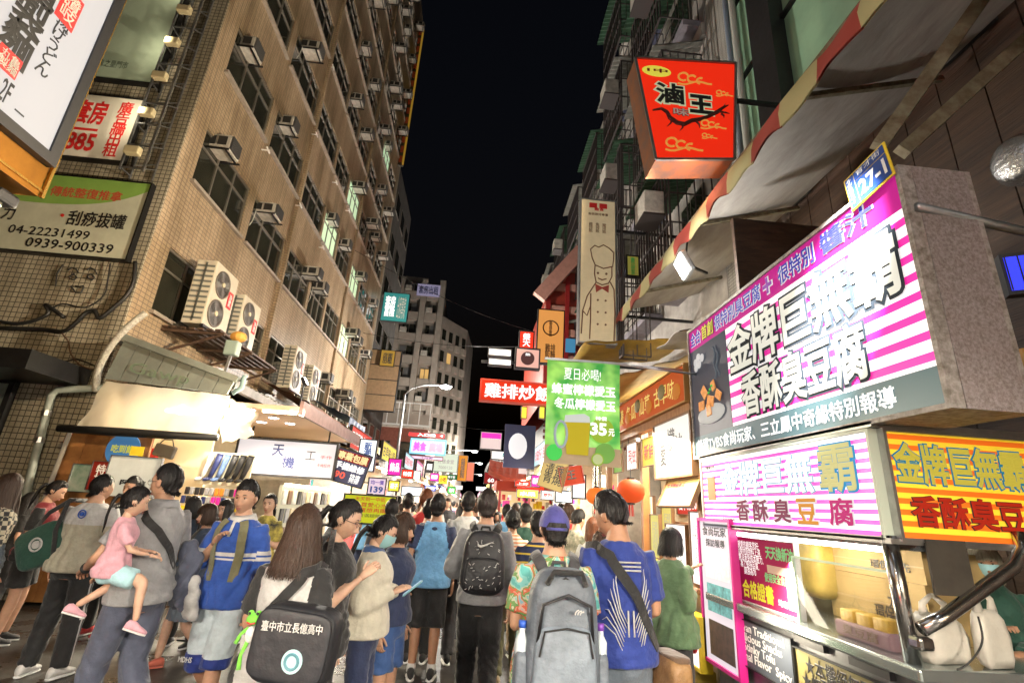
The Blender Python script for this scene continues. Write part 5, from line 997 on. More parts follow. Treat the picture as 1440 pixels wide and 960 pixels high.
for r_ in range(2):
    for k in range(13):
        x = a.x-.05+(b.x-a.x+.1)*k/12; z = b.z-.12-r_*.14
        solo(MB().rbox((x, 9.08-.06*r_, z), (.062, .05, .12), .012), 'folded_socks', [MATS['navy'], MATS['orange'], MATS['white'], MATS['black'], MATS['grey'], MATS['magenta']][random.randrange(6)], f'small folded sock pack, {ORD[k]} from the left in the {["upper", "lower"][r_]} row of the rack', 'socks', 'folded socks in the rack', loc=(x, 9.08-.06*r_, z))
MB().box((a.x-.15, 9.0, b.z-.42), (b.x+.15, 9.18, b.z-.36)).build('yellow_shelf', MATS['yellow'], sp_); MB().box((a.x-.15, 9.1, .3), (b.x+.15, 9.18, b.z-.43)).build('rack_back', MATS['brown'], sp_)
# tianji sign + repair sign
tj, w1, h1 = pxsign_y('lightbox_sign', 'pale backlit box sign with ink brush characters and a drawn hand', 'sign', 338, 616, 466, 672, 11., face=lit('ink_face', (.88, .84, .88), .8), frame=MATS['black'], fw=.04, texts=[('天', .35, .55, .47, .9, MATS['navy'], .02), ('機', .47, .2, .6, .55, MATS['navy'], .02), ('工', .7, .5, .8, .75, MATS['black'], .0), ('手作', .85, .55, .97, .65, redp, .0), ('手機配件', .83, .3, .97, .4, redp, .0)])
MB().tube([((u-.5)*w1, -.006, v*h1) for u, v in ((.16, .06), (.24, .22), (.34, .3), (.46, .34), (.52, .24), (.44, .16), (.32, .14))], .009, 5).tube([((u-.5)*w1, -.006, v*h1) for u, v in ((.32, .5), (.4, .6), (.46, .45), (.52, .3))], .007, 5).build('drawn_hand', MATS['grey'], tj, world=False)
MB().rbox((.24*w1, -.004, .27*h1), (.12, .006, .24), .03).build('drawn_phone', MATS['grey'], tj, world=False)
MB().bar((-w1*.4, .06, h1), (-w1*.4, .06, h1+.3), .03).bar((w1*.4, .06, h1), (w1*.4, .06, h1+.3), .03).build('hanger', MATS['metal_dark'], tj, world=False)
rs, w2, h2 = pxsign_y('repair_sign', 'tilted dark sign with red panel, white characters and the number 890', 'sign', 463, 632, 508, 680, 11.2, face=mat('repair_dark', (.03, .035, .09), .4, emit=.4, ecol=(.03, .035, .09)), frame=MATS['black'], texts=[('手機維修', .12, .38, .95, .62, wl, .04), ('專業包膜', .12, .68, .95, .95, lit('letter_sand', (1, .8, .4), 1.), .04), ('890', .05, .1, .5, .32, lit('letter_coral', (1, .15, .1), 1.2), .03), ('快速\n完修', .62, .06, .9, .34, wl, .02)]); rs.rotation_euler = (0, R(12), R(8))
MB().box((-w2*.42, -.0012, h2*.66), (w2*.48, -.0004, h2*.97)).build('red_panel', lit('panel_crimson', (.4, .02, .02), .6), rs, world=False)
# ---------------------------------------------------------------- generic lit stalls down the street
def goods(name, x0, x1, y0, y1, z0, z1, seed, n, face):
    rnd = random.Random(seed); mb = MB()
    for k in range(n):
        y = y0+(y1-y0)*rnd.random(); z = z0+(z1-z0)*round(rnd.random()*4)/4; x = x0+(x1-x0)*rnd.random(); s = .04+.09*rnd.random()
        mb.cbox((x, y, z+s), (s*1.2, s*(.8+rnd.random()), s*2), rnd.randrange(8), Matrix.Rotation(rnd.random()*.4, 3, 'Z'))
    ms = [MATS[k] for k in ('white', 'yellow', 'red', 'cream', 'magenta', 'teal', 'black', 'orange')]
    o = mb.build(name, ms); return tag(o, 'jumble of colourful small goods on the stall shelves', 'goods', kind='stuff')
FASC = [lit('fascia_white', (1, .95, .9), 1.1), lit('fascia_red', (.7, .04, .02), 1.), lit('fascia_yellow', (.95, .75, .1), 1.), lit('fascia_cyan', (.5, .85, 1), 1.), lit('fascia_pink', (.9, .25, .5), 1.), lit('fascia_warm', (1, .8, .5), 1.1)]
def stall(side, y0, y1, label, awn, tint='tube_white', depth=1.6, seed=0, xf=None, bright=1.):
    xf = xf if xf is not None else (-3.9 if side < 0 else 2.75); xb = xf+side*depth
    t = thing('market_stall', label, 'stall', (xf, (y0+y1)/2, 0)); lo, hi = min(xf, xb), max(xf, xb)
    MB().box((min(xb, xb+side*.06), y0, 0), (max(xb, xb+side*.06), y1, 2.8)).build('back_wall', cw_ if seed % 2 else mat('stall_white', (.78, .78, .76), .6), t)
    MB().box((lo, y0, 0), (hi, y0+.04, 2.8)).build('side_panel', mat('stall_side', (.5, .46, .4), .6, var=.3), t)
    MB().box((lo, y0+.05, 2.78), (hi, y1, 2.83)).build('ceiling', mat('stall_white', (.78, .78, .76), .6), t)
    MB().box((lo, y0+.2, .0), (hi, y1-.2, .85)).build('counter', [wood, MATS['white'], MATS['red'], MATS['grey']][seed % 4], t)
    for k in range(3): MB().box((lo+.25+.5*k, y0+.2, 2.73), (lo+.31+.5*k, y1-.2, 2.77)).build('tube_light', MATS[tint], t)
    for k in range(3): MB().box((min(xb-side*.25, xb), y0+.1, 1.15+k*.42), (max(xb-side*.25, xb), y1-.1, 1.17+k*.42)).build('shelf', MATS['white'], t)
    goods('stall_goods', min(xf+side*.15, xb), max(xf+side*.15, xb-side*.05), y0+.2, y1-.2, .86, 2.2, seed, 70, side)
    mb = MB(); x1 = xf-side*.75
    corrugated(mb, x1, 2.85, xb, 3.35, y0, y1, .02, .2); mb.build('awning', awn, t)
    mb = MB(); ys_ = [y0+(y1-y0)*k/24 for k in range(25)]; mb.add([(x1, y, 2.86) for y in ys_]+[(x1-.02*side, y, 2.62+.05*abs(math.sin((y-y0)*6))) for y in ys_], [(k, k+1, 26+k, 25+k) for k in range(24)]); mb.build('valance', awn, t)
    MB().box((min(x1, x1+side*.06), y0+.05, 2.6), (max(x1, x1+side*.06), y1-.05, 2.64)).build('canopy_tube', MATS[tint], t)
    fs = sign('added_fascia_sign', 'added lit fascia sign over the '+label.replace('bright open ', '').split(' beyond')[0], 'sign', (x1-side*.03, (y0+y1)/2, 2.9), (y1-y0)*.9, .55, rz=R(-90*side), d=.06, face=FASC[seed % 6], frame=MATS['metal_dark'], texts=[(['手工飾品 特價', '日韓服飾 新到貨', '古早味小吃', '珍珠奶茶 鮮果茶', '手機配件 包膜', '炸雞 薯條 甜不辣'][seed % 6], .06, .18, .94, .82, [redp, wl, MATS['black']][seed % 3], .02)])  # lit sign added to fill the stall row with light
    light('AREA', 'stall_light', ((xf+x1)/2, (y0+y1)/2, 2.7), 330*bright, (1, .9, .75), t, .5, to=((xf+x1)/2-side*1.2, (y0+y1)/2, 0), sy=1.2)
    return t
aw_c = [mat('awn_grey', (.25, .25, .24), .7, var=.4), mat('awn_blue', (.06, .12, .3), .6, var=.3), mat('awn_red', (.32, .05, .04), .6, var=.3), mat('awn_gold', (.45, .36, .16), .7, var=.3)]
for k, (y0, y1) in enumerate([(13.2, 16.2), (16.3, 19.6), (19.7, 23), (23.1, 26.5), (26.8, 31), (31.2, 36), (36.5, 43), (44, 54), (55, 70), (71, 98)]):
    stall(-1, y0, y1, f'bright open shop front, {ORD[k]} down the left row beyond the peach soffit', aw_c[[3, 0, 1, 2][k % 4]], ['tube_white', 'tube_warm'][k % 2], seed=k+1, xf=[-4.0, -3.7, -3.4, -3.3, -3.2, -3., -2.8, -2.6, -2.5, -2.4][k], bright=1+k*.2)
for k, (y0, y1) in enumerate([(9.5, 12.4), (12.6, 16), (16.2, 20), (20.2, 25), (25.3, 31), (31.4, 38), (38.4, 48), (49, 62), (63, 86)]):
    stall(1, y0, y1, f'bright open food stall, {ORD[k]} down the right row beyond the drink stall', aw_c[[2, 3, 0, 2][k % 4]], ['tube_warm', 'tube_white'][k % 2], seed=k+20, xf=[2.75, 2.7, 2.6, 2.5, 2.4, 2.3, 2.2, 2.1, 2.0][k], bright=1+k*.2)
# phone accessory racks seen between the heads (left)
for k in range(12):
    for r_ in range(3):
        c_ = Vector((-3.35, 9.75+k*.27, .95+r_*.32)); solo(MB().rbox(c_, (.03, .17, .25), .01), 'phone_case_pack', [MATS[q] for q in ('white', 'cream', 'grey', 'black', 'white', 'brown')][(k*5+r_*3) % 6], f'hanging phone case pack, {ORD[k]} along the {["lower", "middle", "upper"][r_]} row of the accessory rack', 'phone case', 'phone case packs on the rack', loc=tuple(c_))
t = thing('accessory_rack', 'white pegboard rack of phone cases at the edge of the first left shop', 'rack', (-3.4, 11.2, 0)); MB().box((-3.42, 9.6, .3), (-3.37, 12.9, 1.8)).build('pegboard', lit('peg_white', (.85, .78, .55), .55), t); MB().box((-3.8, 9.6, 0), (-3.3, 12.9, .6)).build('base', MATS['white'], t); MB().box((-3.34, 9.6, 1.78), (-3.28, 12.9, 1.83)).build('tube_light', MATS['tube_warm'], t)
# ---------------------------------------------------------------- street-side signs, left row and centre
def sy(*a_, **k_): return pxsign_y(*a_, **k_)[0]
sy('led_notice', 'yellow green banner with red character lines above the queue on the left', 'banner', 486, 695, 552, 737, 8.4, face=lit('led_lime', (.72, .75, .03), .75), frame=MATS['black'], d=.05, texts=[('天天到一中街', .2, .8, .8, .97, redp, .01), ('智買愛心水', .2, .58, .85, .76, redp, .01), ('丁還想再購', .18, .38, .85, .56, redp, .01), ('消費滿額贈送', .2, .2, .85, .34, MATS['black'], .0)])
sy('price_tag_sign', 'white and pink sign with the number 139 above the yellow green banner', 'sign', 520, 672, 540, 695, 11.5, face=lit('tag_white', (.95, .75, .9), .9), d=.05, texts=[('139', .12, .08, .9, .5, MATS['blue'], .04), ('均一價', .1, .6, .9, .9, lit('letter_blueviolet', (.2, .1, .6), .6), .02)])
sy('orange_lightbox', 'small orange and white light box left of the 139 sign', 'sign', 497, 678, 518, 695, 12., face=MATS['glow_warm'], d=.05)
sy('vertical_white_sign', 'narrow white vertical sign with blue strokes by the repair sign', 'sign', 508, 618, 524, 662, 12.6, face=MATS['glow_cool'], texts=[('新\n潮\n流\n行', .25, .06, .75, .94, MATS['blue'], .03)])
sy('food_court_sign', 'white and red lit sign reading entrance and food over the left row', 'sign', 580, 618, 624, 638, 24., face=lit('court_white', (.9, .5, .66), .8), frame=lit('court_cyan', (.2, .55, .75), .8), fw=.08, texts=[('美食', .05, .1, .45, .9, MATS['magenta'], .05), ('廣場', .52, .1, .95, .9, lit('letter_rose', (.9, .3, .4), 1.), .05)])
sy('entrance_sign', 'red lit sign with white entrance characters on top of the food court sign', 'sign', 575, 607, 625, 616, 24., face=lit('entrance_red', (.6, .03, .03), .9), d=.2, texts=[('入口處', .25, .12, .75, .9, wl, .04), ('◀', .86, .2, .95, .8, wl, .0)])
sy('lower_court_strip', 'magenta lettered strip under the food court sign', 'sign', 578, 640, 622, 647, 24., face=lit('strip_pink', (.9, .5, .65), .9), d=.15, texts=[('小吃街', .3, .15, .7, .85, MATS['navy'], .03)])
sy('canteen_sign', 'large pale green white sign with faint characters on the far left row', 'sign', 612, 637, 642, 664, 30., face=lit('canteen_pale', (.75, .85, .7), .8), texts=[('好居食堂', .15, .45, .85, .7, MATS['grey'], .02), ('7000120', .2, .15, .8, .32, MATS['grey'], .01)])
sy('road_sign', 'green road name sign beyond the canteen sign', 'road sign', 628, 667, 648, 674, 34., face=lit('road_green', (.02, .3, .1), .5), d=.06, texts=[('育才街', .1, .2, .6, .8, wl, .02)])
sy('yellow_shop_sign', 'yellow lit shop sign left of the green road sign', 'sign', 618, 668, 628, 680, 33., face=MATS['glow_yellow'], texts=[('小吃', .1, .2, .9, .8, redp, .03)])
sy('orange_column_sign', 'tall orange vertical sign on the far left row', 'sign', 646, 640, 655, 676, 32., face=lit('column_orange', (.8, .3, .03), .9), texts=[('鍋\n燒\n麵', .25, .1, .75, .9, MATS['brown'], .03)])
sy('red_column_sign', 'small red and white vertical sign right of the tall orange one', 'sign', 657, 650, 665, 676, 38., face=lit('column_red', (.9, .25, .15), 1.1))
sy('teal_sign', 'teal and white projecting sign high at the end of the tiled building', 'sign', 541, 411, 571, 453, 26.6, face=mat('teal_face', (.03, .22, .22), .5, emit=.3, ecol=(.03, .25, .25)), texts=[('套房\n富隆', .08, .15, .5, .9, wl, .03), ('出租專線', .58, .1, .9, .9, whitep, .0)], d=.25)
t, w3, h3 = pxsign_y('brown_stack_sign', 'stack of four blank brown sign boxes at the end of the tiled building', 'sign', 520, 491, 553, 578, 26.6, face=mat('brown_blank', (.16, .1, .05), .6, var=.25), frame=MATS['metal_dark'], fw=.04, d=.3)
for k in (1, 2, 3): MB().box((-w3/2, -.02, h3*k/4-.02), (w3/2, -.001, h3*k/4+.02)).build('divider', MATS['metal_dark'], t, world=False)
sy('gold_square_sign', 'small gold square sign with dark characters on the brown sign stack', 'sign', 537, 492, 553, 515, 26.3, face=lit('gold_square', (.5, .3, .05), .5), d=.08, texts=[('店面\n出租', .15, .15, .85, .85, MATS['black'], .03)])
for k, (x0, y0, x1, y1, Y, c, s_) in enumerate([(548, 645, 562, 668, 14., 'glow_magenta', '飾品'), (566, 660, 580, 672, 16., 'glow_red', '特價'), (583, 662, 590, 674, 18., 'glow_white', ''), (600, 648, 608, 664, 22., 'black', '麵'), (606, 665, 616, 676, 24., 'glow_magenta', '新鮮'), (640, 682, 650, 688, 40., 'glow_white', ''), (598, 682, 612, 690, 26., 'glow_blue', '眼鏡'), (548, 676, 560, 690, 13.5, 'glow_yellow', '襪子'), (630, 684, 640, 694, 36., 'glow_green', '茶'), (566, 684, 592, 697, 15., 'glow_cool', '手機殼')]):
    sy('shop_sign', f'small {c.replace("glow_", "").replace("black", "dark")} lit shop sign, {ORD[k]} counted down the left row', 'sign', x0, y0, x1, y1, Y, face=MATS[c], d=.1, texts=[(s_, .1, .2, .9, .8, wl if c != 'glow_white' else redp, .04)] if s_ else [], group='small shop signs of the left row')
for k, (x0, y0, x1, y1, Y, c, s_) in enumerate([(692, 694, 720, 700, 20., 'glow_warm', '鹽酥雞'), (725, 676, 745, 684, 17., 'glow_red', '上好'), (748, 668, 758, 684, 14., 'glow_magenta', '新'), (728, 688, 756, 700, 16., 'glow_yellow', '水果'), (762, 690, 778, 702, 13., 'glow_white', '飲料'), (782, 690, 804, 706, 11., 'glow_cool', ''), (670, 684, 684, 690, 30., 'glow_cool', ''), (806, 668, 822, 700, 9.8, 'glow_white', '')]):
    sy('stall_sign', f'small {c.replace("glow_", "")} lit stall sign, {ORD[k]} counted along the right row', 'sign', x0, y0, x1, y1, Y, face=MATS[c], d=.1, texts=[(s_, .1, .2, .9, .8, wl if c not in ('glow_white', 'glow_warm') else redp, .04)] if s_ else [], group='small stall signs of the right row')
# red temple roof stall + wire dome
tr_ = thing('red_roof_kiosk', 'red kiosk with an upturned tiled roof and pale sign down the street', 'kiosk', (1.6, 17.5, 0))
c_ = onY(735, 680, 17.5); kx = c_.x
MB().box((kx-.75, 18.6, 0), (kx+1.2, 19, 2.2)).build('body', lit('kiosk_painted_glow', (1, .7, .35), .9), tr_); MB().box((kx-.8, 17.4, 0), (kx+1.25, 18.59, .95)).build('counter', MATS['dark_red'], tr_); [MB().box((kx+x_, 17.4, .95), (kx+x_+.08, 17.48, 2.2)).build('post', MATS['dark_red'], tr_) for x_ in (-.8, .2, 1.17)]; goods('kiosk_goods', kx-.7, kx+1.1, 17.6, 18.5, .96, 1.9, 99, 60, 1); MB().box((kx-.9, 17.3, 2.2), (kx+1.3, 19.2, 2.5)).build('cornice', lit('cornice_red', (.5, .05, .02), .4), tr_)  # body glows to paint in the kiosk's lit inside; no lamp there
mb = MB()
rings = []
for k in range(13):
    u = k/12*2-1; z = 2.55+.25*abs(u)**3; x = kx+.2+u*1.35; rings.append([(x, 17.1, z), (x, 18.2, z+.75-.3*abs(u)), (x, 19.3, z)])
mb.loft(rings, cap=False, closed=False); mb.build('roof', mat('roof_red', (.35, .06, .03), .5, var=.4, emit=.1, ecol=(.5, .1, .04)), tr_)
MB().box((kx-.2, 17.06, 2.75), (kx+.75, 17.1, 3.15)).build('sign_plate', lit('kiosk_plate', (.95, .75, .7), .9), tr_); MB().box((kx-.2, 17.25, 2.24), (kx+.7, 17.29, 2.46)).build('name_plate', MATS['glow_red'], tr_)
wd_ = thing('wire_dome', 'white wire birdcage dome with a red speed sign below it', 'dome', tuple(onY(700, 682, 22)))
c_ = onY(702, 668, 22); mb = MB()
for k in range(8):
    a = math.pi*k/8; mb.tube([c_+Vector((.62*math.cos(a)*math.cos(q), .62*math.sin(a)*math.cos(q), .75*math.sin(q))) for q in [math.pi*i/12 for i in range(13)]], .022, 5)
for q in (.1, .6, 1.): mb.ring(c_+Vector((0, 0, .75*math.sin(q))), .62*math.cos(q), .02, 'Z', 18, 5)
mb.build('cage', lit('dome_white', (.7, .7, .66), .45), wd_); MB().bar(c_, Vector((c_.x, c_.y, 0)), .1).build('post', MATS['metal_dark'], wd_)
sy('speed_sign', 'red lit sign with the white number 60 under the wire dome', 'sign', 682, 664, 699, 680, 21.3, face=lit('speed_red', (.45, .03, .03), .6), texts=[('60', .25, .1, .75, .5, wl, .04)], d=.08)
# ---------------------------------------------------------------- street lamps
def street_lamp(label, base, top, arm, e, h=None):
    t = thing('street_lamp', label, 'street lamp', base); b = Vector(base); tp_ = Vector((b.x, b.y, top))
    MB().tube([b, b+Vector((0, 0, top*.5)), tp_], [.09, .07, .055], 10).build('pole', MATS['metal_grey'], t, smooth=True)
    e_ = tp_+Vector((arm, 0, .55)); MB().tube([tp_, tp_+Vector((arm*.15, 0, .3)), tp_+Vector((arm*.5, 0, .5)), e_], .04, 8).build('arm', MATS['metal_grey'], t, smooth=True)
    MB().rbox(e_+Vector((arm*.1, 0, 0)), (.6, .24, .1), .03).build('head', MATS['metal_grey'], t); MB().ell(e_+Vector((arm*.1, -.02, -.06)), (.26, .13, .11)).build('lens', MATS['led_white'], t, smooth=True)
    light('POINT', 'street_light', e_+Vector((arm*.1, 0, -.25)), e, (1, .93, .82), t, .15); return t
lx_ = onY(622, 543, 22); street_lamp('curved street lamp glowing white in front of the far tower', (-3.25, 22, 0), lx_.z-.5, lx_.x+3.25, 2800)
for k, (px, py, Y, xx) in enumerate([(663, 634, 45, -3.2), (671, 651, 62, -3.), (672, 667, 85, -3.)]):
    q = onY(px, py, Y); street_lamp(f'far street lamp, {ORD[k]} behind the curved one', (xx, Y, 0), max(q.z-.5, 3.5), max(q.x-xx, 1), [11000, 5000, 2500][k])
# lamps of the street behind the camera (same street goes on)
street_lamp('street lamp standing behind the viewpoint on the left', (-4.6, -3.5, 0), 6.2, 1.6, 420)
street_lamp('street lamp standing behind the viewpoint on the right', (4.0, -9, 0), 6.2, -1.6, 350)
stall(1, -4.2, -.6, 'bright open stall just behind the viewpoint on the right', aw_c[0], 'tube_warm', seed=41, xf=2.75, bright=3.3)
stall(-1, -5, -1.2, 'bright open stall just behind the viewpoint on the left', aw_c[3], 'tube_warm', seed=42, xf=-3.3, bright=3.3)
for k in range(2):
    c_ = Vector((-4.75+k*.75, 8.35, 2.83)); b_ = thing('bare_bulb', ['left', 'right'][k]+' bare bulb glowing behind the plastic rain curtain', 'lamp', tuple(c_)); MB().ell(c_, (.06, .06, .075)).build('glass', MATS['led_white'], b_, True); MB().tube([c_+Vector((0, 0, .07)), c_+Vector((0, 0, .22))], .02, 8).build('socket', MATS['black'], b_)
    light('POINT', 'bulb_light', c_-Vector((0, 0, .12)), 9, (1, .82, .55), b_, .06)
# tattered awnings along the left roof line
aws = stripe_mat('fringe_stripes', (.42, .34, .1), (.5, .42, .28), .5, 'Y', rough=.8)
for k, (y0, y1, x, z, m_, lab) in enumerate([(15.2, 21.5, -3.75, 3.95, aws, 'tattered yellow striped awning strip above the left shops'), (13.0, 17.0, -4.3, 4.25, mat('tarp_rust', (.3, .13, .07), .7, var=.4, vs=3), 'faded rust tarp flap on the left shop roof'), (16.5, 19.0, -4.1, 4.5, mat('tarp_blue', (.05, .12, .3), .6, var=.4, vs=3), 'crumpled blue tarp on the left shop roof'), (21.6, 25.5, -3.5, 3.7, mat('tarp_dark', (.08, .08, .08), .6, var=.4, vs=3), 'dark sagging tarp at the far end of the left shop roof')]):
    tarp_sheet(lab, x, z-.35, x-1.3, z+.15, y0, y1, m_, .15)
    mb = MB(); n_ = 30; mb.add([(x, y0+(y1-y0)*i/n_, z-.36) for i in range(n_+1)]+[(x-.02+.03*math.sin(i), y0+(y1-y0)*i/n_, z-.62-.06*math.sin(i*1.7)) for i in range(n_+1)], [(i, i+1, n_+2+i, n_+1+i) for i in range(n_)]); solo(mb, 'awning_fringe', m_, 'hanging fringe of the '+lab, 'awning', smooth=True, loc=(x, y0, z))
t = thing('added_roof_floodlight', 'small added floodlight on the left shop roof to brighten the houses opposite', 'lamp', (-4.4, 12.6, 4.1)); p_ = Vector((-4.4, 12.6, 4.35)); dd_ = Vector((.85, .1, .5)).normalized()  # lamp added to brighten the houses across the street
MB().rbox(p_, (.2, .26, .09), .02, rot=dd_.to_track_quat('Z', 'X').to_matrix()).build('housing', MATS['metal_dark'], t); MB().cbox(p_+dd_*.05, (.16, .22, .008), rot=dd_.to_track_quat('Z', 'X').to_matrix()).build('lens', MATS['led_white'], t); MB().bar(p_, (-4.4, 12.6, 3.5), .03).build('post', MATS['metal_dark'], t)
light('SPOT', 'added_roof_beam', p_+dd_*.1, 2200, (1, .93, .82), t, .1, to=p_+dd_*8, angle=120, blend=.5)
# overhead wires
for k, (a, b, sag) in enumerate([((-6, 20, 12), (4.2, 24, 10), .5), ((-6, 24, 9.5), (4.2, 19, 8.2), .4), ((-3.3, 34, 7), (3.4, 30, 6.2), .3)]):
    a = Vector(a); b = Vector(b); solo(MB().tube([a.lerp(b, i/14)-Vector((0, 0, sag*math.sin(math.pi*i/14))) for i in range(15)], .012, 5), 'overhead_wire', rub, f'thin dark wire sagging across the street, {ORD[k]} away', 'wire', loc=tuple(a))
# unseen floodlight added to burn out the middle of the pink sign
t = thing('added_clamp_floodlight', 'added unseen clamp floodlight by the striped awning edge aimed at the pink sign', 'lamp', (2.45, 1.5, 5.1))
p = Vector((1.3, 1.7, 4.9)); MB().bar((2.55, 1.9, 5.3), p+Vector((0, 0, .08)), .03).build('arm', MATS['metal_dark'], t)
dd = (Vector((2.4, 3.2, 3.2))-p).normalized(); MB().rbox(p, (.2, .24, .09), .02, rot=dd.to_track_quat('Z', 'X').to_matrix()).build('housing', MATS['metal_dark'], t); MB().cbox(p+dd*.05, (.16, .2, .008), rot=dd.to_track_quat('Z', 'X').to_matrix()).build('lens', MATS['led_white'], t)
light('SPOT', 'added_glare_beam', p+dd*.07, 7500, (1, .98, .95), t, .02, to=(2.4, 2.92, 3.2), angle=23, blend=1.)
# ================================================================ PEOPLE
QUEUE = []
def queue(mb, vox, it, cb): QUEUE.append((mb, vox, it, cb))
def flush():
    tmp = []
    for mb, vox, it, cb in QUEUE:
        o = link('tmp', mb.mesh('tmp', [])); m = o.modifiers.new('r', 'REMESH'); m.mode = 'VOXEL'; m.voxel_size = vox; m.use_smooth_shade = True
        s = o.modifiers.new('s', 'SMOOTH'); s.factor = .5; s.iterations = it; tmp.append(o)
    dg = bpy.context.evaluated_depsgraph_get()
    res = [bpy.data.meshes.new_from_object(o.evaluated_get(dg)) for o in tmp]
    for o in tmp:
        me = o.data; bpy.data.objects.remove(o); bpy.data.meshes.remove(me)
    for (mb, vox, it, cb), me in zip(QUEUE, res): cb(me)
    QUEUE.clear()
def getco(me):
    a = np.zeros(len(me.vertices)*3); me.vertices.foreach_get('co', a); return a.reshape(-1, 3)
def getno(me):
    a = np.zeros(len(me.vertices)*3); me.vertices.foreach_get('normal', a); return a.reshape(-1, 3)
def setco(me, c): me.vertices.foreach_set('co', c.astype(np.float64).ravel()); me.update()
def centers(me):
    a = np.zeros(len(me.polygons)*3); me.polygons.foreach_get('center', a); return a.reshape(-1, 3)
def folds(me, amp, seed, sc=1., mask=None):
    c = getco(me); n = getno(me); rnd = np.random.RandomState(seed); d = np.zeros(len(c))
    for k in range(4):
        v = rnd.normal(size=3)*np.array([1, 1, .6]); v /= np.linalg.norm(v); w = rnd.normal(size=3); w /= np.linalg.norm(w)
        f = sc*(24+34*rnd.rand()); d += (np.abs(np.sin(f*c@v+rnd.rand()*6+2.2*np.sin(13*c@w+rnd.rand()*6)))**.8-.6)*(.45+.55*np.sin(7*c@w+rnd.rand()*6))
    d = np.maximum(d*amp/2.2, -.25*amp)
    if mask is not None: d *= mask(c)
    setco(me, c+n*d[:, None])
def finish(me, name, mats, parent, fn=None):
    me.name = name
    for m in mats: me.materials.append(m)
    if fn is not None and len(mats) > 1:
        me.polygons.foreach_set('material_index', fn(centers(me)).astype(np.int32))
    me.polygons.foreach_set('use_smooth', [True]*len(me.polygons)); me.update(); return link(name, me, parent)
def skin_mat(name, col):
    if name in MATS: return MATS[name]
    m = mat(name, col, .48, var=.16, vs=30, bump=.06, bs=160); b = m.node_tree.nodes['Principled BSDF']; b.inputs['Subsurface Weight'].default_value = .12; b.inputs['Subsurface Radius'].default_value = (.02, .008, .004); b.inputs['Subsurface Scale'].default_value = .3; return m
SK = [skin_mat('skin_light', (.58, .33, .215)), skin_mat('skin_tan', (.46, .245, .145)), skin_mat('skin_pale', (.66, .41, .29))]
def hair_mat(name, col, rough=.42): return mat(name, col, rough, col2=tuple(x*2.0+.003 for x in col), vs=70, stretch=(1, 1, .12), bump=.5, bs=120)
def _hm(m): m.node_tree.nodes['Principled BSDF'].inputs['Specular IOR Level'].default_value = .28; return m
HB, HBR, HRD, HG = map(_hm, (hair_mat('hair_black', (.008, .007, .007)), hair_mat('hair_brown', (.03, .016, .01)), hair_mat('hair_auburn', (.09, .028, .01)), hair_mat('hair_grey', (.25, .22, .16))))
def fab(name, col, var=.2, vs=16, rough=.8, **k): return mat('fabric_'+name, col, rough, var=var, vs=vs, bump=.75, bs=17, sheen=.2, **k)
for n_, c_ in dict(grey=(.30, .30, .31), ltgrey=(.5, .49, .48), olive=(.42, .39, .30), black=(.012, .012, .013), white=(.68, .67, .65), cream=(.62, .58, .47), navy=(.018, .03, .085), blue=(.025, .09, .42), royal=(.012, .034, .23), sky=(.16, .40, .70), red=(.55, .03, .03), maroon=(.22, .02, .025), pink=(.72, .38, .45), aqua=(.42, .68, .74), denim=(.04, .10, .28), denim_dark=(.03, .05, .09), slate=(.075, .085, .13), charcoal=(.05, .05, .055), green=(.14, .24, .12), dkgreen=(.01, .06, .04), khaki=(.2, .19, .1), yellow=(.7, .5, .06), brown=(.12, .07, .04), jean_grey=(.12, .15, .19), ltblue=(.58, .67, .72), lilac=(.4, .36, .55), tan=(.45, .33, .2), coral=(.55, .14, .09), lime=(.18, .62, .05)).items(): fab(n_, c_)
F = lambda n_: MATS['fabric_'+n_]
def aloha():
    m = bpy.data.materials.new('fabric_aloha'); m.use_nodes = True; t = m.node_tree; b = t.nodes['Principled BSDF']; b.inputs['Roughness'].default_value = .8
    tc = N(t, 'ShaderNodeTexCoord'); n = N(t, 'ShaderNodeTexNoise'); n.inputs['Scale'].default_value = 10; n.inputs['Detail'].default_value = 3; n.inputs['Distortion'].default_value = 1.2; t.links.new(tc.outputs['Object'], n.inputs['Vector'])
    rp = N(t, 'ShaderNodeValToRGB'); rp.color_ramp.interpolation = 'CONSTANT'; e = rp.color_ramp.elements; e[0].color = (.1, .38, .36, 1); e[0].position = 0; e[1].color = (.2, .5, .48, 1); e[1].position = .38
    for p, c in ((.45, (.55, .52, .4, 1)), (.5, (.15, .3, .1, 1)), (.55, (.6, .12, .06, 1)), (.6, (.65, .38, .3, 1)), (.66, (.25, .45, .55, 1))): x = e.new(p); x.color = c
    t.links.new(n.outputs['Fac'], rp.inputs[0]); t.links.new(rp.outputs[0], b.inputs['Base Color']); MATS['fabric_aloha'] = m
aloha()
def check():
    m = bpy.data.materials.new('fabric_check'); m.use_nodes = True; t = m.node_tree; b = t.nodes['Principled BSDF']; b.inputs['Roughness'].default_value = .85
    tc = N(t, 'ShaderNodeTexCoord'); c = N(t, 'ShaderNodeTexChecker'); c.inputs['Scale'].default_value = 26; c.inputs['Color1'].default_value = (.03, .03, .03, 1); c.inputs['Color2'].default_value = (.45, .4, .3, 1); t.links.new(tc.outputs['Object'], c.inputs[0]); t.links.new(c.outputs[0], b.inputs['Base Color']); MATS['fabric_check'] = m
check(); stripe_mat('fabric_stripes', (.6, .25, .12), (.7, .65, .58), .035, 'Z', rough=.8); stripe_mat('fabric_navystripes', (.7, .5, .06), (.02, .03, .08), .07, 'Z', rough=.8, duty=.2)
mat('fabric_floral', (.02, .02, .02), .8, col2=(.6, .5, .1), vs=9); mat('fabric_tropic', (.5, .45, .35), .8, col2=(.1, .12, .08), vs=12)
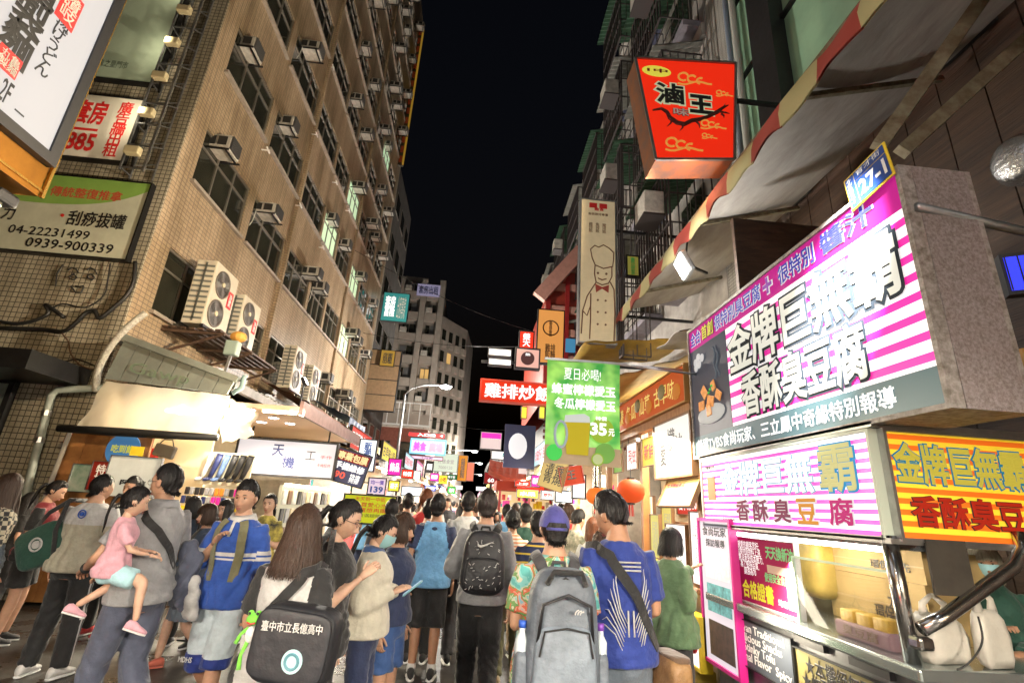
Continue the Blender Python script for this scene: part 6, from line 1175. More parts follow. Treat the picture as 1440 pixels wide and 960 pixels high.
BODY_M = [(.78, .10, .085, 0), (.84, .155, .112, -.005), (.93, .166, .12, -.01), (1.02, .155, .108, 0), (1.10, .148, .10, 0), (1.2, .158, .106, 0), (1.30, .174, .115, .005), (1.37, .172, .108, 0), (1.415, .145, .092, -.005), (1.45, .096, .075, -.01), (1.48, .065, .062, -.01), (1.52, .056, .058, 0), (1.60, .054, .056, .01)]
BODY_F = [(.78, .10, .085, 0), (.84, .158, .115, -.01), (.93, .168, .125, -.015), (1.02, .142, .10, 0), (1.10, .125, .09, 0), (1.2, .135, .097, .005), (1.29, .148, .12, .02), (1.36, .146, .105, .01), (1.405, .122, .085, 0), (1.44, .082, .068, -.008), (1.475, .055, .054, -.008), (1.52, .047, .05, 0), (1.60, .046, .05, .01)]
def body_at(tab, z):
    for i in range(len(tab)-1):
        if z <= tab[i+1][0]:
            a, b = tab[i], tab[i+1]; u = max(0, (z-a[0])/(b[0]-a[0])); return [a[k]+(b[k]-a[k])*u for k in (1, 2, 3)]
    return list(tab[-1][1:])
ARMS = dict(down=((.06, -.03, -.285), (.07, .03, -.53)), phone=((.05, -.02, -.285), (-.07, .20, -.19)), phone_high=((.06, .04, -.28), (-.08, .22, -.10)), strap=((.09, .02, -.275), (-.06, .13, -.11)), hold=((.08, .03, -.275), (-.12, .23, -.31)), forward=((.05, .16, -.24), (.02, .38, -.2)), back=((.07, -.09, -.27), (.05, -.12, -.5)), hips=((.12, -.06, -.26), (.02, .06, -.43)), point=((.04, .24, -.14), (.0, .46, -.02)), hug=((.1, .08, -.26), (-.16, .26, -.36)))
LEGS = dict(stand=[((.095, .012, .48), (.10, -.03, .085)), ((.095, .012, .48), (.10, -.03, .085))], walk=[((.09, .10, .49), (.09, .12, .085)), ((.09, .0, .47), (.09, -.26, .14))], walk2=[((.09, .0, .47), (.09, -.24, .13)), ((.09, .12, .5), (.09, .15, .085))], wide=[((.12, .02, .48), (.15, -.03, .085)), ((.12, .0, .48), (.15, -.03, .085))])
def head_pt(d, off=1.):
    x, y, z = d.x*.075*off, d.y*.094*off, d.z*.117*off
    t = max(0, -z/.117)
    if z < 0:
        x *= 1-.30*t**1.6
        if y < 0: y *= 1-.42*t
        else: y *= 1-.10*t
    else: x *= 1+.05*math.sin(min(z/.117, 1)*math.pi)
    if y < 0 and z > -.02: y *= 1.06
    return Vector((x, y, z))
def face_pt(d):
    p = head_pt(d); x, y, z = p
    if y > .03:
        ax = abs(x); g = lambda c, s: math.exp(-(c/s)**2)
        y = min(y, .082+.3*(y-.082)) if y > .082 else y
        zz = (z+.048)
        nose = g(x, .0125+.004*g(z+.045, .014))*(.027*g(z+.043, .015)+.012*g(z+.018, .022))
        y += nose; y -= .010*g(ax-.031, .017)*g(z-.004, .013); y += .0045*g(z-.026, .010)*g(ax-.028, .03)
        y += .007*g(x, .024)*g(z+.072, .013); y -= .0045*g(x, .026)*g(z+.0735, .0035); y += .007*g(x, .022)*g(z+.104, .014); y += .003*g(ax-.045, .02)*g(z+.03, .02)
    return Vector((x, y, z))
def head_mesh(mb, X, nu=40, nv=30, mi=0, detail=False):
    rings = []
    for i in range(nv+1):
        el = math.pi*i/nv-math.pi/2; c = max(math.cos(el), .015); ring = []
        for j in range(nu):
            # denser toward the face (+y)
            a = 2*math.pi*j/nu; a2 = a+.45*math.sin(a)*(1 if detail else 0)
            az = math.pi/2+a2 if False else math.pi/2+(a-.42*math.sin(a) if detail else a)
            d = Vector((c*math.cos(az), c*math.sin(az), math.sin(el))); ring.append(X(face_pt(d) if detail else head_pt(d)))
        rings.append(ring)
    mb.loft(rings, mi)
    for s in (-1, 1):
        er = []
        for k in range(7):
            u = k/6; zc = -.032+.062*u; w = .016*math.sin(math.pi*(.12+.8*u))+.005
            er.append([X(Vector((s*(.072+.012*math.sin(math.pi*u)+.004*math.cos(q)), -.008+w*math.sin(q)-.006*u, zc+.002*math.cos(q)))) for q in [2*math.pi*i/8 for i in range(8)]])
        mb.loft(er, mi)
def hand_mesh(mb, w, d, up, side, s=1., curl=.35, mi=0):
    """palm and five fingers; w wrist, d pointing direction, up = back of hand, side = +1 when the thumb leaves along d x up"""
    d = d.normalized(); up = (up-d*up.dot(d)); up = up.normalized() if up.length > 1e-3 else d.orthogonal().normalized(); r = d.cross(up)*side
    rings = []
    for k, (l, wd, th) in enumerate([(-.02, .025, .022), (.015, .03, .02), (.05, .04, .017), (.085, .041, .013), (.095, .036, .009)]):
        c = w+d*l*s; rings.append([c+(r*math.cos(a)*wd+up*math.sin(a)*th)*s for a in [2*math.pi*i/10 for i in range(10)]])
    mb.loft(rings, mi)
    for k, (o, L, rad) in enumerate([(.029, .072, .0085), (.010, .08, .009), (-.010, .075, .0087), (-.028, .058, .0075)]):
        p = w+(d*.088+r*o)*s; dd = d.copy(); pts = [p-d*.01*s]; 
        for q in range(3):
            ang = curl*(.5+.5*q); dd = (d*math.cos(ang*(q+1)*.7)-up*math.sin(ang*(q+1)*.7)).normalized(); p = p+dd*L*s*(.42, .32, .26)[q]; pts.append(p)
        mb.tube(pts, [rad*s, rad*s, rad*.92*s, rad*.7*s], 7, mi)
    p = w+(d*.02+r*.028)*s; td = (d*.75+r*.62-up*.2).normalized(); mb.tube([p-r*.012*s, p+td*.032*s, p+(td*.055+d*.012)*s, p+(td*.07+d*.03)*s], [.013*s, .0115*s, .0105*s, .008*s], 7, mi)
def smooth_chain(pts, rad, sub=4):
    P = [Vector(p) for p in pts]; Q = []; r = []
    for i in range(len(P)-1):
        p0 = P[max(i-1, 0)]; p1 = P[i]; p2 = P[i+1]; p3 = P[min(i+2, len(P)-1)]
        for k in range(sub):
            u = k/sub; Q.append(.5*((2*p1)+(p2-p0)*u+(2*p0-5*p1+4*p2-p3)*u*u+(3*p1-p0-3*p2+p3)*u**3)); r.append(rad[i]+(rad[i+1]-rad[i])*u)
    Q.append(P[-1]); r.append(rad[-1]); return Q, r
class Per: pass
NP = [0]
def person(label, px, py, Y, rz, top='grey', bottom='black', hair='short', hairm=None, arms=('down', 'down'), legs='stand', fem=False, fat=1., yaw=0., pitch=0., lean=0., h=None, near=True, face=False, sleeve='short', hem=.84, bot='trousers', shoe='black', sole='white', skin=0, topfn=None, topmats=None, botfn=None, botmats=None, loc=None, hs=1., legpts=None, collar=None, mask=False, glasses=False, socks=None, roll=0., group=None, loose=1.):
    NP[0] += 1; seed = NP[0]; rnd = random.Random(seed*13)
    q = onY(px, py, Y); hh = h or max(1.45, min(1.86, q.z-.012)); s = hh/1.72; x = q.x
    P = Per(); P.s = s; P.rz = R(rz); P.loc = Vector(loc) if loc else Vector((x, Y, 0)); P.loc.x = P.loc.x
    t = thing('person', label, 'person', tuple(P.loc), P.rz, group); P.t = t
    tab = [(z, rx*(.93 if z < 1.46 else 1), ry*.94, yc) for z, rx, ry, yc in (BODY_F if fem else BODY_M)]; shx, shz = (.138, 1.385) if fem else (.160, 1.395)
    if fat != 1: tab = [(z, rx*(1+(fat-1)*(1 if z < 1.43 else .3)), ry*(1+(fat-1)*(1.35 if z < 1.43 else .3)), yc) for z, rx, ry, yc in tab]; shx *= 1+(fat-1)*.7
    if hs != 1: tab = [(z, rx, ry, yc) for z, rx, ry, yc in tab]
    Lm = Matrix.Rotation(R(-lean), 3, 'X'); piv = Vector((0, 0, .95)); Rl = Matrix.Rotation(R(roll), 3, 'Y')
    def U(p):     # upper body points
        p = Vector(p); return (Lm@(Rl@(p-piv))+piv)*s
    def D(p): return Vector(p)*s
    P.U = U; P.D = D; P.tab = tab
    vox = (.0135 if near else .024)
    hm = Matrix.Rotation(R(yaw), 3, 'Z')@Matrix.Rotation(R(pitch), 3, 'X')
    hc = Vector((0, .0, 1.52)); ho = Vector((0, .018, 1.604-1.52+(hs-1)*.1))
    def HX(p): return U(hc+hm@(ho+Vector(p)*hs))
    P.HX = HX
    def ringz(z, ro=0., n=22, ex=.86, mul=1.):
        rx, ry, yc = body_at(tab, z); return [(math.copysign(abs(math.cos(a))**ex, math.cos(a))*(rx*mul+ro), yc+math.copysign(abs(math.sin(a))**ex, math.sin(a))*(ry*mul+ro), z) for a in [2*math.pi*k/n for k in range(n)]]
    P.ringz = ringz
    def surf(ang, z, off=.03):
        rx, ry, yc = body_at(tab, z); a = R(ang); return U((math.copysign(abs(math.cos(a))**.86, math.cos(a))*(rx+off), yc+math.copysign(abs(math.sin(a))**.86, math.sin(a))*(ry+off), z))
    P.surf = surf
    # ---- limbs
    P.wr = []; P.el = []; P.sh = []
    A = []
    for sd, nm in ((-1, arms[0]), (1, arms[1])):
        e, w = ARMS[nm] if isinstance(nm, str) else nm; S = Vector((sd*shx, -.005, shz)); mx = Vector((sd, 1, 1))
        E = S+Vector((e[0]*sd, e[1], e[2])); Wp = S+Vector((w[0]*sd, w[1], w[2])); A.append((U(S), U(E), U(Wp), sd)); P.sh.append(U(S)); P.el.append(U(E)); P.wr.append(U(Wp))
    Lg = []
    lp = legpts or LEGS[legs]
    for i, sd in enumerate((-1, 1)):
        k, a = lp[i]
        if legpts: Lg.append((D((sd*.09, -.005, .90)), D(k), D(a), sd))
        else: Lg.append((D((sd*.09, -.005, .90)), D((k[0]*sd, k[1], k[2])), D((a[0]*sd, a[1], a[2])), sd))
    af = .82 if fem else .9; af *= 1+(fat-1)*.6
    mb = MB(); mb.loft([[U(p) for p in ringz(z)] for z in (.79, .84, .9, .97, 1.04, 1.1, 1.18, 1.26, 1.32, 1.37, 1.41, 1.435, 1.455, 1.47, 1.49, 1.53, 1.58)])
    for S, E, Wp, sd in A:
        pts, rr = smooth_chain([S+(S-E)*.05, S.lerp(E, .45), E, E.lerp(Wp, .3), Wp], [.056*af*s, .05*af*s, .04*af*s, .042*af*s, .026*af*s], 3); mb.tube(pts, rr, 12)
    lw_ = .76 if bot == 'trousers' else 1.
    for Hp, K, An, sd in Lg:
        pts, rr = smooth_chain([Hp+Vector((0, 0, .02)), Hp.lerp(K, .4), K, K.lerp(An, .32), An+(K-An)*.02], [.092*s*lw_, .08*s*lw_, .056*s*lw_, .056*s*lw_, .036*s*lw_], 3); mb.tube(pts, rr, 12)
    sm = SK[skin]
    hb = MB(); head_mesh(hb, HX, 64 if face else 30, 56 if face else 22, detail=face)
    if near:
        for S, E, Wp, sd in A:
            dd = (Wp-E).normalized(); upv = Vector((sd*.9, -.25, .25)) if abs(dd.z) > .6 else Vector((sd*.35, -.1, .95))
            hand_mesh(hb, Wp, dd, U(upv+piv)-U(piv), sd*-1 if abs(dd.z) > .6 else -sd, s*.95*(.92 if fem else 1), .5)
    else:
        for S, E, Wp, sd in A: hb.ell(Wp+(Wp-E).normalized()*.07*s, (.03*s, .03*s, .05*s))
    def cb(me, hb=hb):
        bm = bmesh.new(); bm.from_mesh(me); m2 = hb.mesh('h', []); bm.from_mesh(m2); bm.to_mesh(me); bm.free(); bpy.data.meshes.remove(m2); finish(me, 'body', [sm], t)
    queue(mb, .0185 if near else .03, 3, cb)
    # ---- top
    if top:
        mb = MB(); of = .016*loose
        zs = [hem+(1.452-hem)*k/12 for k in range(13)]; rg = []
        for i, z in enumerate(zs):
            fl = of+(.034*loose*(1-i/12)**1.5); rg.append([U(p) for p in ringz(max(z, .85), fl, 26)]); 
            if z < .85: rg[-1] = [p+Vector((0, 0, (z-.85)*s)) for p in rg[-1]]
        rx, ry, yc = body_at(tab, 1.47); rg.append([U((math.cos(a)*(rx+.022), yc+math.sin(a)*(ry+.022), 1.468)) for a in [2*math.pi*k/26 for k in range(26)]])
        mb.loft(rg)
        for S, E, Wp, sd in A:
            if sleeve == 'none': continue
            lo_ = .012*loose
            if sleeve == 'short': ch = [S+(S-E)*.07, S.lerp(E, .35), S.lerp(E, .78)]; rr = [.066*af*s, (.062*af+lo_)*s, (.058*af+lo_*1.2)*s]
            elif sleeve == 'elbow': ch = [S+(S-E)*.07, S.lerp(E, .5), E, E.lerp(Wp, .12)]; rr = [.066*af*s, (.06*af+lo_)*s, (.056*af+lo_)*s, (.054*af+lo_)*s]
            else: ch = [S+(S-E)*.07, S.lerp(E, .5), E, E.lerp(Wp, .5), E.lerp(Wp, .95)]; rr = [.066*af*s, (.06*af+lo_)*s, (.053*af+lo_)*s, (.047*af+lo_)*s, (.038*af+lo_*.7)*s]
            pts, r2 = smooth_chain(ch, rr, 3); mb.tube(pts, r2, 14)
        ms = topmats or [F(top)]; fn = topfn
        Ui = (Lm.inverted() if lean else None)
        def cb2(me, ms=ms, fn=fn):
            folds(me, .032 if near else .014, seed, 1., lambda c: (.5+.9*np.clip((1.25*s-c[:, 2])/(.4*s), 0, 1))*np.clip((c[:, 2]-(hem-.01)*s)/(.09*s), .12, 1)); finish(me, 'shirt', ms, t, (lambda c: fn(c/s)) if fn else None)
        queue(mb, vox, 2, cb2)
    # ---- bottom
    if bot in ('trousers', 'shorts', 'shorts_mini', 'knee'):
        mb = MB(); mb.loft([[D(p) for p in ringz(z, .012)] for z in (.80, .84, .9, .96, 1.0, 1.02)])
        for Hp, K, An, sd in Lg:
            wf = 1.1 if loose > 1.2 else 1.
            if bot == 'trousers': ch = [Hp+Vector((0, 0, .03)), Hp.lerp(K, .45), K, K.lerp(An, .5), An+(K-An)*-.0]; rr = [.098*s, .092*s, .078*s*wf, .072*s*wf, .064*s*wf]
            elif bot == 'knee': ch = [Hp+Vector((0, 0, .03)), Hp.lerp(K, .5), K.lerp(Hp, .06), K.lerp(An, .06)]; rr = [.098*s, .104*s, .096*s, .1*s]
            elif bot == 'shorts': ch = [Hp+Vector((0, 0, .03)), Hp.lerp(K, .4), Hp.lerp(K, .78)]; rr = [.098*s, .104*s, .106*s]
            else: ch = [Hp+Vector((0, 0, .03)), Hp.lerp(K, .2), Hp.lerp(K, .48)]; rr = [.098*s, .102*s, .104*s]
            if fem and bot == 'trousers': rr = [x*.9 for x in rr]
            pts, r2 = smooth_chain(ch, rr, 4); mb.tube(pts, r2, 14)
        ms = botmats or [F(bottom)]
        def cb3(me, ms=ms, fn=botfn): folds(me, .026 if near else .012, seed+500, 1., lambda c: .4+.8*np.exp(-((c[:, 2]-.48*s)/.12)**2)+.8*np.exp(-((c[:, 2]-.1*s)/.12)**2)); finish(me, bot.replace('_mini', '').replace('knee', 'shorts'), ms, t, (lambda c: fn(c/s)) if fn else None)
        queue(mb, .018 if near else .028, 2, cb3)
    elif bot == 'skirt':
        mb = MB(); rg = []; ri = []
        for i in range(12):
            u = i/11; z = 1.02-u*.52; rx, ry, yc = body_at(tab, max(z, .9)); k = 1+u*.34
            ring = []
            for j in range(48):
                a = 2*math.pi*j/48; w = 1+u*.06*math.sin(a*11+1.5*math.sin(a*3)); ring.append(D((math.cos(a)*(rx+.014)*k*w, yc+math.sin(a)*(ry+.016)*k*1.05*w, z)))
            rg.append(ring)
        mb.loft(rg, cap=False); mb.build('skirt', F(bottom), t, True, world=False)
    # ---- shoes
    for Hp, K, An, sd in Lg:
        fd = Vector((sd*.12, 1, 0)).normalized()
        if An.z > .11*s and not legpts: fd = Vector((sd*.1, 1, -.45)).normalized()
        if legpts: fd = Vector((.1*sd, 1, -.35)).normalized()
        up = Vector((0, 0, 1)); up = (up-fd*up.dot(fd)).normalized(); rt = fd.cross(up); c0 = An-up*.085*s; mb = MB(); fs = s*(1 if not fem else .92)
        for part, (zo, hh_) in enumerate([(0, .022), (.02, 1)]):
            rings = []
            for l, wd, ht in [(-.085, .02, .05), (-.07, .034, .085), (-.03, .038, .10), (.02, .039, .085), (.07, .044, .06), (.12, .043, .045), (.15, .033, .034), (.165, .012, .022)]:
                H2 = hh_ if part == 0 else ht
                wdd = wd*1.06 if part == 0 else wd
                rings.append([c0+(fd*l+rt*math.cos(a)*wdd+up*(zo+(H2/2+math.sin(a)*H2/2)*(1 if part == 0 else 1)))*fs for a in [2*math.pi*k/10 for k in range(10)]])
            mb.loft(rings, 1-part)
        mb.build('shoe', [F(shoe), MATS[sole] if sole in MATS else F(sole)], t, True, world=False)
        if socks: MB().tube([An+(K-An)*-.04, An+(K-An)*.14], [.045*s, .044*s], 12).build('sock', F(socks), t, True, world=False)
    # ---- hair
    hmt = hairm or HB
    if hair: hair_mesh(P, hair, hmt, rnd, near, t, hs)
    if face:
        for sd in (-1, 1):
            d = Vector((sd*.031, .0, .004)); pz = face_pt(Vector((sd*.36, .93, .03)).normalized()); c = Vector((sd*.0305, pz.y-.010, .004))
            mb = MB(); mb.ell(HX(c), (.0125*hs*s,)*3, 0, 12, 8); fwd = (HX(c+Vector((sd*.0, .01, 0)))-HX(c)).normalized(); ic = HX(c)+fwd*.0098*s*hs
            mb.tube([ic-fwd*.003*s, ic+fwd*.0032*s], [.0062*s*hs, .0058*s*hs], 12, 1); mb.build('eye', [mat('eye_white', (.7, .66, .62), .2), mat('iris_dark', (.012, .007, .005), .12)], t, True, world=False)
            MB().tube([HX(Vector((sd*xx, yy, zz))) for xx, yy, zz in ((.016, .0875, .024), (.026, .0875, .0285), (.036, .083, .029), (.046, .074, .0245))], [.0022*s, .0034*s, .0032*s, .0015*s], 6, flat=.7).build('eyebrow', HB, t, True, world=False)
            MB().tube([HX(Vector((sd*xx, yy, zz))) for xx, yy, zz in ((.019, .079, .008), (.026, .0815, .0125), (.034, .0795, .0125), (.043, .071, .0075))], .0014*s, 5).build('eyelid', mat('lash', (.05, .025, .02), .6), t, True, world=False)
        if not mask:
            lp_ = mat('lips', (.42, .15, .12), .4); yl = face_pt(Vector((0, .78, -.62)).normalized()).y
            MB().tube([HX(Vector((xx, .0865-.9*abs(xx)**1.3, -.0685+.0015*math.cos(xx*120)))) for xx in (-.023, -.015, -.007, 0, .007, .015, .023)], [.001*s, .003*s, .0042*s, .0038*s, .0042*s, .003*s, .001*s], 8).tube([HX(Vector((xx, .0855-.9*abs(xx)**1.3, -.0775))) for xx in (-.02, -.012, 0, .012, .02)], [.001*s, .0042*s, .005*s, .0042*s, .001*s], 8).build('lips', lp_, t, True, world=False)
    if mask:
        mb = MB(); vs = []; nn_ = 12
        for j in range(8):
            for i in range(nn_+1):
                az = math.pi/2+(i/nn_-.5)*2.5; el = -.95+1.0*j/7; d = Vector((math.cos(el)*math.cos(az), math.cos(el)*math.sin(az), math.sin(el))); p = head_pt(d, 1.07); p.y += .014*math.exp(-(p.x/.03)**2)*math.exp(-((p.z+.04)/.04)**2)+.002*(j % 2); vs.append(HX(p))
        mb.add(vs, [(j*(nn_+1)+i, j*(nn_+1)+i+1, (j+1)*(nn_+1)+i+1, (j+1)*(nn_+1)+i) for j in range(7) for i in range(nn_)]); mb.build('face_mask', mat('mask_blue', (.35, .62, .66), .7, var=.1), t, True, world=False)
    if glasses:
        mb = MB()
        for sd in (-1, 1): mb.tube([HX(Vector((sd*.031+.021*math.cos(a), .098-.004*abs(math.cos(a)), .002+.017*math.sin(a)))) for a in [2*math.pi*k/16 for k in range(17)]], .0016*s, 5).tube([HX(Vector((sd*.052, .094, .006))), HX(Vector((sd*.076, .06, .008))), HX(Vector((sd*.08, .0, .01)))], .0018*s, 5)
        mb.tube([HX(Vector((-.01, .101, .004))), HX(Vector((.01, .101, .004)))], .0016*s, 5); mb.build('glasses', MATS['black'], t, True, world=False)
    if collar:
        mb = MB(); rings = []
        for z, o in ((1.445, .026), (1.475, .022), (1.50, .018), (1.475, .03), (1.45, .04)):
            rx, ry, yc = body_at(tab, 1.475); rings.append([U((math.cos(a)*(rx+o), yc+math.sin(a)*(ry+o)+(.0), z-.02*max(0, math.sin(a)))) for a in [2*math.pi*k/24 for k in range(24)]])
        mb.loft(rings, cap=False); mb.build('collar', F(collar), t, True, world=False)
    return P
def hair_mesh(P, style, hm, rnd, near, t, hs):
    HX = P.HX; s = P.s
    def line(az):    # lower end z of hair by azimuth (0 = front, pi = back)
        f = (1+math.cos(az))/2      # 1 front, 0 back
        b = abs(math.sin(az))
        if style in ('short', 'crop', 'side', 'capped'): return (.068 if f > .78 else (.068-.045*((.78-f)/.28) if f > .5 else .023-.10*((.5-f)/.5)))
        if style == 'bob': return .03 if f > .84 else (-.11 if f > .55 else -.135)
        if style == 'bobshort': return .02 if f > .84 else -.10
        if style == 'long': return .06 if f > .86 else (-.18 if f > .5 else -.225)
        if style == 'xlong': return .06 if f > .86 else (-.30 if f > .5 else -.42)
        return .07 if f > .8 else (.07-.09*((.8-f)/.3) if f > .5 else -.02-.05*((.5-f)/.5))   # pulled back
    thick = dict(capped=1.02, short=1.23, crop=1.15, side=1.24, bob=1.21, bobshort=1.22, long=1.18, xlong=1.18).get(style, 1.1)
    hang = style in ('bob', 'bobshort', 'long', 'xlong')
    def path(az, off, n, jit=0.):
        zl = line(az); pts = []; cx = math.sin(az); cy = math.cos(az)
        zs = max(zl, -.002 if hang else -.055)
        el_end = None
        for k in range(41):
            el = math.pi/2-k/40*(math.pi/2+.62); d = Vector((math.cos(el)*cx, math.cos(el)*cy, math.sin(el)))
            if head_pt(d).z <= zs: el_end = el; break
        el_end = el_end if el_end is not None else -.6
        m1_ = n if zl >= zs-1e-6 else max(4, n//2)
        for k in range(m1_+1):
            u = k/m1_; el = math.pi/2*.985+(el_end-math.pi/2*.985)*u; d = Vector((math.cos(el)*cx, math.cos(el)*cy, math.sin(el)))
            o = off*(1-(.19 if style in ('short', 'side') else .12 if style == 'crop' else 0)*u**2.2)
            p = head_pt(d, o); p.y -= .004; pts.append(p)
        if zl < zs-1e-6:
            b = pts[-1]
            for k in range(1, n-m1_+1):
                u = k/(n-m1_); z = b.z+(zl-b.z)*u; sp = 1+(.10*math.sin(u*2.2) if style in ('bob', 'bobshort') else .42*u)
                pts.append(Vector((b.x*sp*(1-.12*u*(style in ('bob', 'bobshort'))), b.y*sp+(-.015*u if cy < .3 else 0), z)))
        return pts
    mb = MB(); na, n = (40, 10) if near else (22, 9); grid = []
    for i in range(na):
        az = 2*math.pi*i/na; grid.append([HX(p*(1+.018*math.sin(i*2.4+k*1.1)*math.sin(k*.8+i))) for k, p in enumerate(path(az, thick-.04, n))])
    mb.add([p for g in grid for p in g], [(i*(n+1)+k, i*(n+1)+k+1, ((i+1) % na)*(n+1)+k+1, ((i+1) % na)*(n+1)+k) for i in range(na) for k in range(n)])
    ns = 640 if near else 90
    for q in range(ns):
        az = rnd.random()*2*math.pi; pts = path(az, thick-.05+rnd.random()*(.15 if style in ('short', 'side') else .11 if style == 'crop' else .08), n if near else 7)
        tw = (rnd.random()-.5)*.35; fly = .05*rnd.random() if rnd.random() < .06 else 0.; w0 = (.0032+.006*rnd.random())*(1 if near else 3.4)
        k0 = 0 if rnd.random() < .5 else rnd.randrange(1, 4)
        L = []
        for k, p in enumerate(pts):
            u = k/(len(pts)-1); a = tw*u; p2 = Vector((p.x*math.cos(a)-p.y*math.sin(a), p.x*math.sin(a)+p.y*math.cos(a), p.z)); p2 *= 1+fly*u+(.02+.02*(q % 3 == 0))*math.sin(u*(5+q % 5)+q); 
            if k == len(pts)-1: p2.z += (rnd.random()-.5)*.03 if style not in ('short', 'crop', 'side') else (rnd.random()-.6)*.016
            L.append(p2)
        L = L[k0:]; vs = []
        for k, p in enumerate(L):
            tg = Vector((-p.y, p.x, 0)); tg = tg.normalized() if tg.length > 1e-4 else Vector((1, 0, 0)); ww = w0*(1-.75*(k/(len(L)-1))**2); vs += [HX(p-tg*ww), HX(p*1.004+Vector((0, 0, .001))), HX(p+tg*ww)]
        mb.add(vs, [(3*k+j, 3*k+j+1, 3*k+j+4, 3*k+j+3) for k in range(len(L)-1) for j in (0, 1)])
    if style in ('pony', 'bun', 'lowpony'):
        b = Vector((0, -.1, .03 if style != 'lowpony' else -.03))
        if style == 'bun': mb.ell(HX(b+Vector((0, -.02, -.01))), (.034*s, .03*s, .034*s), 0, 14, 10)
        else:
            for q in range(16):
                a = rnd.random()*6.28; r_ = .016*rnd.random(); L_ = .22+.08*rnd.random(); o = Vector((math.cos(a)*r_, 0, math.sin(a)*r_))
                mb.tube([HX(b+o*.6), HX(b+o+Vector((0, -.035, .0))), HX(b+o*1.8+Vector((0, -.055, -.06))), HX(b+o*2+Vector((0, -.05, -.6*L_))), HX(b+o+Vector((0, -.03, -L_)))], [.012*s, .014*s, .014*s, .011*s, .003*s], 6)
            mb.ring(HX(b+Vector((0, -.012, 0))), .018*s, .006*s, 'Y', 12, 5)
    mb.build('hair', hm, t, True, world=False)
def ribbon(P, path, w, th, mt, name, parent, off=.034, world=False):
    """flat strap laid on the torso through (angle, z) points"""
    Q = []
    for i in range(len(path)-1):
        for k in range(8):
            u = k/8; Q.append((path[i][0]+(path[i+1][0]-path[i][0])*u, path[i][1]+(path[i+1][1]-path[i][1])*u))
    Q.append(path[-1]); c = [P.surf(a, z, off) for a, z in Q]; n = [(P.surf(a, z, off+.05)-P.surf(a, z, off)).normalized() for a, z in Q]; rings = []
    for i in range(len(c)):
        tg = (c[min(i+1, len(c)-1)]-c[max(i-1, 0)]).normalized(); sd = tg.cross(n[i]).normalized()
        rings.append([c[i]+sd*w/2+n[i]*th/2, c[i]-sd*w/2+n[i]*th/2, c[i]-sd*w/2-n[i]*th/2, c[i]+sd*w/2-n[i]*th/2])
    return MB().loft(rings).build(name, mt, parent, False, world=False)
def worn(P, name, label, cat='bag', group=None): return thing(name, label, cat, tuple(P.loc), P.rz, group)
def pod(mb, c, d, ex=.55, n=26, m=14, mi=0, taper=0., rot=None):
    """puffy rounded box"""
    rings = []; c = Vector(c)
    sg = lambda v, e: math.copysign(abs(v)**e, v)
    for i in range(m+1):
        el = math.pi*i/m-math.pi/2; rr = max(abs(math.cos(el))**ex, .02); zz = sg(math.sin(el), ex); k = 1-taper*zz
        ring = []
        for j in range(n):
            a = 2*math.pi*j/n; p = Vector((d[0]/2*rr*sg(math.cos(a), ex)*k, d[1]/2*rr*sg(math.sin(a), ex)*k, d[2]/2*zz)); ring.append((rot@p if rot else p)+c)
        rings.append(ring)
    return mb.loft(rings, mi)
# ---------------------------------------------------------------- the cast
def stripe_side(c): return (np.abs(c[:, 0]) > .16).astype(int)
# man in the olive tee with the green bag, seen from behind
P = person('heavyset man in beige tee and black trousers seen from behind with a green bag', 147, 668, 5.4, -6, top='olive', bottom='black', fat=1.2, hair='crop', arms=('down', 'hips'), legs='wide', shoe='white', hem=.86, yaw=-25, loose=1.3, topmats=[F('olive'), F('ltgrey')], topfn=lambda c: (c[:, 2] > 1.27).astype(int), botmats=[F('black'), F('white')], botfn=lambda c: ((np.abs(c[:, 0]) > .165) & (np.abs(c[:, 1]+.005) < .012) & (c[:, 2] < .9)).astype(int))
MB().ring(P.surf(-84, 1.37, .032), .035, .006, 'Y', 20, 5).disc(P.surf(-84, 1.37, .03), .02, 'Y', 14, th=.01).build('back_emblem', F('blue'), P.t, world=False)
B = worn(P, 'shoulder_bag', 'dark green shoulder bag with a pale round emblem on the beige tee man')
pod(MB(), (-.30, -.10, 1.06), (.44, .13, .36), .45, rot=Matrix.Rotation(R(-28), 3, 'Y')).build('body', F('dkgreen'), B, True, world=False)
MB().ring((-.30, -.173, 1.07), .055, .009, 'Y', 20, 5).disc((-.30, -.17, 1.07), .035, 'Y', 16, th=.012).build('emblem', F('ltgrey'), B, world=False)
MB().tube([(-.42, -.1, 1.2), (-.3, -.14, 1.35), (-.17, -.1, 1.47), (-.12, .05, 1.47)], .022, 8, flat=.3).tube([(-.1, -.16, .93), (-.16, -.17, 1.2), (-.17, -.12, 1.45), (-.14, -.02, 1.48)], .024, 8, flat=.35).build('strap', F('black'), B, True, world=False)
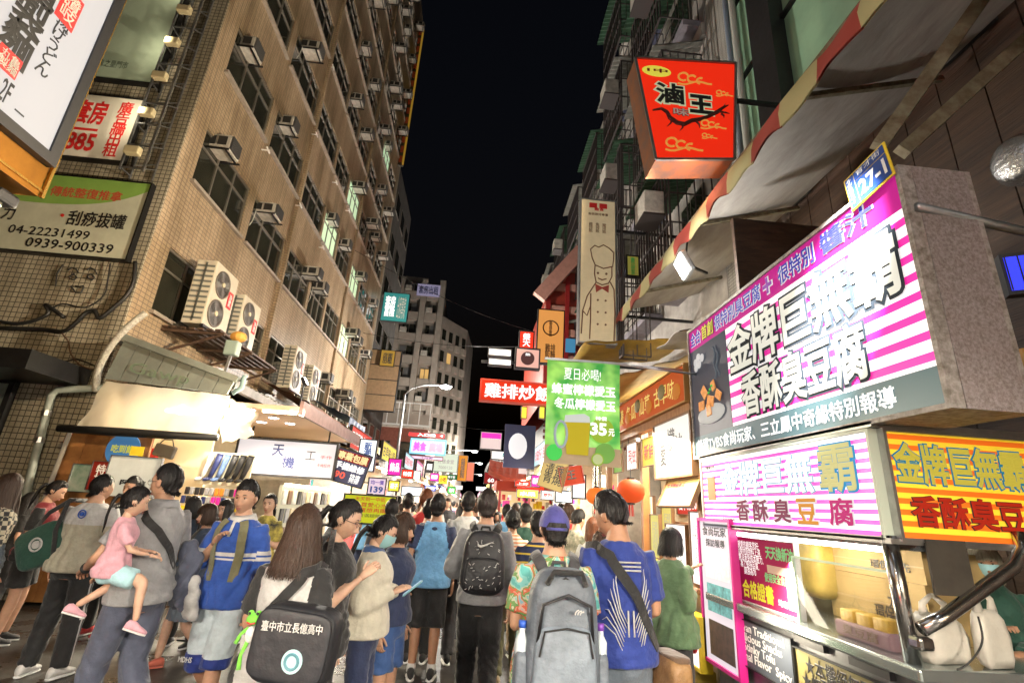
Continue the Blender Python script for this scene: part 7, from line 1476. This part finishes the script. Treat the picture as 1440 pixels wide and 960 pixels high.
# man with glasses carrying the girl
P = person('man in glasses and grey polo carrying a small girl on his arms', 243, 656, 4.0, 66, top='grey', bottom='slate', hair='crop', arms=(((.13, .06, -.255), (.0, .34, -.36)), ((.10, .06, -.27), (-.16, .28, -.38))), legs='walk', face=True, glasses=True, shoe='black', hem=.85, yaw=14, collar='grey', h=1.79)
ribbon(P, [(150, 1.44), (200, 1.42), (250, 1.3), (300, 1.1), (330, 1.0)], .05, .006, F('black'), 'strap', P.t); ribbon(P, [(150, 1.44), (120, 1.35), (60, 1.15), (20, 1.02), (-30, 1.0)], .05, .006, F('black'), 'strap', P.t)
w_ = P.wr[0]; e_ = P.el[0]; dd = (e_-w_).normalized(); MB().tube([w_+dd*.01, w_+dd*.03], .036, 14).build('wristwatch', MATS['black'], P.t, True, world=False)
c0 = P.loc
C = person('small girl in pink top and aqua shorts carried by the man in glasses', 192, 690, 3.62, -62, top='pink', bottom='aqua', hair='pony', arms=(((.06, .10, -.25), (-.04, .30, -.28)), ((.08, .12, -.24), (.0, .33, -.3))), fem=True, face=True, hs=1.32, h=1.02, loc=(onY(190, 690, 3.70).x, 3.70, .57), bot='shorts', hem=.86, shoe='pink', sole='white', skin=2, legpts=[((-.26, .10, .80), (-.34, -.26, .52)), ((.20, .30, .84), (.24, .34, .44))], pitch=-8, yaw=8)
# woman in denim jacket and grey skirt
P = person('young woman in dark denim jacket over black top with grey skirt and coral flats', 297, 709, 5.75, 128, top='denim_dark', bottom='jean_grey', hair='bobshort', hairm=HBR, fem=True, face=True, bot='skirt', sleeve='long', shoe='coral', sole='coral', arms=('hold', 'down'), legs='walk2', skin=2, yaw=12, topmats=[F('denim_dark'), F('black')], topfn=lambda c: ((np.abs(c[:, 0]) < .07) & (c[:, 1] > .03)).astype(int))
B = worn(P, 'shoulder_bag', 'black shoulder bag on the hip of the woman in the denim jacket'); pod(MB(), (.25, -.02, .95), (.12, .3, .34), .5).build('body', F('black'), B, True, world=False); MB().tube([(.24, .02, 1.1), (.2, .02, 1.3), (.13, 0, 1.46), (.2, -.09, 1.3), (.24, -.1, 1.1)], .012, 6).build('strap', F('black'), B, True, world=False)
# boy in the blue polo
def polo(c):
    r = np.zeros(len(c)); ax = np.abs(c[:, 0])
    r[(ax > .2) & (np.abs(c[:, 2]-1.22) < .015)] = 1; r[(ax > .2) & (np.abs(c[:, 2]-1.175) < .013)] = 1
    r[(ax < .2) & (c[:, 1] > 0) & (np.abs(c[:, 2]-1.17) < .012)] = 1; r[(ax < .2) & (c[:, 1] > 0) & (np.abs(c[:, 2]-1.205) < .012)] = 1; return r
P = person('boy in royal blue polo with white bands and light blue shorts walking toward us', 352, 678, 4.3, 172, top='blue', bottom='ltblue', hair='side', arms=('down', 'strap'), legs='walk', face=True, sleeve='elbow', bot='knee', shoe='white', socks='white', collar='white', topmats=[F('blue'), F('white')], topfn=polo, botmats=[F('ltblue'), F('royal')], botfn=lambda c: (c[:, 2] < .535).astype(int), hem=.83, yaw=4, skin=0)
for a in (62, 118): ribbon(P, [(a, 1.02), (a+ (4 if a > 90 else -4), 1.2), (a, 1.36), (a, 1.445)], .06, .01, F('khaki'), 'backpack_strap', P.t)
MB().tube([P.surf(90, 1.44, .03), P.surf(90, 1.33, .03)], .012, 6, flat=.4).build('placket', F('white'), P.t, world=False)
MB().ell(P.surf(62, 1.285, .034), (.022, .006, .01)).build('chest_badge', F('yellow'), P.t, world=False)
o = text_part('MDHS', (-.05, 0, .05, .035), F('white'), P.t, 0, .02); o.location = P.D((.12, .125, .49)); o.rotation_euler = (0, 0, math.pi)
B = worn(P, 'folded_jacket', 'dark jacket and pale cloth draped over the arm of the boy in blue', 'jacket'); mb = MB()
for x_, y_, z_, r_ in ((.26, .16, 1.2, .07), (.22, .17, 1.12, .085), (.27, .14, 1.04, .08), (.23, .17, .96, .085), (.28, .13, .9, .07), (.2, .17, .88, .06)): mb.ell((x_, y_, z_), (r_, r_*.7, r_*1.3))
queue(mb, .012, 3, lambda me, B=B: (folds(me, .03, 77, 1.2), finish(me, 'jacket', [F('slate')], B)))
mb = MB()
for x_, y_, z_, r_ in ((.15, .18, .98, .05), (.13, .19, .9, .055), (.16, .17, .82, .045), (.1, .18, .8, .04)): mb.ell((x_, y_, z_), (r_, r_*.6, r_*1.4))
queue(mb, .012, 3, lambda me, B=B: (folds(me, .03, 78, 1.2), finish(me, 'pale_cloth', [F('ltgrey')], B)))
person('girl with long dark hair half hidden behind the boy in blue', 321, 703, 6.4, 165, top='charcoal', bottom='black', hair='long', fem=True, face=True, near=True, skin=0)
person('woman in black top with yellow floral print beside the boy in blue', 383, 694, 6.6, 178, top='floral', bottom='black', hair='lowpony', fem=True, face=True, arms=('phone', 'phone'), skin=2)
person('woman with dark hair turned away behind the denim jacket woman', 275, 698, 6.5, 20, top='denim_dark', bottom='black', hair='bob', fem=True)
# girl with the grey tee and black messenger bag
P = person('girl with straight shoulder length hair in grey tee with black sleeves seen from behind', 432, 711, 2.85, -8, top='ltgrey', bottom='black', hair='long', hairm=HBR, fem=True, fat=1.08, arms=('hold', 'back'), topmats=[F('ltgrey'), F('black')], topfn=lambda c: (np.abs(c[:, 0]) > .142).astype(int), hem=.86, loose=1.25, skin=0)
B = worn(P, 'messenger_bag', 'large black messenger bag with white characters and a pale round emblem')
bb = pod(MB(), (.19, -.27, 1.03), (.36, .15, .31), .4, rot=Matrix.Rotation(R(4), 3, 'Y')).build('body', mat('bag_nylon', (.018, .019, .024), .55, var=.3, vs=8, bump=.5, bs=11), B, True, world=False)
pod(MB(), (.19, -.34, 1.035), (.34, .03, .27), .35, rot=Matrix.Rotation(R(4), 3, 'Y')).build('flap', MATS['bag_nylon'], B, True, world=False)
text_part('臺中市立長億高中', (.06, 1.09, .33, 1.13), F('white'), B, -.357, .01); MB().disc((.22, -.358, .985), .045, 'Y', 22, th=.006).build('emblem', mat('emblem_teal', (.4, .62, .66), .6), B, world=False); MB().ring((.22, -.364, .985), .028, .006, 'Y', 16, 5).build('emblem_ring', mat('emblem_dark', (.1, .25, .3), .6), B, world=False)
ribbon(P, [(20, 1.40), (0, 1.425), (-55, 1.40), (-80, 1.3), (-100, 1.2), (-112, 1.1)], .05, .008, F('black'), 'strap', B, .04)
FR = thing('frog_plush', 'bright green frog plush charm with long limbs hanging by the messenger bag', 'plush toy', tuple(Vector(P.loc)+Matrix.Rotation(P.rz, 3, 'Z')@Vector((-.0, -.31, 1.0))), P.rz)
FR.scale = (.6, .6, .6)
lm = F('lime'); pod(MB(), (0, 0, .1), (.09, .07, .11), .8).build('body', F('white'), FR, True, world=False); MB().ell((0, -.005, .2), (.06, .05, .04)).build('head', lm, FR, True, world=False)
for sd in (-1, 1):
    MB().tube([(sd*.035, 0, .14), (sd*.08, -.01, .1), (sd*.1, -.02, .04)], [.014, .011, .016], 7).build('arm', lm, FR, True, world=False); MB().tube([(sd*.025, 0, .05), (sd*.05, -.01, -.03), (sd*.04, -.02, -.12)], [.016, .012, .018], 7).build('leg', lm, FR, True, world=False)
    e = MB().ell((sd*.03, -.015, .24), (.022, .02, .022)).build('eye', lm, FR, True, world=False); MB().disc((sd*.03, -.036, .242), .01, 'Y', 10, th=.004).build('pupil', MATS['black'], e, world=False)
MB().tube([(-.03, -.05, .185), (0, -.056, .178), (.03, -.05, .185)], .005, 5).build('mouth', MATS['red'], FR, world=False)
# woman in glasses, black tee
P = person('woman in glasses and black tee with tied back hair looking down to the right', 482, 699, 3.3, -92, top='black', bottom='black', hair='pony', fem=True, face=True, glasses=True, arms=('down', 'phone_high'), sleeve='short', pitch=-16, skin=2, fat=1.06)
B = worn(P, 'messenger_bag', 'black school bag with white characters on the hip of the woman in glasses'); B.rotation_euler = (0, 0, R(-8))
pod(MB(), (.02, -.28, .92), (.32, .15, .36), .42).build('body', MATS['bag_nylon'], B, True, world=False); text_part('長億高中', (-.06, 1.0, .14, 1.045), F('white'), B, -.357, .01); MB().tube([(-.08, -.28, 1.08), (-.06, -.2, 1.3), (-.02, -.05, 1.47)], .02, 6, flat=.3).tube([(.12, -.28, 1.08), (.06, -.22, 1.3), (.0, -.06, 1.46)], .02, 6, flat=.3).build('strap', F('black'), B, True, world=False)
# masked woman in the cream jacket
P = person('woman in cream jacket and blue face mask looking at her phone', 535, 720, 3.75, -92, top='cream', bottom='navy', hair='lowpony', fem=True, face=True, mask=True, sleeve='long', arms=('phone', 'phone'), pitch=-22, loose=1.5, hem=.9, collar='denim', skin=2)
w_ = P.wr[0].lerp(P.wr[1], .5)+P.U((0, .12, .95+.02))-P.U((0, 0, .95)); B = worn(P, 'mobile_phone', 'mobile phone in the hands of the masked woman', 'phone'); MB().rbox(w_, (.075, .012, .15), .006, rot=Matrix.Rotation(R(-50), 3, 'X')).build('case', mat('phone_teal', (.2, .4, .45), .3), B, world=False); MB().cbox(w_+Vector((0, -.006, .005)), (.066, .004, .135), rot=Matrix.Rotation(R(-50), 3, 'X')).build('screen', lit('phone_screen', (.5, .7, .9), .8), B, world=False)
# bob woman, navy tee, denim shorts
P = person('woman with a brown bob in navy tee and blue denim shorts', 566, 722, 4.15, -108, top='navy', bottom='denim', hair='bobshort', hairm=HBR, fem=True, face=True, bot='shorts', arms=('down', 'down'), legs='stand', shoe='black', skin=0, fat=1.1, hem=.9)
# man in red, man with cropped hair, others ahead
person('man with reddish dyed hair in a bright red tee walking away', 601, 689, 6.9, 4, top='red', bottom='black', hair='short', hairm=HRD, arms=('down', 'down'))
person('man with thinning cropped hair seen from behind left of the red tee', 553, 702, 6.2, 6, top='charcoal', bottom='black', hair='crop')
person('young man in white tee seen between the crop haired man and the red tee', 575, 695, 8.2, 0, top='white', bottom='navy', hair='short')
person('person with dark hair and navy top close behind the red tee', 606, 703, 6.3, 0, top='navy', bottom='black', hair='short', arms=('back', 'down'))
def raglan(c): return (np.abs(c[:, 0]) > .112+.28*np.clip(1.40-c[:, 2], 0, 1)*(c[:, 2] > 1.2)+.3*(c[:, 2] < 1.2)).astype(int)
P = person('boy in sky blue raglan tee with navy sleeves and black shorts walking away', 617, 697, 5.75, 0, top='sky', bottom='black', hair='short', bot='knee', arms=('back', 'down'), legs='stand', socks='white', shoe='black', hem=.83, topmats=[F('sky'), F('navy')], topfn=raglan, loose=1.4, skin=1)
MB().ell(P.surf(-90, 1.40, .03), (.03, .008, .018)).build('back_logo', F('navy'), P.t, world=False)
P = person('man in grey sweater with a black backpack seen from behind', 687, 691, 4.55, -2, top='grey', bottom='black', hair='short', hairm=hair_mat('hair_dark_brown', (.016, .011, .009)), sleeve='long', arms=(((.1, -.05, -.27), (.02, .12, -.33)), 'down'), legs='walk', shoe='black', hem=.88)
def backpack(P, label, body_m, w, h, d, z, strap_m, pocket=True, pm=None):
    B = worn(P, 'backpack', label); y0 = -.115-d/2-.02
    def G(p): return P.U(p)
    pod(MB(), (0, 0, 0), (w, d, h), .5, 30, 18, taper=.10).build('body', body_m, B, True, world=False).location = G((0, y0, z))
    if pocket:
        o = pod(MB(), (0, 0, 0), (w*.86, d*.5, h*.52), .45, 26, 14, taper=.06).build('front_pocket', pm or body_m, B, True, world=False); o.location = G((0, y0-d*.36, z-h*.17))
        zp = MB().tube([(-w*.36, -d*.26, h*.05), (-w*.3, -d*.27, h*.22), (0, -d*.29, h*.25), (w*.3, -d*.27, h*.22), (w*.36, -d*.26, h*.05)], .005, 6).build('zip', MATS['black'], o, world=False)
    zt = MB().tube([(-w*.42, -d*.3, h*.1), (-w*.36, -d*.34, h*.34), (0, -d*.36, h*.43), (w*.36, -d*.34, h*.34), (w*.42, -d*.3, h*.1)], .006, 6).build('zip', MATS['black'], B, world=False); zt.location = G((0, y0, z))
    MB().tube([G((-.04, -.12, z+h*.46)), G((-.03, -.14, z+h*.54)), G((.03, -.14, z+h*.54)), G((.04, -.12, z+h*.46))], .01, 6).build('handle', strap_m, B, True, world=False)
    for sd in (-1, 1): MB().tube([G((sd*.07, -.13, z+h*.42)), G((sd*.10, -.10, 1.44)), G((sd*.115, -.0, 1.475)), G((sd*.12, .1, 1.40)), G((sd*.14, .14, 1.2)), G((sd*.19, .05, 1.0)), G((sd*.16, -.12, z-h*.4))], [.028, .032, .032, .03, .026, .02, .016], 8, flat=.3).build('shoulder_strap', strap_m, B, True, world=False)
    B['y0'] = y0; return B, G, y0
B, G, y0 = backpack(P, 'black backpack flecked with white marks and a white swoosh on the grey sweater man', mat('pack_black', (.014, .014, .018), .55, var=.3, vs=9, bump=.7, bs=14), .34, .47, .17, 1.2, F('black'))
rr = random.Random(4); mb = MB()
for k in range(46):
    x = (rr.random()-.5)*.27; z = 1.0+rr.random()*.36; a = rr.random()*3.1; yy = y0-.087-(.045 if z < 1.22 else 0)+ (abs(x)/.17)**4*.05; c_ = G((x, yy, z)); dv = Vector((math.cos(a), 0, math.sin(a)))*.009; mb.tube([c_-dv, c_+dv], .0022, 4)
o = mb.build('white_flecks', F('white'), B, world=False); o['kind'] = 'stuff'
mb = MB(); cc = G((.0, y0-.10, 1.33)); pts = [(-.055, .012), (-.05, -.006), (-.03, -.014), (0, -.004), (.07, .028)]; mb.tube([cc+Vector((x, 0, z)) for x, z in pts], [.002, .008, .01, .007, .001], 6, flat=.4); mb.build('swoosh_mark', F('white'), B, True, world=False)
person('man in white tee seen from behind left of the grey sweater man', 660, 692, 6.3, 2, top='white', bottom='charcoal', hair='crop', arms=('down', 'down'))
person('woman in striped blouse and olive trousers right of the grey sweater man', 722, 716, 5.7, 10, top='stripes', bottom='khaki', hair='bun', fem=True, arms=('phone', 'phone'), shoe='tan')
person('young man in dark green vest ahead of the cap wearer', 740, 710, 6.6, 0, top='dkgreen', bottom='tan', hair='short', topmats=[F('dkgreen'), F('lilac')], topfn=lambda c: (np.abs(c[:, 0]) > .17).astype(int))
person('short person in navy top with thin yellow stripes left of the cap wearer', 758, 727, 4.9, 8, top='navystripes', bottom='navy', hair='short', h=1.6, shoe='navy')
# cap man with the big grey backpack
P = person('man in purple blue cap and tropical print shirt seen from behind', 781, 718, 2.95, 2, top='aloha', bottom='aloha', hair='capped', arms=('phone', 'phone'), hem=.8, loose=1.5, bot='knee', legs='stand', h=1.66)
B, G, y0 = backpack(P, 'large slate grey hiking backpack with bottles in its side pockets', mat('pack_grey', (.13, .155, .19), .6, var=.35, vs=9, bump=.8, bs=14), .35, .60, .21, 1.12, F('charcoal'), pm=mat('pack_grey_light', (.2, .24, .29), .6, var=.35, vs=9, bump=.8, bs=14))
MB().tube([G((-.1, y0-.1, 1.36)), G((-.07, y0-.13, 1.42)), G((.07, y0-.13, 1.42)), G((.1, y0-.1, 1.36))], .014, 8).build('grab_loop', F('black'), B, True, world=False)
MB().tube([G((-.14, y0-.1, 1.08)), G((-.12, y0-.13, 1.27)), G((0, y0-.15, 1.32)), G((.12, y0-.13, 1.27)), G((.14, y0-.1, 1.08))], .008, 6).build('zip', MATS['black'], B, True, world=False)
mb = MB(); c_ = G((.06, y0-.172, 1.24))
for k in range(3): mb.tube([c_+Vector((-.03+.012*k+.018*(1-math.cos(q)), 0, .0+.02*math.sin(q)*(1-.15*k))) for q in [math.pi*.5*i/6 for i in range(7)]], .003, 5)
mb.build('dome_logo', F('ltgrey'), B, world=False)
for sd in (-1, 1):
    pod(MB(), G((sd*.2, -.24, .95)), (.07, .12, .2), .5).build('side_pocket', MATS['pack_grey'], B, True, world=False)
    bt = thing('drink_bottle', ['clear bottle with a blue cap in the left pocket of the grey backpack', 'bottle with a purple cap in the right pocket of the grey backpack'][(sd+1)//2], 'bottle', tuple(P.loc), P.rz); c_ = G((sd*.2, -.25, .95))
    MB().tube([c_, c_+Vector((0, 0, .14)), c_+Vector((0, 0, .17)), c_+Vector((0, 0, .19))], [.033, .033, .016, .015], 12).build('flask', mat('bottle_clear', (.55, .62, .66), .12, coat=.5), bt, True, world=False); MB().tube([c_+Vector((0, 0, .19)), c_+Vector((0, 0, .22))], .019, 12).build('cap', [MATS['blue'], mat('cap_purple', (.2, .06, .4), .4)][(sd+1)//2], bt, True, world=False)
# cap (worn backwards: strap gap shows at the back)
CP = worn(P, 'baseball_cap', 'purple blue baseball cap with a curved opening at the back', 'cap'); capm = fab('cap', (.07, .07, .30)); mb = MB(); rings = []
for i in range(11):
    el = math.pi/2*(1-i/10); ring = []
    for j in range(32):
        a = 2*math.pi*j/32; lo = .12-.12*(1-i/10) if False else 0; el2 = el if True else 0; elb = (.30 if math.sin(a) < -.75 else .10); e2 = elb+(math.pi/2-elb)*(1-i/10); d = Vector((math.cos(e2)*math.cos(a), math.cos(e2)*math.sin(a), math.sin(e2))); p = head_pt(d, 1.17); ring.append(P.HX(p))
    rings.append(ring)
mb.loft(rings, cap=False); mb.build('crown', capm, CP, True, world=False); MB().ell(P.HX(Vector((0, 0, .138))), (.01, .01, .006)).build('button', capm, CP, world=False)
MB().tube([P.HX(Vector((x, -math.sqrt(max(0, .108**2-x*x*1.6)), .006))) for x in (-.06, -.03, 0, .03, .06)], .008, 6, flat=.4).build('strap', capm, CP, True, world=False)
vs = [P.HX(Vector((x*(1-.0*k), .085+k*.065*(1-(x/.075)**2*.6), .022-.012*k))) for k in (0, .5, 1) for x in [-.07+.014*i for i in range(11)]]
MB().add(vs, [(r_*11+i, r_*11+i+1, (r_+1)*11+i+1, (r_+1)*11+i) for r_ in range(2) for i in range(10)]).build('brim', capm, CP, True, world=False)
# man in blue tee with crossbody bag
P = person('tall man in royal blue tee with a white winged print on its back', 868, 692, 3.05, 10, top='royal', bottom='jean_grey', hair='side', arms=('phone', 'phone'), legs='stand', hem=.88, yaw=28, pitch=-22, face=True, skin=1, loose=1.2)
mb = MB(); 
for sd in (-1, 1):
    for k in range(7):
        a0 = -90+sd*(4+k*1.5); mb.tube([P.surf(a0, 1.08-.02*k, .052), P.surf(a0+sd*10, 1.15-.02*k, .052), P.surf(a0+sd*(16+2*k), 1.28-.035*k, .052), P.surf(a0+sd*(14+4*k), 1.34-.05*k, .052)], [.002, .0035, .003, .001], 5)
    mb.tube([P.surf(-90+sd*3, 1.14, .052), P.surf(-90+sd*3, 1.02, .052)], .005, 5)
mb.build('wing_print', F('ltgrey'), P.t, True, world=False)
for k, z in enumerate((1.37, 1.35, 1.33)): MB().tube([P.surf(-108, z, .05), P.surf(-92+k*3, z, .05), P.surf(-76, z, .05)], .0045, 4).build('print_line', F('ltgrey'), P.t, world=False)
B = worn(P, 'crossbody_bag', 'tan leather bag on a wide black strap beside the blue tee man')
ribbon(P, [(150, 1.42), (200, 1.44), (240, 1.40), (265, 1.28), (290, 1.12), (320, .96)], .055, .008, F('black'), 'strap', B, .056)
pod(MB(), (.24, -.12, .80), (.13, .26, .32), .4, taper=-.08).build('body', mat('leather_tan', (.3, .17, .07), .5, col2=(.16, .08, .03), vs=9, bump=.3, bs=60), B, True, world=False); pod(MB(), (.25, -.12, .95), (.12, .24, .04), .5).build('open_top', F('brown'), B, True, world=False)
# woman in green shirt at the drink stall
P = person('woman in loose green shirt reaching toward the drink stall counter', 915, 742, 4.45, -62, top='green', bottom='charcoal', hair='bobshort', fem=True, sleeve='long', arms=('point', 'phone'), loose=1.8, hem=.78, face=True, h=1.55, loc=(1.72, 4.4, 0))
person('man in tropical print shirt looking down at the stall', 811, 716, 6.8, -50, top='tropic', bottom='charcoal', hair='side', face=True, pitch=-20, arms=('phone', 'phone'))
person('woman with light brown hair and white top at the stall behind the cap wearer', 834, 734, 6.0, -30, top='white', bottom='lilac', hair='bob', hairm=HRD, fem=True, h=1.58)
person('small woman with long brown hair left of the blue tee man', 846, 748, 4.4, -20, top='lilac', bottom='charcoal', hair='long', hairm=HBR, fem=True, h=1.5)
# left edge
P = person('girl in maroon tee with tied hair writing on a small tray', 73, 689, 6.3, -70, top='maroon', bottom='black', hair='pony', fem=True, face=True, arms=('phone', 'phone'), bot='shorts', shoe='black', pitch=-18, topmats=[F('maroon'), F('black')], topfn=lambda c: (np.abs(c[:, 0]) > .15).astype(int), skin=0, h=1.64)
w_ = P.wr[0].lerp(P.wr[1], .5); B = worn(P, 'food_tray', 'pale paper food tray held by the girl in maroon', 'tray'); MB().rbox(w_+Vector((0, .12, .02)), (.2, .14, .03), .01).build('tray', F('cream'), B, world=False)
P = person('woman with long brown hair and checked shirt at the left edge', 12, 679, 5.2, -25, top='check', bottom='jean_grey', hair='xlong', hairm=HBR, fem=True, sleeve='long', h=1.66, topmats=[F('check'), F('jean_grey')], topfn=lambda c: (c[:, 2] < 1.1).astype(int))
person('black haired man standing between the olive tee man and the man in glasses', 191, 672, 6.7, 170, top='charcoal', bottom='black', hair='short', face=True, shoe='red')
person('woman in dark top half hidden at the left behind the girl in maroon', 42, 700, 7.4, -40, top='black', bottom='black', hair='long', fem=True)
# vendor
V = person('masked vendor with greying hair in dark green jacket inside the food cart', 1378, 764, 3.35, 150, top='dkgreen', bottom='black', hair='bob', hairm=HG, fem=True, face=True, mask=True, sleeve='long', arms=('hold', 'phone'), h=1.6, yaw=-8, pitch=-6, skin=1)
# the far crowd
rc = random.Random(21); cols = ['black', 'white', 'charcoal', 'navy', 'red', 'grey', 'denim', 'yellow', 'green', 'olive', 'maroon', 'pink', 'sky', 'cream']; spots = []
for Y in (8.2, 9.4, 10.6, 12, 13.5, 15, 17, 19.5, 22, 25, 29):
    lo_, hi_ = -1.9, 1.9
    for k in range(5):
        x = lo_+(hi_-lo_)*(k+.5)/5+(rc.random()-.5)*.4; y = Y+(rc.random()-.5)*.9
        if Y < 9 and x < -1.1: continue
        spots.append((x, y))
for k, (x, y) in enumerate(spots):
    fem = rc.random() < .5; c = cols[rc.randrange(len(cols))]; b = ['black', 'navy', 'denim', 'khaki', 'charcoal'][rc.randrange(5)]; tow = rc.random() < .3
    hs_ = (['long', 'bob', 'pony'] if fem else ['short', 'crop', 'side'])[rc.randrange(3)]
    row, pos = divmod(k, 5); side_ = 'left' if x < -.5 else 'right' if x > .6 else 'middle'
    person(f'{"woman" if fem else "man"} in {c} top {"facing us" if tow else "walking away"} on the {side_}, {ORD[min(pos, 12)]} spot of crowd row {ORD[min(row, 12)]}', 700, 700, y, 180+rc.random()*30-15 if tow else rc.random()*40-20, top=c, bottom=b, hair=hs_, hairm=[HB, HB, HBR][rc.randrange(3)], fem=fem, near=False, legs=['stand', 'walk', 'walk2'][rc.randrange(3)], arms=[('down', 'down'), ('phone', 'phone'), ('down', 'phone')][rc.randrange(3)], h=(1.58 if fem else 1.71)+(rc.random()-.5)*.12, loc=(x, y, 0), group='shoppers in the far crowd')
flush()
